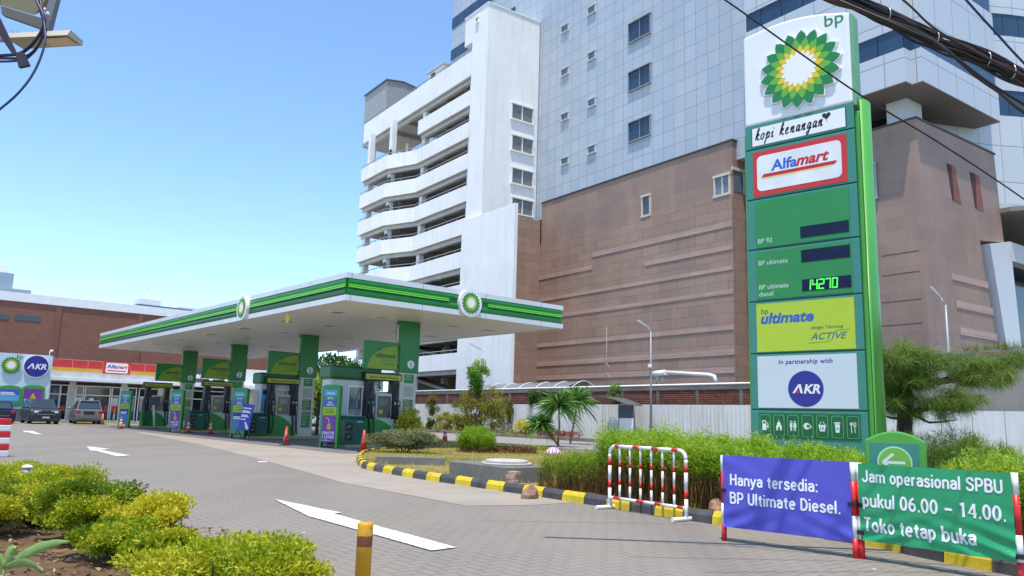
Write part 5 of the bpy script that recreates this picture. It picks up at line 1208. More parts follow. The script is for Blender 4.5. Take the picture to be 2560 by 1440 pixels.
for k in range(6):
    x = x0+(x1-x0)*(k+1)/7.0; mb = MB(); striped(mb, (x, 0, .17), (x, 0, h), .017, (.26-.01*k, .36, .60, .71), 8); mb.build('upright', [bw_, br_], bar)
for x in (x0, x1): mb = MB(); mb.tube([(x, -.27, .03), (x, .27, .03)], .03, 10); mb.build('foot', bw_, bar)
def banner_barrier(px0, px1, h, label):
    a, b, L_, rz = two(px0, px1)
    o = thing('crowd_barrier', label, 'barrier', ((a[0]+b[0])/2, (a[1]+b[1])/2, 0), rz, None)
    for x in (-L_/2, L_/2):
        mb = MB(); striped(mb, (x, 0, 0), (x, 0, h), .03, (.0001, .20, .44, .80)) if True else None; mb.build('post', [bw_, br_], o)
    mb = MB(); striped(mb, (-L_/2, .02, h-.06), (L_/2, .02, h-.06), .02, (.1, .3, .5, .7, .9)); mb.build('top_rail', [bw_, br_], o)
    mb = MB(); striped(mb, (-L_/2, .02, .22), (L_/2, .02, .22), .022, (.1, .3, .5, .7, .9)); mb.build('bottom_rail', [bw_, br_], o)
    for k in range(5): x = -L_/2+L_*(k+1)/6; mb = MB(); striped(mb, (x, .02, .22), (x, .02, h-.03), .015, (.3, .5, .7), 8); mb.build('upright', [bw_, br_], o)
    return o, L_, rz
def cloth(name, m, L_, z0, z1, sag, seed, parent, folds):
    nx, nz = 60, 36; r_ = random.Random(seed); vs = []
    for j in range(nz+1):
        for i in range(nx+1):
            u, v = i/nx, j/nz; x = -L_/2+.012+(L_-.024)*u; e = min(u, 1-u)
            z = z0+(z1-z0)*v+sag*(1-v)*(4*u*(1-u))*1.0
            y = -.036-.012*math.sin(math.pi*u)*math.sin(math.pi*v)
            for (cu, cv, du, dv, am, wl) in folds:
                t_ = (u-cu)*du+(v-cv)*dv; s_ = -(u-cu)*dv+(v-cv)*du
                y += am*math.sin(s_*wl)*math.exp(-abs(t_)*4.5)*math.exp(-abs(s_)*4.5)*(v < 1.01)
            y += .004*math.sin(u*31+v*5)*(1-v)
            vs.append((x, min(y, -.031), z))
    fs = [(j*(nx+1)+i, j*(nx+1)+i+1, (j+1)*(nx+1)+i+1, (j+1)*(nx+1)+i) for j in range(nz) for i in range(nx)]
    mb = MB(); mb.add(vs, fs, True); o = mb.build(name, m, parent); return o, vs, nx, nz
def clothtext(mb, vs, nx, nz, L_, z0, z1):
    import bmesh
    bm = bmesh.new(); vv = [bm.verts.new(v) for v in mb.v]
    for f in mb.f: bm.faces.new([vv[i] for i in f])
    for i in range(1, nx): bmesh.ops.bisect_plane(bm, geom=bm.verts[:]+bm.edges[:]+bm.faces[:], plane_co=(-L_/2+L_*i/nx, 0, 0), plane_no=(1, 0, 0))
    for i in range(1, nz): bmesh.ops.bisect_plane(bm, geom=bm.verts[:]+bm.edges[:]+bm.faces[:], plane_co=(0, 0, z0+(z1-z0)*i/nz), plane_no=(0, 0, 1))
    bm.verts.index_update(); mb.v = [v.co.copy() for v in bm.verts]; mb.f = [tuple(v.index for v in f.verts) for f in bm.faces]; mb.mi = [0]*len(mb.f); mb.sm = [False]*len(mb.f); bm.free()
    """lay lettering on the cloth: follow its depth"""
    V = np.array(vs).reshape(nz+1, nx+1, 3)
    for k, v in enumerate(mb.v):
        u = min(max((v.x+L_/2)/L_*nx, 0), nx-1e-4); w_ = min(max((v.z-z0)/(z1-z0)*nz, 0), nz-1e-4); i, j = int(u), int(w_); a, b_ = u-i, w_-j
        y = (V[j, i, 1]*(1-a)+V[j, i+1, 1]*a)*(1-b_)+(V[j+1, i, 1]*(1-a)+V[j+1, i+1, 1]*a)*b_
        mb.v[k] = Vector((v.x, y-.004+min(0, v.y), v.z))
cl_b = mat('banner_violet', (.085, .08, .48), .45, var=.05); cl_g = mat('banner_green', (.02, .30, .12), .38, var=.05); btxt = mat('banner_white', (.80, .80, .80), .5, var=.02)
bb, L1, rz1 = banner_barrier((1811, 1352), (2140, 1396), .95, 'red and white barrier carrying the violet banner')
ban = thing('banner', 'violet cloth banner announcing diesel, tied to a red and white barrier', 'banner', bb.location, rz1)
c1_, vs, nx, nz = cloth('cloth', cl_b, L1, .16, .955, .0, 1, ban, [(0, 0, .8, .6, .024, 34), (1, 0, -.8, .6, .018, 34), (0, 1, .8, -.6, .008, 26)])
mb = MB(); pen(mb, 'Hanya tersedia:', -L1/2+.10, .625, .124, 0, L1*.70); pen(mb, 'BP Ultimate Diesel.', -L1/2+.095, .425, .124, 0, L1*.86); clothtext(mb, vs, nx, nz, L1, .16, .955); mb.build('lettering', btxt, c1_)
for x, z_ in ((-L1/2, .56), (L1/2, .53)): mb = MB(); mb.box(x-.045, x+.045, -.05, .04, z_-.02, z_+.02); mb.build('tie', M_black, ban)
gb, L2, rz2 = banner_barrier((2156, 1397), (2556, 1463), .95, 'red and white barrier carrying the green banner')
ban2 = thing('banner', 'green cloth banner with opening hours, tied to a red and white barrier', 'banner', gb.location, rz2)
c2_, vs, nx, nz = cloth('cloth', cl_g, L2, .19, .945, .0, 2, ban2, [(1, 0, -.86, .5, .050, 38), (0, 0, .86, .5, .030, 40), (.5, -.05, 0, 1, .010, 40), (0, .75, .7, -.7, .02, 9)])
mb = MB(); pen(mb, 'Jam operasional SPBU', -L2/2+.055, .765, .118, 0, L2*.91); pen(mb, 'pukul 06.00 – 14.00.', -L2/2+.055, .525, .128, 0, L2*.92); pen(mb, 'Toko tetap buka', -L2/2+.055, .285, .134, 0, L2*.74)
tw_ = max(v.x for v in mb.v)
clothtext(mb, vs, nx, nz, L2, .19, .945); mb.build('lettering', btxt, c2_)
for x, z_ in ((-L2/2, .53), (-L2/2, .26), (L2/2, .24)): mb = MB(); mb.box(x-.045, x+.045, -.05, .04, z_-.02, z_+.02); mb.build('tie', M_black, ban2)
print('TXT', tw_, L2/2)

# ------------------------------------------------------------------ posts at the near edge
yb = thing('bollard', 'yellow steel bollard with a rusty scraped ring, nearest the camera', 'bollard', on_z(906, 1452, 0))
bz_ = on_y(911, 1306, on_z(906, 1452, 0)[1])[2]
t = NT('yellow_bollard'); v = t.co(); s_ = t.sep(v); nz_ = t.noise(v, 14, 6, .7)
band = t.math('SUBTRACT', t.math('MULTIPLY', t.math('LESS_THAN', t.math('ABSOLUTE', t.math('SUBTRACT', t.math('ADD', s_[2], t.math('MULTIPLY', nz_, .03)), bz_-.125)), .042), 1.0), 0.0)
c = t.mix(t.math('MULTIPLY', t.ramp(nz_, .60, .66), .6), (.58, .30, .008), S(110, 60, 24)); c = t.mix(band, c, S(120, 70, 40)); t.bump(nz_, .2, .01); ym = t.fin(c, .5)
mb = MB(); mb.lathe([(.062, 0), (.062, bz_-.012), (.056, bz_), (.0, bz_+.001)], 28); mb.build('tube', ym, yb)
pp = on_z(53, 1292, 0)
gp = thing('standpipe', 'short grey pipe with pale cap and a tap in the left hedge', 'pipe', (pp[0], pp[1], 0)); zt_ = on_y(53, 1163, pp[1])[2]
mb = MB(); mb.lathe([(.055, 0), (.055, zt_-.03)], 16); mb.build('pipe', mat('pvc_grey', S(120, 128, 138), .5), gp)
mb = MB(); mb.lathe([(.060, zt_-.03), (.058, zt_-.01), (.03, zt_+.006), (0, zt_+.008)], 16); mb.build('cap', M_white, gp)
mb = MB(); mb.tube([(.05, -.02, zt_-.14), (.16, -.03, zt_-.13), (.18, -.03, zt_-.17)], .014, 8); mb.box(.10, .15, -.035, -.025, zt_-.12, zt_-.09); mb.build('tap', M_steel, gp)
q0 = on_z(-14, 1141, 0)
pb = thing('striped_post', 'red and white banded plastic post at the far left edge', 'post', (q0[0], q0[1], 0), R(-35)); zt_ = on_y(0, 1046, q0[1])[2]
hh = zt_/6
for k in range(6): mb = MB(); mb.box(-.28+.02*k*.3, .28-.02*k*.3, -.2, .2, k*hh+.002, (k+1)*hh); mb.build('band', br_ if k % 2 == 1 else bw_, pb, bevel=.02)
# ================================================================== cars in front of the shop
tyre_m = mat('tyre_rubber', (.015, .015, .016), .8); rim_m = mat('alloy_rim', (.35, .36, .38), .3, .8); carglass = glass('car_glass', (.03, .045, .055), .05)
lampr = mat('tail_red', (.45, .01, .015), .2); lampw = mat('headlamp_clear', (.6, .62, .64), .15); plate_m = mat('number_plate', (.5, .5, .5), .5); trim_m = mat('car_trim', (.02, .02, .022), .5)
def car(L, W, H, paint, kind, label, loc, rz, group='cars parked before the shop'):
    """front towards -y; kind mpv, suv, sedan or hatch"""
    r_ = thing('parked_car', label, 'car', loc, rz, group)
    gc = .20; belt = H*.60; h2 = L/2
    if kind == 'sedan': hood, tail, wsb, wst, rwt, rwb = belt-.10, belt+.02, -.22*L, -.04*L, .20*L, .34*L
    elif kind == 'suv': hood, tail, wsb, wst, rwt, rwb = belt-.02, belt, -.24*L, -.10*L, .38*L, .47*L
    else: hood, tail, wsb, wst, rwt, rwb = belt-.12, belt, -.30*L, -.10*L, .40*L, .475*L
    prof = [(-h2+.10, gc), (-h2, gc+.15), (-h2+.0, gc+.40), (-h2+.10, hood-.10), (-h2+.35, hood), (wsb, belt), (rwb, belt), (h2-.06, tail-.06), (h2, gc+.42), (h2-.02, gc+.15), (h2-.12, gc)]
    mb = MB(); mb.prism(prof, -W/2, W/2, 'x'); mb.build('body', paint, r_, bevel=.07, seg=3)
    wt, wb_ = W*.38, W*.475
    def loft(y0, y1, y2, y3, z0, z1, a, b_):
        return [(-a, y0, z0), (a, y0, z0), (a, y3, z0), (-a, y3, z0), (-b_, y1, z1), (b_, y1, z1), (b_, y2, z1), (-b_, y2, z1)]
    F6 = [(3, 2, 1, 0), (4, 5, 6, 7), (0, 1, 5, 4), (1, 2, 6, 5), (2, 3, 7, 6), (3, 0, 4, 7)]
    mb = MB(); mb.add(loft(wsb, wst, rwt, rwb, belt-.02, H-.06, wb_, wt), F6); mb.build('cabin', paint, r_, bevel=.05)
    def lerp(a, b_, t): return a+(b_-a)*t
    # glass set just proud of the cabin faces
    def quad(mb, p): mb.add([Vector(q) for q in p], [(0, 1, 2, 3)])
    z0, z1 = belt+.04, H-.14; t0, t1 = (z0-belt+.02)/(H-.04-belt), (z1-belt+.02)/(H-.04-belt)
    wa, wc = lerp(wb_, wt, t0), lerp(wb_, wt, t1)
    mb = MB(); ya, yb_ = lerp(wsb, wst, t0)-.02, lerp(wsb, wst, t1)-.02; quad(mb, [(-wa+.07, ya, z0), (wa-.07, ya, z0), (wc-.05, yb_, z1), (-wc+.05, yb_, z1)]); mb.build('windscreen', carglass, r_)
    mb = MB(); ya, yb_ = lerp(rwb, rwt, t0)+.02, lerp(rwb, rwt, t1)+.02; quad(mb, [(wa-.08, ya, z0+.03), (-wa+.08, ya, z0+.03), (-wc+.08, yb_, z1), (wc-.08, yb_, z1)]); mb.build('rear_window', carglass, r_)
    for s_ in (-1, 1):
        for u0, u1 in ((.03, .36), (.39, .70), (.73, .97)):
            yl = lambda u, t_: lerp(lerp(wsb, wst, t_), lerp(rwb, rwt, t_), u)
            p = [(s_*(wa+.012), yl(u0, t0), z0), (s_*(wa+.012), yl(u1, t0), z0), (s_*(wc+.012), yl(u1, t1), z1), (s_*(wc+.012), yl(u0, t1), z1)]
            mb = MB(); quad(mb, p if s_ > 0 else p[::-1]); mb.build('side_window', carglass, r_)
        mb = MB(); mb.ball((s_*(W/2+.09), wsb+.18, belt+.06), (.11, .06, .08)); mb.build('mirror', paint, r_)
        mb = MB(); mb.box(s_*W/2-.012, s_*W/2+.012, -.12*L, -.06*L, belt-.16, belt-.13); mb.build('door_handle', M_dark, r_)
        for yw in (-L*.30, L*.29):
            Mw = Matrix.Translation((s_*(W/2-.10), yw, .33)) @ Matrix.Rotation(R(90), 4, 'Y')
            mb = MB(); mb.lathe([(.20, -.12), (.31, -.12), (.335, -.08), (.335, .08), (.31, .12), (.20, .12)], 24, Mw); wh_ = mb.build('wheel', tyre_m, r_)
            mb = MB(); mb.lathe([(.20, -.124), (.20, .124)], 16, Mw); mb.build('rim', rim_m, wh_)
    # lamps, grille, bumpers, plates
    for s_ in (-1, 1):
        mb = MB(); mb.box(s_*W*.28-.22, s_*W*.28+.22, -h2-.01, -h2+.12, hood-.30, hood-.14); mb.build('headlight', lampw, r_, bevel=.03)
        mb = MB(); mb.box(s_*W*.40-.13, s_*W*.40+.13, h2-.10, h2+.012, tail-.26, tail-.08); mb.build('tail_light', lampr, r_, bevel=.03)
    mb = MB(); mb.box(-W*.27, W*.27, -h2-.015, -h2+.05, gc+.32, hood-.16); g_ = mb.build('grille', trim_m, r_)
    mb = MB(); mb.box(-W*.30, W*.30, -h2-.03, -h2+.02, gc+.44, gc+.49); mb.build('chrome_bar', rim_m, g_)
    mb = MB(); mb.box(-W*.42, W*.42, -h2-.02, -h2+.1, gc-.02, gc+.14); mb.build('bumper_lower', trim_m, r_, bevel=.03)
    mb = MB(); mb.box(-W*.42, W*.42, h2-.1, h2+.02, gc-.02, gc+.12); mb.build('bumper_lower', trim_m, r_, bevel=.03)
    mb = MB(); mb.box(-.22, .22, -h2-.035, -h2-.015, gc+.20, gc+.31); mb.build('number_plate', plate_m, r_)
    mb = MB(); mb.box(-.36, .36, h2-.02, h2+.012, tail-.36, tail-.14); mb.build('plate_recess', trim_m, r_)
    mb = MB(); mb.box(-W*.30, W*.30, h2-.02, h2+.01, gc+.30, gc+.33); mb.build('rear_chrome', rim_m, r_)
    if kind != 'sedan':
        for s_ in (-1, 1): mb = MB(); mb.tube([(s_*wt*.9, wst+.2, H-.04), (s_*wt*.9, wst+.3, H+.01), (s_*wt*.9, rwt-.3, H+.01), (s_*wt*.9, rwt-.2, H-.04)], .018, 6); mb.build('roof_rail', M_dark, r_)
        mb = MB(); mb.prism([(rwt-.05, H-.10), (rwt+.14, H-.12), (rwt+.14, H-.08), (rwt-.05, H-.05)], -wt*.9, wt*.9, 'x'); mb.build('rear_spoiler', paint, r_)
    mb = MB(); mb.box(-W*.42, W*.42, -L*.42, L*.42, gc-.04, gc+.1); mb.build('underbody', trim_m, r_)
    return r_
def paint(n, c): return mat(n, c, .22, .35, var=.03, spec=.6)
pg_, ps_, pn_, pw_, pk_ = paint('car_graphite', (.045, .048, .055)), paint('car_grey', (.21, .205, .20)), paint('car_midnight', (.012, .012, .06)), mat('car_white', (.72, .73, .74), .25), paint('car_silver', (.33, .34, .37))
def spot(px, py): q = on_z(px, py, .0); return (q[0], q[1], 0)
car(4.45, 1.85, 1.78, pg_, 'suv', 'dark grey sport utility car parked nose out, before the blue sign wall', spot(97, 1058.5), RZF)
car(4.30, 1.80, 1.80, ps_, 'mpv', 'grey people carrier parked tail out, before the shop door', spot(211, 1059), RZF+R(180)+R(-6))
car(4.40, 1.78, 1.55, pn_, 'sedan', 'midnight blue sedan cut by the left edge, tail towards the road', spot(-14, 1057), RZF+R(180))
car(4.30, 1.76, 1.66, pk_, 'mpv', 'silver people carrier half hidden behind the farthest dispenser', spot(350, 1056), RZF)
car(4.10, 1.72, 1.56, pw_, 'hatch', 'white hatchback with red tail lights behind the second totem', spot(603, 1058), RZF+R(180)+R(-8))
car(4.20, 1.72, 1.70, pw_, 'mpv', 'white people carrier behind the third dispenser, nose out', spot(452, 1056.5), RZF)
car(4.20, 1.74, 1.72, pw_, 'suv', 'white high car glimpsed beyond the second canopy column', spot(772, 1066), RZF+R(180))
# ================================================================== plants
def leafmat(name, cols, trans=.35, rough=.5):
    t = NT(name); a = t.n('ShaderNodeAttribute', attribute_name='tint'); f = a.outputs['Fac']
    r_ = t.n('ShaderNodeValToRGB'); cr = r_.color_ramp
    while len(cr.elements) < len(cols): cr.elements.new(.5)
    for i, c in enumerate(cols): cr.elements[i].position = i/(len(cols)-1); cr.elements[i].color = (*c, 1)
    t.l(f, r_.inputs[0]); t.fin(r_.outputs[0], rough, spec=.3)
    tr = t.n('ShaderNodeBsdfTranslucent'); t.l(r_.outputs[0], tr.inputs[0]); mx = t.n('ShaderNodeMixShader'); mx.inputs[0].default_value = trans
    t.l(t.p.outputs[0], mx.inputs[1]); t.l(tr.outputs[0], mx.inputs[2]); t.l(mx.outputs[0], t.out.inputs[0]); return t.m
def norm(a): return a/np.maximum(np.linalg.norm(a, axis=1, keepdims=True), 1e-9)
def leaves(name, Pn, D, L, Wd, tint, m, parent=None, off=(0, 0, 0), segs=1, droop=0.0, blade=False):
    """Many leaves in one mesh: base points Pn, axes D, lengths L, widths Wd."""
    n = len(Pn); D = norm(D); rnd = rng.normal(size=(n, 3)); S_ = norm(np.cross(D, rnd)); L = np.broadcast_to(L, (n,))[:, None]; Wd = np.broadcast_to(Wd, (n,))[:, None]
    Pn = Pn-np.array(off)
    if segs == 1:
        if blade: V = np.stack([Pn-S_*Wd/2, Pn+S_*Wd/2, Pn+D*L+S_*Wd*.15, Pn+D*L-S_*Wd*.15], 1)
        else: V = np.stack([Pn, Pn+D*L*.45+S_*Wd/2, Pn+D*L, Pn+D*L*.45-S_*Wd/2], 1)
        V = V.reshape(-1, 3); nq = n; idx = np.arange(4*n); tv = np.repeat(tint, 4)
    else:
        k = segs+1; ts = np.linspace(0, 1, k); prof = np.array([.45, 1., .8, .06]) if k == 4 else np.interp(ts, [0, .3, .7, 1], [.45, 1, .75, .05])
        V = []
        for t_, w_ in zip(ts, prof):
            C = Pn+D*L*t_-np.array([0, 0, 1.])*droop*L*t_*t_; V += [C-S_*Wd*w_/2, C+S_*Wd*w_/2]
        V = np.stack(V, 1).reshape(-1, 3); base = (np.arange(n)*2*k)[:, None, None]; q = np.array([[2*i, 2*i+1, 2*i+3, 2*i+2] for i in range(segs)])[None]
        idx = (base+q).reshape(-1); nq = n*segs; tv = np.repeat(tint, 2*k)
    me = bpy.data.meshes.new(name); me.vertices.add(len(V)); me.vertices.foreach_set('co', V.astype(np.float32).ravel())
    me.loops.add(4*nq); me.loops.foreach_set('vertex_index', idx.astype(np.int32)); me.polygons.add(nq)
    me.polygons.foreach_set('loop_start', np.arange(0, 4*nq, 4, dtype=np.int32)); me.polygons.foreach_set('loop_total', np.full(nq, 4, dtype=np.int32))
    me.update(calc_edges=True); at = me.attributes.new('tint', 'FLOAT', 'POINT'); at.data.foreach_set('value', np.clip(tv, 0, 1).astype(np.float32))
    me.materials.append(m); o = bpy.data.objects.new(name, me); COL.objects.link(o)
    if parent is not None: o.parent = parent
    return o
def cloud(c, r, n, power=.45, flat=0.0):
    """points through an ellipsoid, denser to its skin; returns points and outward directions"""
    d = norm(rng.normal(size=(n, 3))); rad = rng.random(n)**power
    return np.array(c)+d*np.array(r)*rad[:, None], d
def clumps(c, r, k, n, cr=.45, power=.5):
    """uneven crown: k clumps scattered over an ellipsoid"""
    cc, dd = cloud(c, r, k, .35); P_, D_, T_ = [], [], []
    for q in cc:
        s_ = cr*(.6+.7*rng.random()); p, d = cloud(q, np.array(r)*s_, n//k, power); P_.append(p); D_.append(d); T_.append(np.full(len(p), rng.random()))
    return np.concatenate(P_), np.concatenate(D_), np.concatenate(T_)
def sink(p, z): return p[:, 2] > z
bark = mat('bark_brown', S(92, 72, 54), .9, var=.3, vs=6., bump=.6); bark_d = mat('bark_dark', S(58, 46, 38), .9, var=.3, vs=6., bump=.6)
def limbs(parent, name, base, ends, r0, r1, m, off, wob=.06):
    mb = MB(off)
    for e in ends:
        b, e = np.array(base, float), np.array(e, float); mid_ = [b+(e-b)*t_+rng.normal(size=3)*wob*np.linalg.norm(e-b)*math.sin(math.pi*t_) for t_ in (0, .25, .5, .75, 1)]
        mb.tube(mid_, [r0+(r1-r0)*t_ for t_ in (0, .25, .5, .75, 1)], 7)
    return mb.build(name, m, parent)

# --- golden hedge shrubs at the near left
gold_l = leafmat('golden_leaf', [S(62, 92, 12), S(122, 150, 20), S(172, 180, 34), S(212, 200, 60)], .4)
gold_y = leafmat('yellow_leaf', [S(104, 124, 16), S(168, 174, 30), S(216, 202, 54)], .4)
shr = [  # centre x, base y in the picture, top y, half width (m), depth half, tint shift, material, label
 (20, 1250, 1150, .95, .55, .35, gold_l, 'yellow green shrub around the grey standpipe in the left hedge'),
 (80, 1322, 1203, 1.0, .45, .40, gold_l, 'broad yellow green shrub in front of the standpipe'),
 (205, 1366, 1206, .60, .46, .22, gold_l, 'darker green shrub between two yellow ones in the left hedge'),
 (385, 1392, 1243, .47, .40, .60, gold_y, 'bright yellow shrub on bare stems beside the paved road'),
 (555, 1520, 1338, .74, .50, .45, gold_l, 'yellow green shrub nearest the camera at the bottom edge'),
 (-40, 1345, 1225, .55, .5, .35, gold_l, 'yellow green shrub cut by the left edge'),
 (150, 1300, 1163, .75, .45, .30, gold_l, 'green shrub right of the standpipe at the road edge of the left hedge'),
 (285, 1352, 1222, .50, .40, .28, gold_l, 'dark green shrub just left of the bright yellow one'),
 (300, 1412, 1300, .42, .36, .20, gold_l, 'low green shrub on the soil left of the bottom edge shrubs'),
 (420, 1450, 1335, .42, .36, .22, gold_l, 'low green shrub below the bright yellow one'),
 (668, 1530, 1392, .40, .36, .50, gold_l, 'low yellow green shrub at the bottom edge closest to the yellow bollard')]
for px, by, ty, hw, hd_, sh_, m_, lab in shr:
    b = on_z(px, by, 0); tz = on_y(px, ty, b[1])[2]; off_ = (b[0], b[1], 0)
    o = thing('shrub', lab, 'shrub', off_, 0, 'golden shrubs of the left hedge')
    zc_ = tz*.60; p, d, t_ = clumps((b[0], b[1], zc_), (hw*.8, hd_*.8, tz*.40), 34, 15000, .36)
    k = p[:, 2] > .10+.1*rng.random(len(p)); p, d, t_ = p[k], d[k], t_[k]
    D = d*.7+rng.normal(size=p.shape)*.55+np.array([0, 0, .35])
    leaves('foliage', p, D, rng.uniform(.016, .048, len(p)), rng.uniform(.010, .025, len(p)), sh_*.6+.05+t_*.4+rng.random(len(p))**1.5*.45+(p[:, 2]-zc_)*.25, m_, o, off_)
    ends = [(b[0]+rng.uniform(-.5, .5)*hw, b[1]+rng.uniform(-.5, .5)*hd_, tz*rng.uniform(.5, .75)) for _ in range(14)]
    limbs(o, 'stem', (b[0]+.02, b[1], 0), ends, .016, .004, bark_d, off_)
lsoil = ground_mat('leaf_litter', S(104, 82, 60), .3, .9, 18., .8, S(150, 124, 92), .95)
sheet('hedge_bed', [P(-250, 1225), P(60, 1262), P(190, 1310), P(330, 1372), P(480, 1440), P(640, 1620), (-1.6, 2.5), (-12, 2.5)], .02, lsoil)
n = 2600; pts = np.c_[rng.uniform(-5.5, -1.7, n), rng.uniform(4.6, 9.0, n), np.full(n, .028)]
k = [(q[0] < -1.6-.42*(q[1]-6.0)-.25) for q in pts]; pts = pts[np.array(k)]
dl = leaves('fallen_leaves', pts, np.c_[rng.normal(size=(len(pts), 2)), rng.uniform(0, .35, len(pts))], rng.uniform(.03, .07, len(pts)), rng.uniform(.015, .03, len(pts)), rng.random(len(pts)), leafmat('dead_leaf', [S(84, 60, 38), S(140, 108, 70), S(188, 160, 112)], .1)); tag(dl, 'dry brown fallen leaves under the left hedge', 'leaves', kind='stuff')
b = on_z(10, 1560, 0); b = np.array([on_y(10, 1420, 4.6)[0], 4.6, 0]); off_ = tuple(b)
o = thing('broadleaf_plant', 'broad leaved plant with long pale green leaf at the bottom left corner', 'plant', off_)
tips = [on_y(166, 1358, 4.75), on_y(38, 1372, 4.6), on_y(105, 1432, 4.3), on_y(-40, 1400, 4.6)]
for tp, w_ in zip(tips, (.058, .05, .05, .06)):
    s0_ = on_y(10, 1424, 4.6) if tp is not tips[1] else on_y(8, 1420, 4.6); mb = MB(off_); V = tp-s0_; side = np.cross(V, _f); side /= np.linalg.norm(side); nn = 12; vs = []
    for i in range(nn+1):
        u = i/nn; c_ = s0_+V*u+np.array([0, 0, .03*math.sin(math.pi*u)]); ww = w_*math.sin(math.pi*min(1, u*.93+.07))**.7*(1+.12*math.sin(i*2.1)); vs += [c_-side*ww*.5+np.array([0, .012, .012]), c_, c_+side*ww*.5+np.array([0, .012, .012])]
    mb.add(vs, [f for i in range(nn) for f in ((3*i, 3*i+1, 3*i+4, 3*i+3), (3*i+1, 3*i+2, 3*i+5, 3*i+4))], True); mb.build('leaf', mat('broad_leaf', S(128, 158, 84), .45, var=.15, vs=20.), o)
mb = MB(off_); mb.tube([tuple(b), tuple(on_y(10, 1424, 4.6))], .008, 6); mb.build('stem', mat('green_stem', S(90, 120, 50), .6), o)

# --- feathery hedge behind the kerb
fea = leafmat('feather_leaf', [S(84, 104, 22), S(112, 150, 24), S(140, 178, 36), S(176, 196, 70)], .45)
stem_m = leafmat('dry_stem', [S(74, 46, 26), S(112, 78, 40), S(138, 122, 56)], .05)
def feather(label, sites, hts, name='feather_hedge', cat='hedge', nf=85, green=0.0, m=None, lo=.55, fl=.13):
    """thin brown stems with a plume of thread leaves at the top of each"""
    sites = np.array(sites); n = len(sites); base = np.c_[sites, np.full(n, .09)]; off_ = (*sites.mean(0), 0.09)
    o = thing(name, label, cat, off_); lean = rng.normal(size=(n, 2))*.10; hts = np.array(hts)*(1+.09*np.sin(sites[:, 0]*5.1+sites[:, 1]*2.3)+.05*rng.normal(size=n)); tip = base+np.c_[lean*hts[:, None], hts]
    V = tip-base; k = 4; bs = np.concatenate([base+rng.normal(size=(n, 3))*np.array([.03, .03, 0]) for _ in range(k)]); Vs = np.concatenate([V*rng.uniform(.7, .98) for _ in range(k)])
    leaves('stems', bs, Vs+rng.normal(size=Vs.shape)*.06, np.linalg.norm(Vs, axis=1), rng.uniform(.006, .011, len(bs)), rng.random(len(bs))*.8, stem_m, o, off_, blade=True)
    cl_ = np.sin(sites[:, 0]*5.1+sites[:, 1]*2.3)*.5+np.sin(sites[:, 0]*2.2-sites[:, 1]*6.4+1)*.5
    u = lo+(1-lo)*rng.random((n, nf))**.75; T_ = (base[:, None]+V[:, None]*u[..., None]).reshape(-1, 3); N_ = len(T_)
    T_ += rng.normal(size=(N_, 3))*np.array([.05, .05, .035]); D = rng.normal(size=(N_, 3))*.9+np.array([0, 0, .45])
    tn = (np.repeat(rng.random(n)*.3+cl_*.16, nf)+u.ravel()*.55-.05+green+rng.random(N_)*.25)
    leaves('foliage', T_, D, rng.uniform(.5, 1.25, N_)*fl, rng.uniform(.009, .017, N_), tn, m or fea, o, off_, blade=True); return o
def along(pxs, n, d0, d1):
    """sites strewn behind the kerb: kerb points, offsets from d0 to d1 metres inwards"""
    w_ = [np.array(P(*p)) for p in pxs]; path = np.array(spline([(*p, 0) for p in w_], 20))[:, :2]; sg = np.r_[0, np.cumsum(np.linalg.norm(np.diff(path, axis=0), axis=1))]
    s_ = rng.uniform(0, sg[-1], n); p = np.c_[np.interp(s_, sg, path[:, 0]), np.interp(s_, sg, path[:, 1])]; q = np.c_[np.interp(s_+.05, sg, path[:, 0]), np.interp(s_+.05, sg, path[:, 1])]
    d = q-p; d = np.where(np.linalg.norm(d, axis=1, keepdims=True) < 1e-6, path[-1]-path[-3], d); d = norm(d); return p+np.c_[-d[:, 1], d[:, 0]]*rng.uniform(d0, d1, n)[:, None]*1.0, s_/sg[-1]
st, u = along(((1445, 1258), (1600, 1282), (1770, 1309), (1900, 1326), (2090, 1352)), 820, .34, 1.9)
feather('tall feathery bright green hedge on brown stems before the price pylon', st, .84+.12*rng.random(len(st))+.05*np.sin(u*25)+.04*(1-u)**2-.10*u, nf=150, fl=.055, lo=.58)
st, u = along(((1300, 1236), (1400, 1251), (1480, 1263)), 330, .22, 1.3)
feather('low thin feathery hedge with dry stems beside the concrete box', st, .44+.20*rng.random(len(st))+.22*u**2, nf=24, green=-.26, lo=.42, fl=.05)
st, u = along(((2290, 1391), (2400, 1415), (2620, 1456)), 420, .4, 2.0)
feather('feathery yellow green hedge behind the green banner', st, .74+.14*rng.random(len(st)), green=.10, nf=130, fl=.062)
c_ = on_z(1190, 1131, .1); k_ = 150; a = rng.random(k_)*6.28; r_ = rng.random(k_)**.5
feather('round feathery bush growing round the foot of the two tiered tree', np.c_[c_[0]+np.cos(a)*r_*.65, c_[1]+np.sin(a)*r_*.55], .55+.25*(1-r_)+.1*rng.random(k_), 'fern_bush', 'bush', 90, -.12, lo=.35, fl=.10)

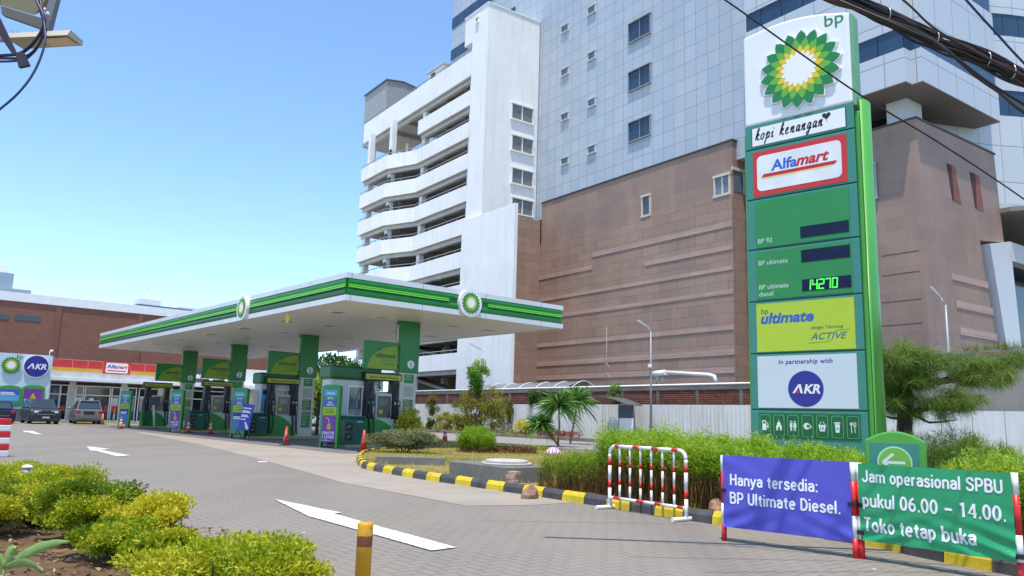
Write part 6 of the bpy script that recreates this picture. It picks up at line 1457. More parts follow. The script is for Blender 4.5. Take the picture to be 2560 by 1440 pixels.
# --- planting of the island
def bush(name, label, px, by, ty, hw, hd_, m, n=5000, leaf=(.05, .09), wd=(.02, .035), k=22, cr=.42, sh_=.0, z0=.1, up=.3, cat='bush', group=None, stems=8, mid_=.55, vr=.46, at=None):
    b = on_z(px, by, z0) if at is None else np.array([*at, z0]); tz = on_y(px, ty, b[1])[2]; off_ = (b[0], b[1], z0); o = thing(name, label, cat, off_, 0, group)
    H_ = tz-z0; zc_ = z0+H_*mid_; p, d, t_ = clumps((b[0], b[1], zc_), (hw*.8, hd_*.8, H_*vr*.8), k, n, cr); kk = p[:, 2] > z0+.02; p, d, t_ = p[kk], d[kk], t_[kk]
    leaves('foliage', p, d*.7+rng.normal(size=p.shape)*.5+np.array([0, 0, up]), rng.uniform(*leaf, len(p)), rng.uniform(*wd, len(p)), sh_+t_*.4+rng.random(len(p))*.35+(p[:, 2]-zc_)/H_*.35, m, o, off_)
    limbs(o, 'stem', (b[0], b[1], z0-.05), [(b[0]+rng.uniform(-.6, .6)*hw, b[1]+rng.uniform(-.6, .6)*hd_, z0+H_*rng.uniform(.4, .8)) for _ in range(stems)], .02, .006, bark, off_); return o
grey_l = leafmat('grey_green_leaf', [S(112, 84, 64), S(104, 108, 68), S(134, 142, 94), S(176, 178, 134)], .3)
bush('round_bush', 'wide round grey green bush with reddish base behind the red cone', 1013, 1131, 1071, 1.45, .9, grey_l, 16000, (.05, .09), (.02, .035), 50, .34, .05)
cro = leafmat('croton_leaf', [S(112, 130, 22), S(182, 184, 40), S(226, 212, 76), S(240, 226, 140)], .4)
def rosette_bush(label, px, by, ty, hw, hd_, z0=.1, n=620, L=(.22, .36), name='croton_bush', m=None, w_=(.03, .05), at=None):
    b = on_z(px, by, z0) if at is None else np.array([*at, z0]); tz = on_y(px, ty, b[1])[2]; H_ = tz-z0; off_ = (b[0], b[1], z0); o = thing(name, label, 'bush', off_)
    c, d = cloud((b[0], b[1], z0+H_*.52), (hw*.7, hd_*.7, H_*.40), n//14, .6); base = np.repeat(c, 14, 0); dd = np.repeat(d, 14, 0)*.5+rng.normal(size=(len(base), 3))*.7+np.array([0, 0, .7])
    leaves('foliage', base, dd, rng.uniform(*L, len(base)), rng.uniform(*w_, len(base)), rng.random(len(base))*.75+.15*np.repeat(rng.random(len(c)), 14)+.1, m or cro, o, off_, segs=3, droop=.35)
    limbs(o, 'stem', (b[0], b[1], z0-.05), [tuple(q) for q in c[:10]], .02, .008, bark, off_); return o
rosette_bush('yellow croton with strap leaves in front of the nearest column', 1019, 1114, 1014, .62, .55, n=1300)
# two tiered tree
b = on_z(1194, 1128, .1); Y_ = b[1]; off_ = tuple(b); zt1, zt0, zc1, zc0 = (on_y(1194, y, Y_)[2] for y in (892, 984, 962, 1082))
o = thing('clipped_tree', 'two tiered clipped tree with egg shaped green top before the white screen wall', 'tree', off_)
tx = on_y(1197, 900, Y_)[0]
mb = MB(off_); mb.tube([(b[0], Y_, .05), (b[0]+.03, Y_, 1.2), (b[0]-.02, Y_, 2.2), (tx, Y_, zt0), (tx, Y_, zt1-.3)], [.055, .045, .035, .03, .015], 8); mb.build('trunk', bark, o)
topl = leafmat('clipped_green', [S(44, 80, 22), S(82, 132, 40), S(128, 172, 66), S(160, 190, 92)], .35); oliv = leafmat('olive_bronze', [S(116, 88, 44), S(118, 116, 44), S(152, 148, 62), S(170, 172, 88)], .4)
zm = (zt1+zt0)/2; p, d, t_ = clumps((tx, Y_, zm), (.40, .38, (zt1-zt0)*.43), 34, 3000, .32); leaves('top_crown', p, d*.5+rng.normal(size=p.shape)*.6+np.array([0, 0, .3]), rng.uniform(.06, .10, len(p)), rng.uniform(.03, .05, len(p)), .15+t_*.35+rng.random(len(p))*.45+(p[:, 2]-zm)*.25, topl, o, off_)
zm = (zc1+zc0)/2; p, d, t_ = clumps((b[0]+.1, Y_, zm+.05), (1.08, .9, (zc1-zc0)*.44), 60, 9500, .27); leaves('lower_crown', p, d*.5+rng.normal(size=p.shape)*.6, rng.uniform(.05, .09, len(p)), rng.uniform(.022, .04, len(p)), t_*.55+rng.random(len(p))*.45, oliv, o, off_)
limbs(o, 'branch', (b[0], Y_, .9), [(b[0]+.1+rng.uniform(-.8, .8), Y_+rng.uniform(-.7, .7), rng.uniform(zc0+.2, zc1)) for _ in range(20)], .022, .005, bark, off_); limbs(o, 'branch', (tx, Y_, zt0-.5), [(tx+rng.uniform(-.28, .28), Y_+rng.uniform(-.28, .28), rng.uniform(zt0, zt1-.15)) for _ in range(14)], .014, .004, bark, off_)
# dracaenas: long strap leaves in heads on bare stems
drac = leafmat('strap_leaf', [S(30, 66, 18), S(62, 108, 34), S(104, 148, 62), S(168, 196, 120)], .25, .4)
def dracaena(label, heads, basepx, z0=.1):
    b = on_z(*basepx, z0); off_ = tuple(b); o = thing('dracaena', label, 'plant', off_)
    for px, py, rad, dy in heads:
        c = on_y(px, py, b[1]+dy); n = 260; d = norm(rng.normal(size=(n, 3))+np.array([0, 0, .45])); d = d[d[:, 2] > -.55]
        leaves('leaf_head', np.repeat(c[None], len(d), 0)+d*.05, d, rad*rng.uniform(.7, 1.1, len(d)), rng.uniform(.06, .09, len(d)), .15+rng.random(len(d))*.75, drac, o, off_, segs=5, droop=.38)
        mb = MB(off_); mb.tube([(b[0]+rng.uniform(-.05, .05), b[1], z0-.05), ((b[0]+c[0])/2+.04, (b[1]+c[1])/2, (z0+c[2])/2), tuple(c)], [.06, .045, .04], 8); mb.build('stem', mat('dracaena_stem', S(140, 106, 82), .9, var=.2, vs=8.), o)
    return o
dracaena('large dracaena with spiky heads of strap leaves by the pink umbrella', ((1397, 1015, 1.5, 0), (1352, 1062, .95, -.3)), (1396, 1112))
dracaena('second dracaena leaning right behind the large one', ((1443, 1002, 1.4, 0),), (1424, 1106))
# grass and ground cover
def inpoly(p, poly):
    x, y = p[:, 0], p[:, 1]; c = np.zeros(len(p), bool); n = len(poly)
    for i in range(n):
        x0_, y0_ = poly[i]; x1_, y1_ = poly[(i+1) % n]; k = ((y0_ > y) != (y1_ > y)) & (x < (x1_-x0_)*(y-y0_)/((y1_-y0_) if abs(y1_-y0_) > 1e-9 else 1e-9)+x0_); c ^= k
    return c
poly = [tuple(map(float, q[:2])) for q in inner]+[tuple(map(float, q[:2])) for q in planter_back]
n = 90000; q = np.c_[rng.uniform(-8, 16, n), rng.uniform(8, 40, n)]; q = q[inpoly(q, poly)]
nz_ = np.sin(q[:, 0]*1.3+q[:, 1]*.7)*.5+np.sin(q[:, 0]*.45-q[:, 1]*1.1)*.5; keep = rng.random(len(q)) < .55+.35*nz_; q, nz_ = q[keep], nz_[keep]
gr = leaves('lawn_grass', np.c_[q, np.full(len(q), .095)], np.c_[rng.normal(size=(len(q), 2))*.55, np.ones(len(q))], rng.uniform(.05, .15, len(q)), rng.uniform(.008, .016, len(q)), .35+.28*nz_+rng.random(len(q))*.4-.2, leafmat('lawn_blade', [S(190, 164, 92), S(160, 152, 66), S(118, 136, 40), S(90, 124, 30)], .3), blade=True)
tag(gr, 'patchy dry lawn grass on the planted island', 'grass', kind='stuff')
def cover(label, px0, px1, zc_, dep, m, n, L=(.05, .1), z0=.1, name='ground_cover', h=.18):
    a, b_ = on_z(*px0, z0)[:2], on_z(*px1, z0)[:2]; t_ = rng.random(n); dd = (b_-a)/np.linalg.norm(b_-a); nn = np.array([-dd[1], dd[0]]); p = a+(b_-a)*t_[:, None]+nn*rng.uniform(0, dep, n)[:, None]
    o = leaves(name, np.c_[p, z0+rng.random(n)**1.5*h], rng.normal(size=(n, 3))*.6+np.array([0, 0, .6]), rng.uniform(*L, n), rng.uniform(.025, .05, n), rng.random(n), m); return tag(o, label, 'plants', kind='stuff')
redl = leafmat('red_leaf', [S(74, 34, 30), S(120, 58, 46), S(104, 104, 46)], .25)
cover('dark red low plants in the lawn beside the driveway', (1240, 1133), (1345, 1135), 0, 1.6, redl, 2200)
cover('bright green low plants along the lawn edge by the driveway', (1232, 1124), (1372, 1128), 0, 2.0, leafmat('low_green', [S(84, 110, 24), S(132, 158, 40), S(160, 176, 60)], .3), 2400, (.05, .1), .1, 'ground_cover', .12)
pinkl = leafmat('pink_leaf', [S(110, 36, 48), S(170, 70, 84), S(120, 110, 60)], .3)
aB = lambda px, y: FB.w(FB.onY(px, 1040, y)[0], y)[:2]
def bedcover(label, xa, xb, m, n, h): 
    A, B_ = aB(xa, 33.2), aB(xb, 33.2); t_ = rng.random(n); p = np.array(A)+(np.array(B_)-np.array(A))*t_[:, None]+rng.normal(size=(n, 2))*.22
    return tag(leaves('ground_cover', np.c_[p, .15+rng.random(n)*h], rng.normal(size=(n, 3))*.6+np.array([0, 0, .8]), rng.uniform(.12, .25, n), rng.uniform(.04, .07, n), rng.random(n), m), label, 'plants', kind='stuff')
bedcover('low pink and red plants in the back bed by the fence', 1340, 1440, pinkl, 900, .35)
bedcover('low yellowing plants in the back bed under the small trees', 1040, 1330, leafmat('bed_mix', [S(92, 100, 34), S(150, 150, 50), S(184, 170, 80)], .3), 2600, .22)
# back bed shrubs
dk = leafmat('deep_green_leaf', [S(34, 62, 20), S(66, 104, 34), S(112, 150, 54)], .3); yl = leafmat('yellow_shrub_leaf', [S(110, 116, 20), S(172, 168, 40), S(206, 192, 80)], .35); ol2 = leafmat('mixed_shrub_leaf', [S(70, 84, 26), S(122, 124, 40), S(176, 158, 60)], .35)
bush('topiary_tree', 'small clipped bush tree in two balls near the air pump', 1080, 1075, 988, .72, .6, ol2, 3000, (.07, .12), (.04, .06), 14, .42, z0=.15, at=aB(1080, 33.2), cat='tree', mid_=.72, vr=.33)
bush('leafy_bush', 'darker round bush under the small clipped bush tree', 1079, 1075, 1040, .45, .4, dk, 1500, (.07, .12), (.04, .06), 12, .42, z0=.15, at=aB(1077, 33.0), mid_=.5)
bush('yellow_shrub', 'yellow shrub left of the two tiered tree in the back bed', 1128, 1078, 1028, 1.35, .6, yl, 4200, (.08, .14), (.04, .06), 16, .40, z0=.15, at=aB(1128, 33.2))
bush('yellow_shrub', 'mixed yellow shrub with reddish stems right beside the tree in the back bed', 1168, 1078, 1028, 1.0, .6, ol2, 3600, (.08, .14), (.04, .06), 14, .40, z0=.15, at=aB(1165, 33.2))
bush('leafy_shrub', 'taller shrub with yellow flecks against the white fence right of the tree', 1258, 1080, 980, .8, .6, ol2, 3800, (.08, .14), (.04, .06), 20, .36, z0=.15, at=aB(1258, 33.2))
rosette_bush('bright yellow croton in the back bed left of the dracaenas', 1312, 1088, 1046, 1.05, .6, .15, 1100, (.22, .38), at=aB(1312, 33.1))
bush('climber', 'green leafy climber hanging on the brick wall behind the dracaenas', 1345, 1040, 968, 1.0, .3, dk, 1800, (.10, .18), (.05, .08), 16, .36, z0=1.6, at=aB(1345, 34.2))
bush('sapling', 'light green sapling sprouting above the brick wall near the thin mast', 1541, 1000, 945, .75, .35, leafmat('sapling_leaf', [S(78, 120, 44), S(124, 164, 72), S(160, 186, 100)], .4), 1100, (.08, .15), (.03, .05), 20, .26, z0=2.2, at=aB(1541, 34.45))
bush('background_tree', 'dense dark tree behind the nearest kiosk beyond the forecourt', 846, 1060, 872, 3.4, 3.0, dk, 7000, (.22, .40), (.12, .2), 40, .34, z0=0., at=tuple(on_y(846, 1000, 64)[:2]), cat='tree', stems=10)
bush('background_tree', 'lighter leafy tree between the second column and the nearest kiosk', 792, 1060, 930, 1.4, 1.4, leafmat('banana_leaf', [S(92, 128, 36), S(150, 180, 60), S(190, 204, 110)], .4), 1600, (.3, .6), (.12, .2), 16, .4, z0=0., at=tuple(on_y(797, 1000, 58)[:2]), cat='tree')
# pine with drooping needles right of the pylon
ned = leafmat('needle', [S(44, 66, 24), S(78, 108, 40), S(120, 146, 58), S(166, 174, 100)], .35)
Yp = 17.0; b = np.array([on_y(2248, 1090, Yp)[0], Yp, 0.]); off_ = tuple(b)
o = thing('pine_tree', 'windswept pine with soft drooping needles and dark trunk right of the pylon', 'tree', off_)
tr = [(2250, 1100, 0), (2262, 1040, 0), (2268, 1000, 0), (2262, 965, 0), (2250, 935, 0), (2256, 905, 0)]
tp = [tuple(on_y(x, y, Yp)) for x, y, _ in tr]; tp[0] = (tp[0][0], Yp, -.05)
mb = MB(off_); mb.tube(tp, [.17, .15, .14, .13, .10, .05], 10); mb.build('trunk', bark_d, o)
pads = [(2262, 905, 1.05, .5, .26), (2330, 905, .9, .6, .24), (2420, 915, .8, .6, .20), (2510, 900, .9, .5, .16), (2490, 930, .5, .4, .12), (2210, 925, .55, .5, .26), (2215, 965, .45, .5, .22), (2300, 955, .7, .6, .14), (2420, 945, .45, .4, .15), (2380, 1005, .62, .5, .16), (2310, 1012, .6, .5, .20), (2225, 1000, .4, .4, .18), (2240, 880, .6, .4, .18)]
PP, DD, TT = [], [], []; ends = []
for px, py, rx, ry, rz_ in pads:
    c = on_y(px, py, Yp+rng.uniform(-.4, .4)); ends.append(c)
    for q_ in range(9):
        c2 = c+rng.normal(size=3)*np.array([rx*.45, ry*.5, rz_*.6]); p, d = cloud(c2, (rx*.36, ry*.4, rz_*.55), 260, .8); PP.append(p); DD.append(d*.5+rng.normal(size=p.shape)*.4+np.array([.15, 0, -.35])); TT.append(np.full(len(p), rng.random()))
PP, DD, TT = map(np.concatenate, (PP, DD, TT)); leaves('needles', PP, DD, rng.uniform(.12, .30, len(PP)), rng.uniform(.006, .010, len(PP)), .15+TT*.3+rng.random(len(PP))*.5, ned, o, off_, blade=True)
limbs(o, 'branch', tp[3], [tuple(e) for e in ends[:9]], .05, .012, bark_d, off_); limbs(o, 'branch', tp[1], [tuple(e) for e in ends[8:11]]+[tuple(on_y(2390, 1050, Yp)), tuple(on_y(2190, 1040, Yp))], .04, .01, bark_d, off_)
Yq = 15.0
for px, ty, hw, lab, m_ in ((2330, 1075, 1.15, 'dark green low pine bush under the tree at the right', ned), (2445, 1085, .7, 'lighter low bush between the pine and the green banner', leafmat('fern_light', [S(96, 122, 30), S(140, 164, 46), S(172, 182, 78)], .4))):
    b = np.array([on_y(px, 1150, Yq)[0], Yq, .1]); tz = on_y(px, ty, Yq)[2]; off_ = tuple(b); o = thing('low_bush', lab, 'bush', off_)
    p, d, t_ = clumps((b[0], b[1], .1+(tz-.1)*.5), (hw*.85, .7, (tz-.1)*.42), 26, 9000, .38); leaves('foliage', p, d*.4+rng.normal(size=p.shape)*.5+np.array([0, 0, .35]), rng.uniform(.10, .2, len(p)), rng.uniform(.007, .012, len(p)), t_*.4+rng.random(len(p))*.45, m_, o, off_, blade=True)
    limbs(o, 'stem', (b[0], b[1], 0.), [(b[0]+rng.uniform(-.6, .6)*hw, b[1]+rng.uniform(-.3, .3), tz*.6) for _ in range(6)], .02, .008, bark_d, off_)
# thin weeds on the terrace by the porch
for px, py, lab in ((2470, 895, 'tuft of dry weeds on the brown terrace left of the leaning pillar'), (2550, 893, 'tuft of weeds on the brown terrace at the right edge')):
    q = FB.onY(px, py, 37.3); wq_ = FB.w(q[0], 37.3, za_ if False else 0); n = 260; c = np.array([wq_[0], wq_[1], FB.onY(2480, 884, 37.2)[1]+.12])
    o = thing('weed_tuft', lab, 'weeds', tuple(c)); pb_ = c+np.c_[rng.uniform(-1.0, 1.0, (n, 1)), rng.uniform(-.2, .2, (n, 1)), np.zeros((n, 1))]
    leaves('blades', pb_, rng.normal(size=(n, 3))*.4+np.array([0, 0, 1]), rng.uniform(.15, .5, n), .02, rng.random(n), leafmat('weed_leaf', [S(120, 104, 66), S(134, 140, 60), S(90, 112, 44)], .3) if 'weed_leaf' not in bpy.data.materials else bpy.data.materials['weed_leaf'], o, tuple(c), blade=True)
# ================================================================== small things of the island
def rock(label, px, py, sx, sy, sz, seed, rz=0.):
    p = on_z(px, py, 0); me_b = MB(); r_ = random.Random(seed); n = 14; m = 8; vs, fs = [], []
    dirs = [Vector((r_.uniform(-1, 1), r_.uniform(-1, 1), r_.uniform(-.4, 1))).normalized() for _ in range(14)]; ds = [r_.uniform(.55, .9) for _ in dirs]
    for i in range(m+1):
        t_ = math.pi*i/m
        for k in range(n):
            a = 2*math.pi*k/n; v = Vector((math.sin(t_)*math.cos(a), math.sin(t_)*math.sin(a), -math.cos(t_)))
            k_ = min([1.0]+[d_/max(v.dot(q), 1e-3) for q, d_ in zip(dirs, ds) if v.dot(q) > .3]); v = v*k_; vs.append((v.x*sx, v.y*sy, max(v.z*sz, -sz*.35)+sz*.34))
    for i in range(m):
        for k in range(n): k2 = (k+1) % n; fs.append((i*n+k, i*n+k2, (i+1)*n+k2, (i+1)*n+k))
    me_b.add(vs, fs); o = me_b.build('rock', mat('rock_brown', S(150, 116, 98), .9, var=.3, vs=7., bump=.6, bs=22), None); o.location = (p[0], p[1], 0); o.rotation_euler.z = rz; return tag(o, label, 'rock', 'loose rocks by the kerb')
rock('reddish angular rock lying on the concrete against a yellow kerb block', 1325, 1247, .19, .15, .20, 5, .4)
rock('larger brown rock beside the violet banner on the kerb', 1789, 1300, .20, .17, .24, 8, 1.2)
gm = mat('cast_concrete', S(112, 109, 105), .85, var=.16, vs=2.5, bump=.3, stain=.3)
aa, bb2 = on_z(1122, 1180, .165), on_z(1266, 1200, .165); dd = (bb2-aa)[:2]; Lc = np.linalg.norm(dd); rzc = math.atan2(dd[1], dd[0]); zt_ = on_y(1122, 1152, aa[1])[2]
cb = thing('concrete_box', 'low grey concrete inspection box behind the kerb', 'box', (*((aa+bb2)/2)[:2], .05), rzc)
mb = MB(); mb.box(-Lc/2, Lc/2, 0, 1.05, 0, zt_-.05); mb.build('block', gm, cb, bevel=.015)
ld = thing('manhole_lid', 'round pale stepped manhole cover on top of the concrete box', 'lid', (*((aa+bb2)/2)[:2], zt_), rzc)
Ml = Matrix.Translation((.30, .52, 0)); lm = mat('pale_concrete', S(176, 174, 168), .8, var=.15, vs=3.)
mb = MB(); mb.lathe([(.50, 0), (.50, .045)], 32, Ml); mb.build('rim', lm, ld); mb = MB(); mb.lathe([(.43, .047), (.43, .085), (.38, .10)], 32, Ml); mb.build('cover', lm, ld)
a2, b2_ = on_z(937, 1160, .1), on_z(1112, 1164, .1); dd = (b2_-a2)[:2]; L_ = np.linalg.norm(dd)
ks = thing('concrete_edging', 'long low concrete edging slab in the dry grass behind the kerb', 'edging', (*((a2+b2_)/2)[:2], .05), math.atan2(dd[1], dd[0]))
mb = MB(); mb.box(-L_/2, L_/2, 0, .25, 0, .24); mb.build('slab', gm, ks, bevel=.015)
bq = on_z(1281, 1213, .12)
for k in range(3):
    mb = MB(); mb.box(-.12, .12, -.06, .06, 0, .068); o = mb.build('paving_brick', mat('loose_brick', S(168, 138, 120), .9, var=.2, vs=8., bump=.3), None, bevel=.008); o.location = (bq[0]+.012*k*(-1)**k, bq[1]+.01*k, .155+.071*k); o.rotation_euler.z = rzc+.07*(k-1)
    tag(o, ['bottom brick of the small stack beside the concrete box', 'middle brick of the small stack beside the concrete box', 'topmost brick of the small stack beside the concrete box'][k], 'brick', 'stacked loose bricks')
# small striped umbrella lying on the lawn
u0 = on_z(1383, 1137, .1); um = thing('umbrella', 'pink and white striped umbrella lying open on the lawn', 'umbrella', (u0[0], u0[1], .1), .5)
n = 24; vs = []; rr = .30
mb = MB()
for k in range(n):
    a0, a1 = 2*math.pi*k/n, 2*math.pi*(k+1)/n; mb.mat((k) % 2); ring = []
    for j in range(5):
        t_ = j/4; ring.append((rr*math.sin(t_*1.35), .29*math.cos(t_*1.35)-.03))
    for j in range(4):
        (r0_, z0_), (r1_, z1_) = ring[j], ring[j+1]; mb.add([(r0_*math.cos(a0), r0_*math.sin(a0), z0_), (r1_*math.cos(a0), r1_*math.sin(a0), z1_), (r1_*math.cos(a1), r1_*math.sin(a1), z1_), (r0_*math.cos(a1), r0_*math.sin(a1), z0_)], [(0, 1, 2, 3)], True)
mb.build('canopy', [mat('umbrella_white', S(226, 206, 214), .6), mat('umbrella_pink', S(160, 110, 150), .6)], um)
mb = MB(); mb.tube([(0, 0, .0), (0, 0, .29)], .008, 6); mb.build('shaft', M_dark, um)

# ------------------------------------------------------------------ lamps, mast, shelter, pipes at the back
def lamp(label, yb_, pole_px, arm_px, head_px, cam_=None, z0=.15, r=.06):
    (xp, zp) = FB.onY(*pole_px, yb_); (xa_, za_) = FB.onY(*arm_px, yb_); (xh, zh) = FB.onY(*head_px, yb_)
    o = thing('lamp_post', label, 'street lamp', FB.w(xp, yb_, z0), FB.rz, 'slim grey street lamps')
    m_ = mat('lamp_grey', S(138, 146, 150), .45, .2); off_ = (xp, yb_, z0)
    mb = MB(off_); mb.tube([(xp, yb_, z0), (xp, yb_, zp)], [r*1.25, r*.7], 10); mb.build('pole', m_, o)
    mb = MB(off_); mb.tube([(xp, yb_, zp-.02), (xa_, yb_, za_)], r*.45, 8); mb.build('arm', m_, o)
    d = Vector((xh-xa_, 0, zh-za_)); q = Vector((-d.z, 0, d.x)).normalized()*.05; mb = MB(off_); vs = []
    A = Vector((xa_, yb_, za_)); B_ = Vector((xh, yb_, zh)); 
    for p_, w_ in ((A, .08), (B_, .17)):
        for s_ in (-1, 1):
            for t_ in (-.5, .5): vs.append(p_+Vector((0, s_*w_, 0))+q*t_)
    mb.add(vs, [(0, 2, 3, 1), (4, 5, 7, 6), (0, 1, 5, 4), (2, 6, 7, 3), (1, 3, 7, 5), (0, 4, 6, 2)]); mb.build('lamp_head', m_, o)
    if cam_:
        xc_, zc_ = FB.onY(*cam_, yb_); mb = MB(off_); mb.box(xc_-.05, xc_+.14, yb_-.2, yb_-.05, zc_-.1, zc_+.1); mb.build('camera_box', M_white, o, bevel=.02)
    return o
lamp('slim grey lamp post with a small white camera box in front of the brick wall', 33.3, (1627, 828), (1620, 818), (1594, 801), (1627, 915))
lamp('slim grey lamp post rising behind the two tiered tree', 33.3, (1209, 880), (1200, 872), (1177, 859), None, r=.05)
lamp('grey lamp post before the right brown wall beyond the pine', 37.9, (2364, 762), (2350, 742), (2326, 716), None, .0, .07)
xm, z1m = FB.onY(1517, 815, 34.95); _, z0m = FB.onY(1517, 948, 34.95)
an = thing('thin_mast', 'thin bare mast with short slanting twigs above the brick wall', 'mast', FB.w(xm, 34.95, 3.3), FB.rz); off_ = (xm, 34.95, 3.3)
mb = MB(off_); mb.tube([(xm, 34.95, 3.2), (xm, 34.95, z1m)], [.035, .012], 6); mb.build('pole', mat('dry_wood', S(170, 150, 130), .8), an)
for zz_ in (948, 925): 
    _, zq_ = FB.onY(1517, zz_-18, 34.95); 
    for s_ in (-1, 1): mb = MB(off_); mb.tube([(xm, 34.95, zq_), (xm+s_*.42, 34.95, zq_-.42)], .018, 6); mb.build('twig', mat('dry_wood', (.4, .3, .2)), an)
sx0, sz0 = FB.onY(1498, 991, 32.9); sx1, sz1 = FB.onY(1585, 1012, 32.9)
sh2 = thing('booth_shelter', 'small steel shelter with curved dark roof and a grey panel by the fence', 'shelter', FB.w((sx0+sx1)/2, 33.0, .15), FB.rz); off_ = ((sx0+sx1)/2, 33.0, .15)
dkm = mat('shelter_steel', S(84, 92, 102), .45, .3)
mb = MB(off_); n = 8; pr2 = [(sx0+(sx1-sx0)*k/n, sz0+(sz1-sz0)*(k/n)**2.2) for k in range(n+1)]; mb.prism(pr2+[(x, z-.05) for x, z in pr2[::-1]], 32.3, 33.6); mb.build('roof', mat('shelter_roof', S(84, 84, 80), .5), sh2)
px0_, pz0_ = FB.onY(1548, 1045, 32.9); px1_, pz1_ = FB.onY(1584, 1010, 32.9)
mb = MB(off_); mb.box(px0_, px1_, 32.9, 32.95, pz0_, sz1); mb.build('panel', mat('slate_panel', S(72, 80, 96), .3), sh2)
mb = MB(off_); mb.box(px0_, px1_, 32.9, 32.95, .4, pz0_); mb.build('lower_panel', M_white, sh2)
mb = MB(off_); mb.box(px0_+.75*(px1_-px0_)-.2, px0_+.75*(px1_-px0_)-.1, 32.88, 32.9, pz0_+.5, pz0_+.6); mb.build('red_mark', M_red, sh2)
for x in (px0_-.04, px1_+.04):
    mb = MB(off_); mb.tube([(x, 32.92, .15), (x, 32.92, sz1-.02)], .045, 8); mb.build('post', dkm, sh2)
hx0, hz0 = FB.onY(1526, 1060, 32.75); hp_ = thing('hoop_rail', 'small bent grey hoop rail beside the steel shelter', 'rail', FB.w(hx0, 32.75, .15), FB.rz)
_, hz1 = FB.onY(1530, 1045, 32.75); mb = MB((hx0, 32.75, .15)); mb.tube(spline([(hx0, 32.75, .15), (hx0, 32.75, hz1-.1), (hx0+.1, 32.75, hz1), (hx0+.35, 32.75, hz1-.02), (hx0+.5, 32.75, hz1-.3), (hx0+.62, 32.75, .15)], 5), .025, 7); mb.build('hoop', M_steel, hp_)
yp = 35.3
q = [FB.onY(*p, yp) for p in ((1634, 935), (1664, 931), (1667, 931), (1772, 937), (1786, 941), (1790, 958))]
pi_ = thing('vent_pipe', 'long white bent pipe lying along the top of the brick wall', 'pipe', FB.w(q[2][0], yp, 3.4), FB.rz); off_ = (q[2][0], yp, 3.4)
mb = MB(off_); mb.tube([(q[0][0], yp, q[0][1]), (q[1][0], yp, q[1][1])], .17, 12); mb.build('wide_end', M_white, pi_)
mb = MB(off_); mb.tube([(x, yp, z) for x, z in q[2:]], .11, 10); mb.build('bent_pipe', M_white, pi_)
mb = MB(off_); mb.tube([(q[1][0]-.25, yp, 3.3), (q[1][0]-.25, yp, q[1][1])], .04, 6); mb.tube([(q[1][0]-.9, yp, 3.3), (q[1][0]-.6, yp, q[1][1])], .04, 6); mb.build('support', M_steel, pi_)
ap = on_z(1060, 1073, .15)
ar = thing('air_pump', 'small white and green tyre air pump on a plinth by the driveway', 'pump', (ap[0], ap[1], .15), RZF)
mb = MB(); mb.box(-.22, .12, -.15, .15, 0, 1.5); mb.build('post', M_white, ar, bevel=.04); mb = MB(); mb.box(-.62, -.24, -.1, .1, .1, 1.15); mb.build('green_board', M_green, ar, bevel=.05)
mb = MB(); mb.tube([(.16+.2*math.cos(a_), -.05, .9+.2*math.sin(a_)) for a_ in np.linspace(0, 6.28, 16)], .03, 6); mb.build('hose', M_black, ar); mb = MB(); mb.box(-.15, .06, -.16, -.15, 1.15, 1.4); mb.build('gauge', M_lime, ar)

# ------------------------------------------------------------------ overhead cables and the lamp at the top left
cabm = mat('cable_black', (.009, .008, .009), .55, var=.2, vs=8.); cab_b = mat('cable_brown', (.042, .020, .017), .6, var=.3, vs=6.); cab_u = mat('cable_blue', (.01, .02, .11), .5)
def cat_pts(px, n=10, ext=12.0):
    q = [np.array(on_y(x, y, Y)) for x, y, Y in px]; a = q[0]-q[1]; b = q[-1]-q[-2]; a /= np.linalg.norm(a); b /= np.linalg.norm(b)
    a[2] = max(a[2], -.05)*.6; b[2] = max(b[2], -.12)*.6                     # the spans run on to poles out of sight
    return [q[0]+a*2.5]+spline([tuple(p) for p in q], n)+[q[-1]+b*ext]
bn = thing('cable_bundle', 'thick sagging bundle of tangled black and brown overhead cables', 'cables', tuple(on_y(2350, 85, 6.8)))
off_ = tuple(on_y(2350, 85, 6.8))
core = [(1900, -75, 7.3), (2060, -22, 7.3), (2200, 30, 7.32), (2320, 88, 7.34), (2450, 140, 7.35), (2560, 196, 7.38), (2680, 250, 7.4), (2900, 330, 7.45)]
base = np.array(cat_pts(core, 14)); mm = len(base)
for k in range(22):
    ph, tw_, rr_ = rng.uniform(0, 6.28), rng.uniform(-.15, .32), rng.uniform(.015, .085); q = []
    for i, p in enumerate(base):
        a = ph+tw_*i*.35; wob = .014*math.sin(i*.23*(1+ph*.2)+ph*3)
        q.append(p+np.array([.3*rr_*math.cos(a), .7*rr_*math.cos(a+1), rr_*math.sin(a)+wob]))
    mb = MB(off_); mb.tube(q, rng.uniform(.008, .018), 6); mb.build('cable', cab_b if k % 3 == 0 else cabm, bn)
for dy, am, s_ in ((.05, -.10, .3), (.0, -.13, 1.2), (.03, .09, 2.0), (-.02, -.07, 2.6)):
    q = [p+np.array([0, dy, am*math.sin(max(0, min(1, (i/mm-.12)/.6))*math.pi*1.0+.0)+.01*math.sin(i*.6+s_)]) for i, p in enumerate(base)]
    mb = MB(off_); mb.tube(q, .010, 6); mb.build('loose_cable', cabm if am < 0 else cab_b, bn)
for i in (31, 45, 59, 67):
    p = base[i]; mb = MB(off_); mb.tube([p+np.array([0, .07*math.cos(a_), .07*math.sin(a_)]) for a_ in np.linspace(0, 6.6, 14)], .006, 5); mb.build('tie_wire', M_steel if i != 58 else mat('tape_pale', S(190, 170, 140), .7), bn)
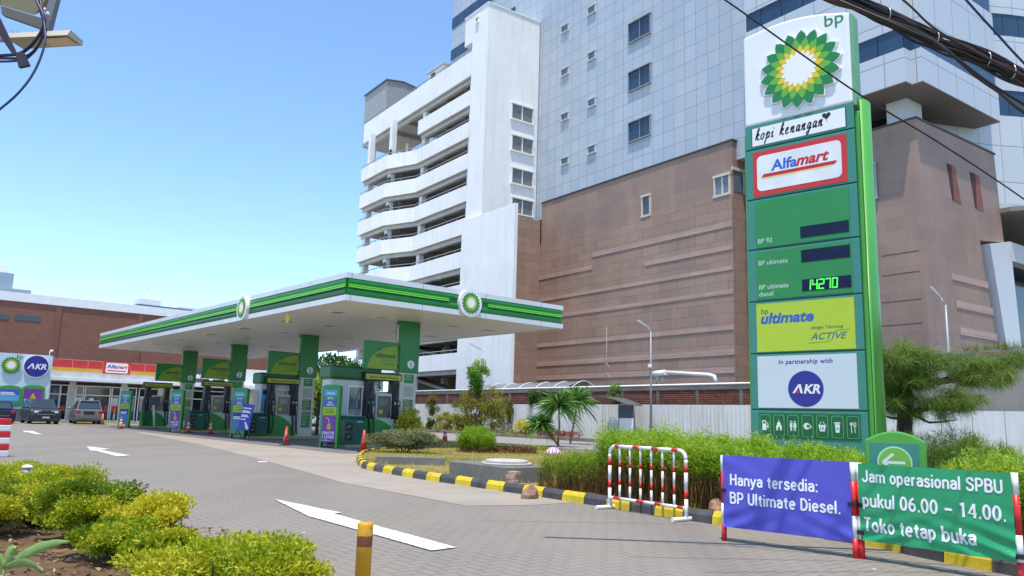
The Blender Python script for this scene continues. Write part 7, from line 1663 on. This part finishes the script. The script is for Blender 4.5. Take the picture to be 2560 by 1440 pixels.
def cable(label, px, r, m_, name='overhead_cable', n=10):
    mb = MB(tuple(on_y(*px[len(px)//2]))); mb.tube(cat_pts(px, n) if name == 'overhead_cable' else spline([tuple(on_y(*p)) for p in px], n), r, 7); o = mb.build(name, m_); o.location = tuple(on_y(*px[len(px)//2])); return tag(o, label, 'cable')
cable('thin black cable crossing in front of the price pylon head', [(1600, -140, 8.6), (1810, -2, 8.8), (1985, 122, 9.0), (2155, 240, 9.3), (2340, 352, 9.8), (2520, 470, 10.6), (2760, 640, 12)], .011, cabm)
cable('dark blue cable at the top right corner above the bundle', [(2250, -190, 6.0), (2420, 5, 6.2), (2490, 82, 6.3), (2562, 160, 6.4), (2760, 360, 6.8)], .010, cab_u)
cable('thin brown cable running just above the cable bundle', [(2100, -120, 6.5), (2258, 0, 6.6), (2330, 66, 6.65), (2420, 120, 6.7), (2560, 190, 6.8), (2800, 300, 7)], .010, cab_b)
cable('loose black cable drooping under the cable bundle at the right edge', [(2330, 100, 6.75), (2400, 152, 6.7), (2470, 205, 6.7), (2562, 262, 6.75), (2760, 380, 6.9)], .013, cabm)
cable('thick brown cable leaving the bundle downwards at the right edge', [(2280, 72, 7.2), (2350, 112, 7.2), (2440, 190, 7.15), (2500, 232, 7.1), (2562, 282, 7.1), (2740, 390, 7.2)], .016, cab_b)
# left: bracket, strap, lamp head, hanging cables
YL = 6.0
lp = [on_y(*p, YL) for p in ((-60, 97), (35, 97), (30, 98), (190, 92))]; off_ = tuple(lp[0])
ll = thing('street_lamp', 'pale flat street lamp head on a pipe at the top left corner', 'street lamp', off_)
pale = mat('lamp_pale', S(176, 168, 152), .45, var=.06)
mb = MB(off_); mb.tube([on_y(-400, 92, YL), on_y(-60, 96, YL), on_y(36, 97, YL)], .030, 10); mb.build('lamp_arm', M_steel, ll)
def slab(name, quad_px, Y0, dY, dz, m_, par):
    top = [on_y(x, y, Y0) for x, y in quad_px]; mb = MB(off_); d = np.array([0, dY, dz]); vs = [tuple(p) for p in top]+[tuple(p+d) for p in top]
    k = len(top); mb.add(vs, [tuple(range(k)), tuple(range(k, 2*k))[::-1]]+[(i, k+i, k+(i+1) % k, (i+1) % k) for i in range(k)]); return mb.build(name, m_, par)
A, B_ = on_y(30, 108, YL-.12), on_y(183, 100, YL-.12)
mb = MB(off_); vs = []
for p, w_ in ((A, .09), (B_, .085)):
    vs += [p+np.array([0, -w_, .0]), p+np.array([0, w_*1.6, .02]), p+np.array([0, w_*1.6, .06]), p+np.array([0, -w_*.6, .06])]
mb.add([tuple(v) for v in vs], [(0, 1, 2, 3)[::-1], (4, 5, 6, 7), (0, 4, 5, 1)[::-1], (1, 5, 6, 2)[::-1], (2, 6, 7, 3)[::-1], (3, 7, 4, 0)[::-1]]); mb.build('housing', pale, ll)
C_, D_ = on_y(110, 105, YL-.12), on_y(178, 101, YL-.12); mb = MB(off_); mb.add([tuple(C_+np.array([0, -.06, -.004])), tuple(D_+np.array([0, -.06, -.004])), tuple(D_+np.array([0, .10, .012])), tuple(C_+np.array([0, .10, .012]))], [(0, 1, 2, 3)[::-1]]); mb.build('lens', mat('lamp_lens', S(206, 190, 150), .3), ll)
mb = MB(off_)
for x in (33, 45, 82): mb.tube([on_y(x, 84, YL), on_y(x-1, 78, YL)], .004, 5)
mb.build('bird_spike', M_dark, ll)
br = thing('steel_bracket', 'grey steel angle bracket with a box underside at the top left corner', 'bracket', tuple(on_y(60, 20, YL+.3))); off_ = tuple(on_y(60, 20, YL+.3))
stl = mat('bracket_grey', S(116, 116, 118), .5, .2, var=.12)
slab('angle_bar', [(4, 36), (112, 74), (120, 50), (2, 14)], YL+.3, .05, .0, mat('bracket_dark', S(92, 88, 84), .6), br)
slab('upright_bar', [(120, 78), (140, 0), (158, -70), (136, -70), (122, 0), (108, 50)], YL+.28, .06, 0, stl, br)
slab('box_floor', [(-40, -120), (200, -120), (86, 38), (5, 14), (-40, 0)], YL+.36, .5, .5, mat('box_olive', S(120, 112, 84), .7), br)
mb = MB(off_); mb.ball(tuple(on_y(120, 36, YL+.25)), .022); mb.ball(tuple(on_y(112, 24, YL+.25)), .016); mb.build('clamp', M_steel, br)
stp = thing('hanging_strap', 'dark strap with a square plate hanging before the lamp head', 'strap', tuple(on_y(40, 110, YL-.3))); off_ = tuple(on_y(40, 110, YL-.3)); dst = mat('strap_dark', (.028, .016, .03), .6)
slab('strap', [(-4, 40), (40, 132), (32, 138), (-14, 70), (-14, -80), (-2, -80)], YL-.3, .02, 0, dst, stp)
slab('plate', [(38, 132), (56, 128), (72, 162), (46, 168)], YL-.31, .03, 0, dst, stp)
for px, r_, lab in ((((88, -60, 5.9), (92, 0, 5.8), (108, 38, 5.75), (104, 78, 5.75), (60, 128, 5.8), (0, 139, 5.9), (-150, 138, 6)), .013, 'thick dark cable looping under the top left lamp head, uppermost loop'),
                    (((96, -60, 5.95), (102, 10, 5.85), (112, 60, 5.8), (98, 110, 5.8), (62, 142, 5.85), (0, 146, 5.9), (-150, 144, 6)), .010, 'dark cable of the middle loop under the top left lamp head'),
                    (((84, -60, 5.9), (96, 10, 5.8), (110, 62, 5.75), (106, 92, 5.75), (80, 135, 5.8), (30, 153, 5.85), (-150, 152, 6)), .009, 'thin dark cable of the lowest loop under the top left lamp head'),
                    (((90, -60, 5.95), (104, 20, 5.8), (113, 80, 5.7), (108, 125, 5.65), (84, 182, 5.6), (50, 228, 5.55), (0, 273, 5.5), (-160, 400, 5.3)), .009, 'long dark cable falling from the top left corner to the left edge')):
    cable(lab, px, r_, mat('cable_indigo', (.012, .010, .045), .5), 'hanging_cable', 8)
ps_ = on_y(-260, 60, YL+.75); mb = MB(off_); off_b = tuple(on_y(60, 20, YL+.3)); mb = MB(off_b)
mb.tube([(ps_[0], ps_[1], 0), (ps_[0], ps_[1], 7.5)], [.15, .11], 12); q_ = on_y(-30, -30, YL+.75); mb.build('support_pole', conc_d, br)
mb = MB(off_b); mb.box(ps_[0], q_[0]+.1, ps_[1]-.06, ps_[1]+.06, q_[2]-.06, q_[2]+.06); mb.build('cross_arm', stl, br)
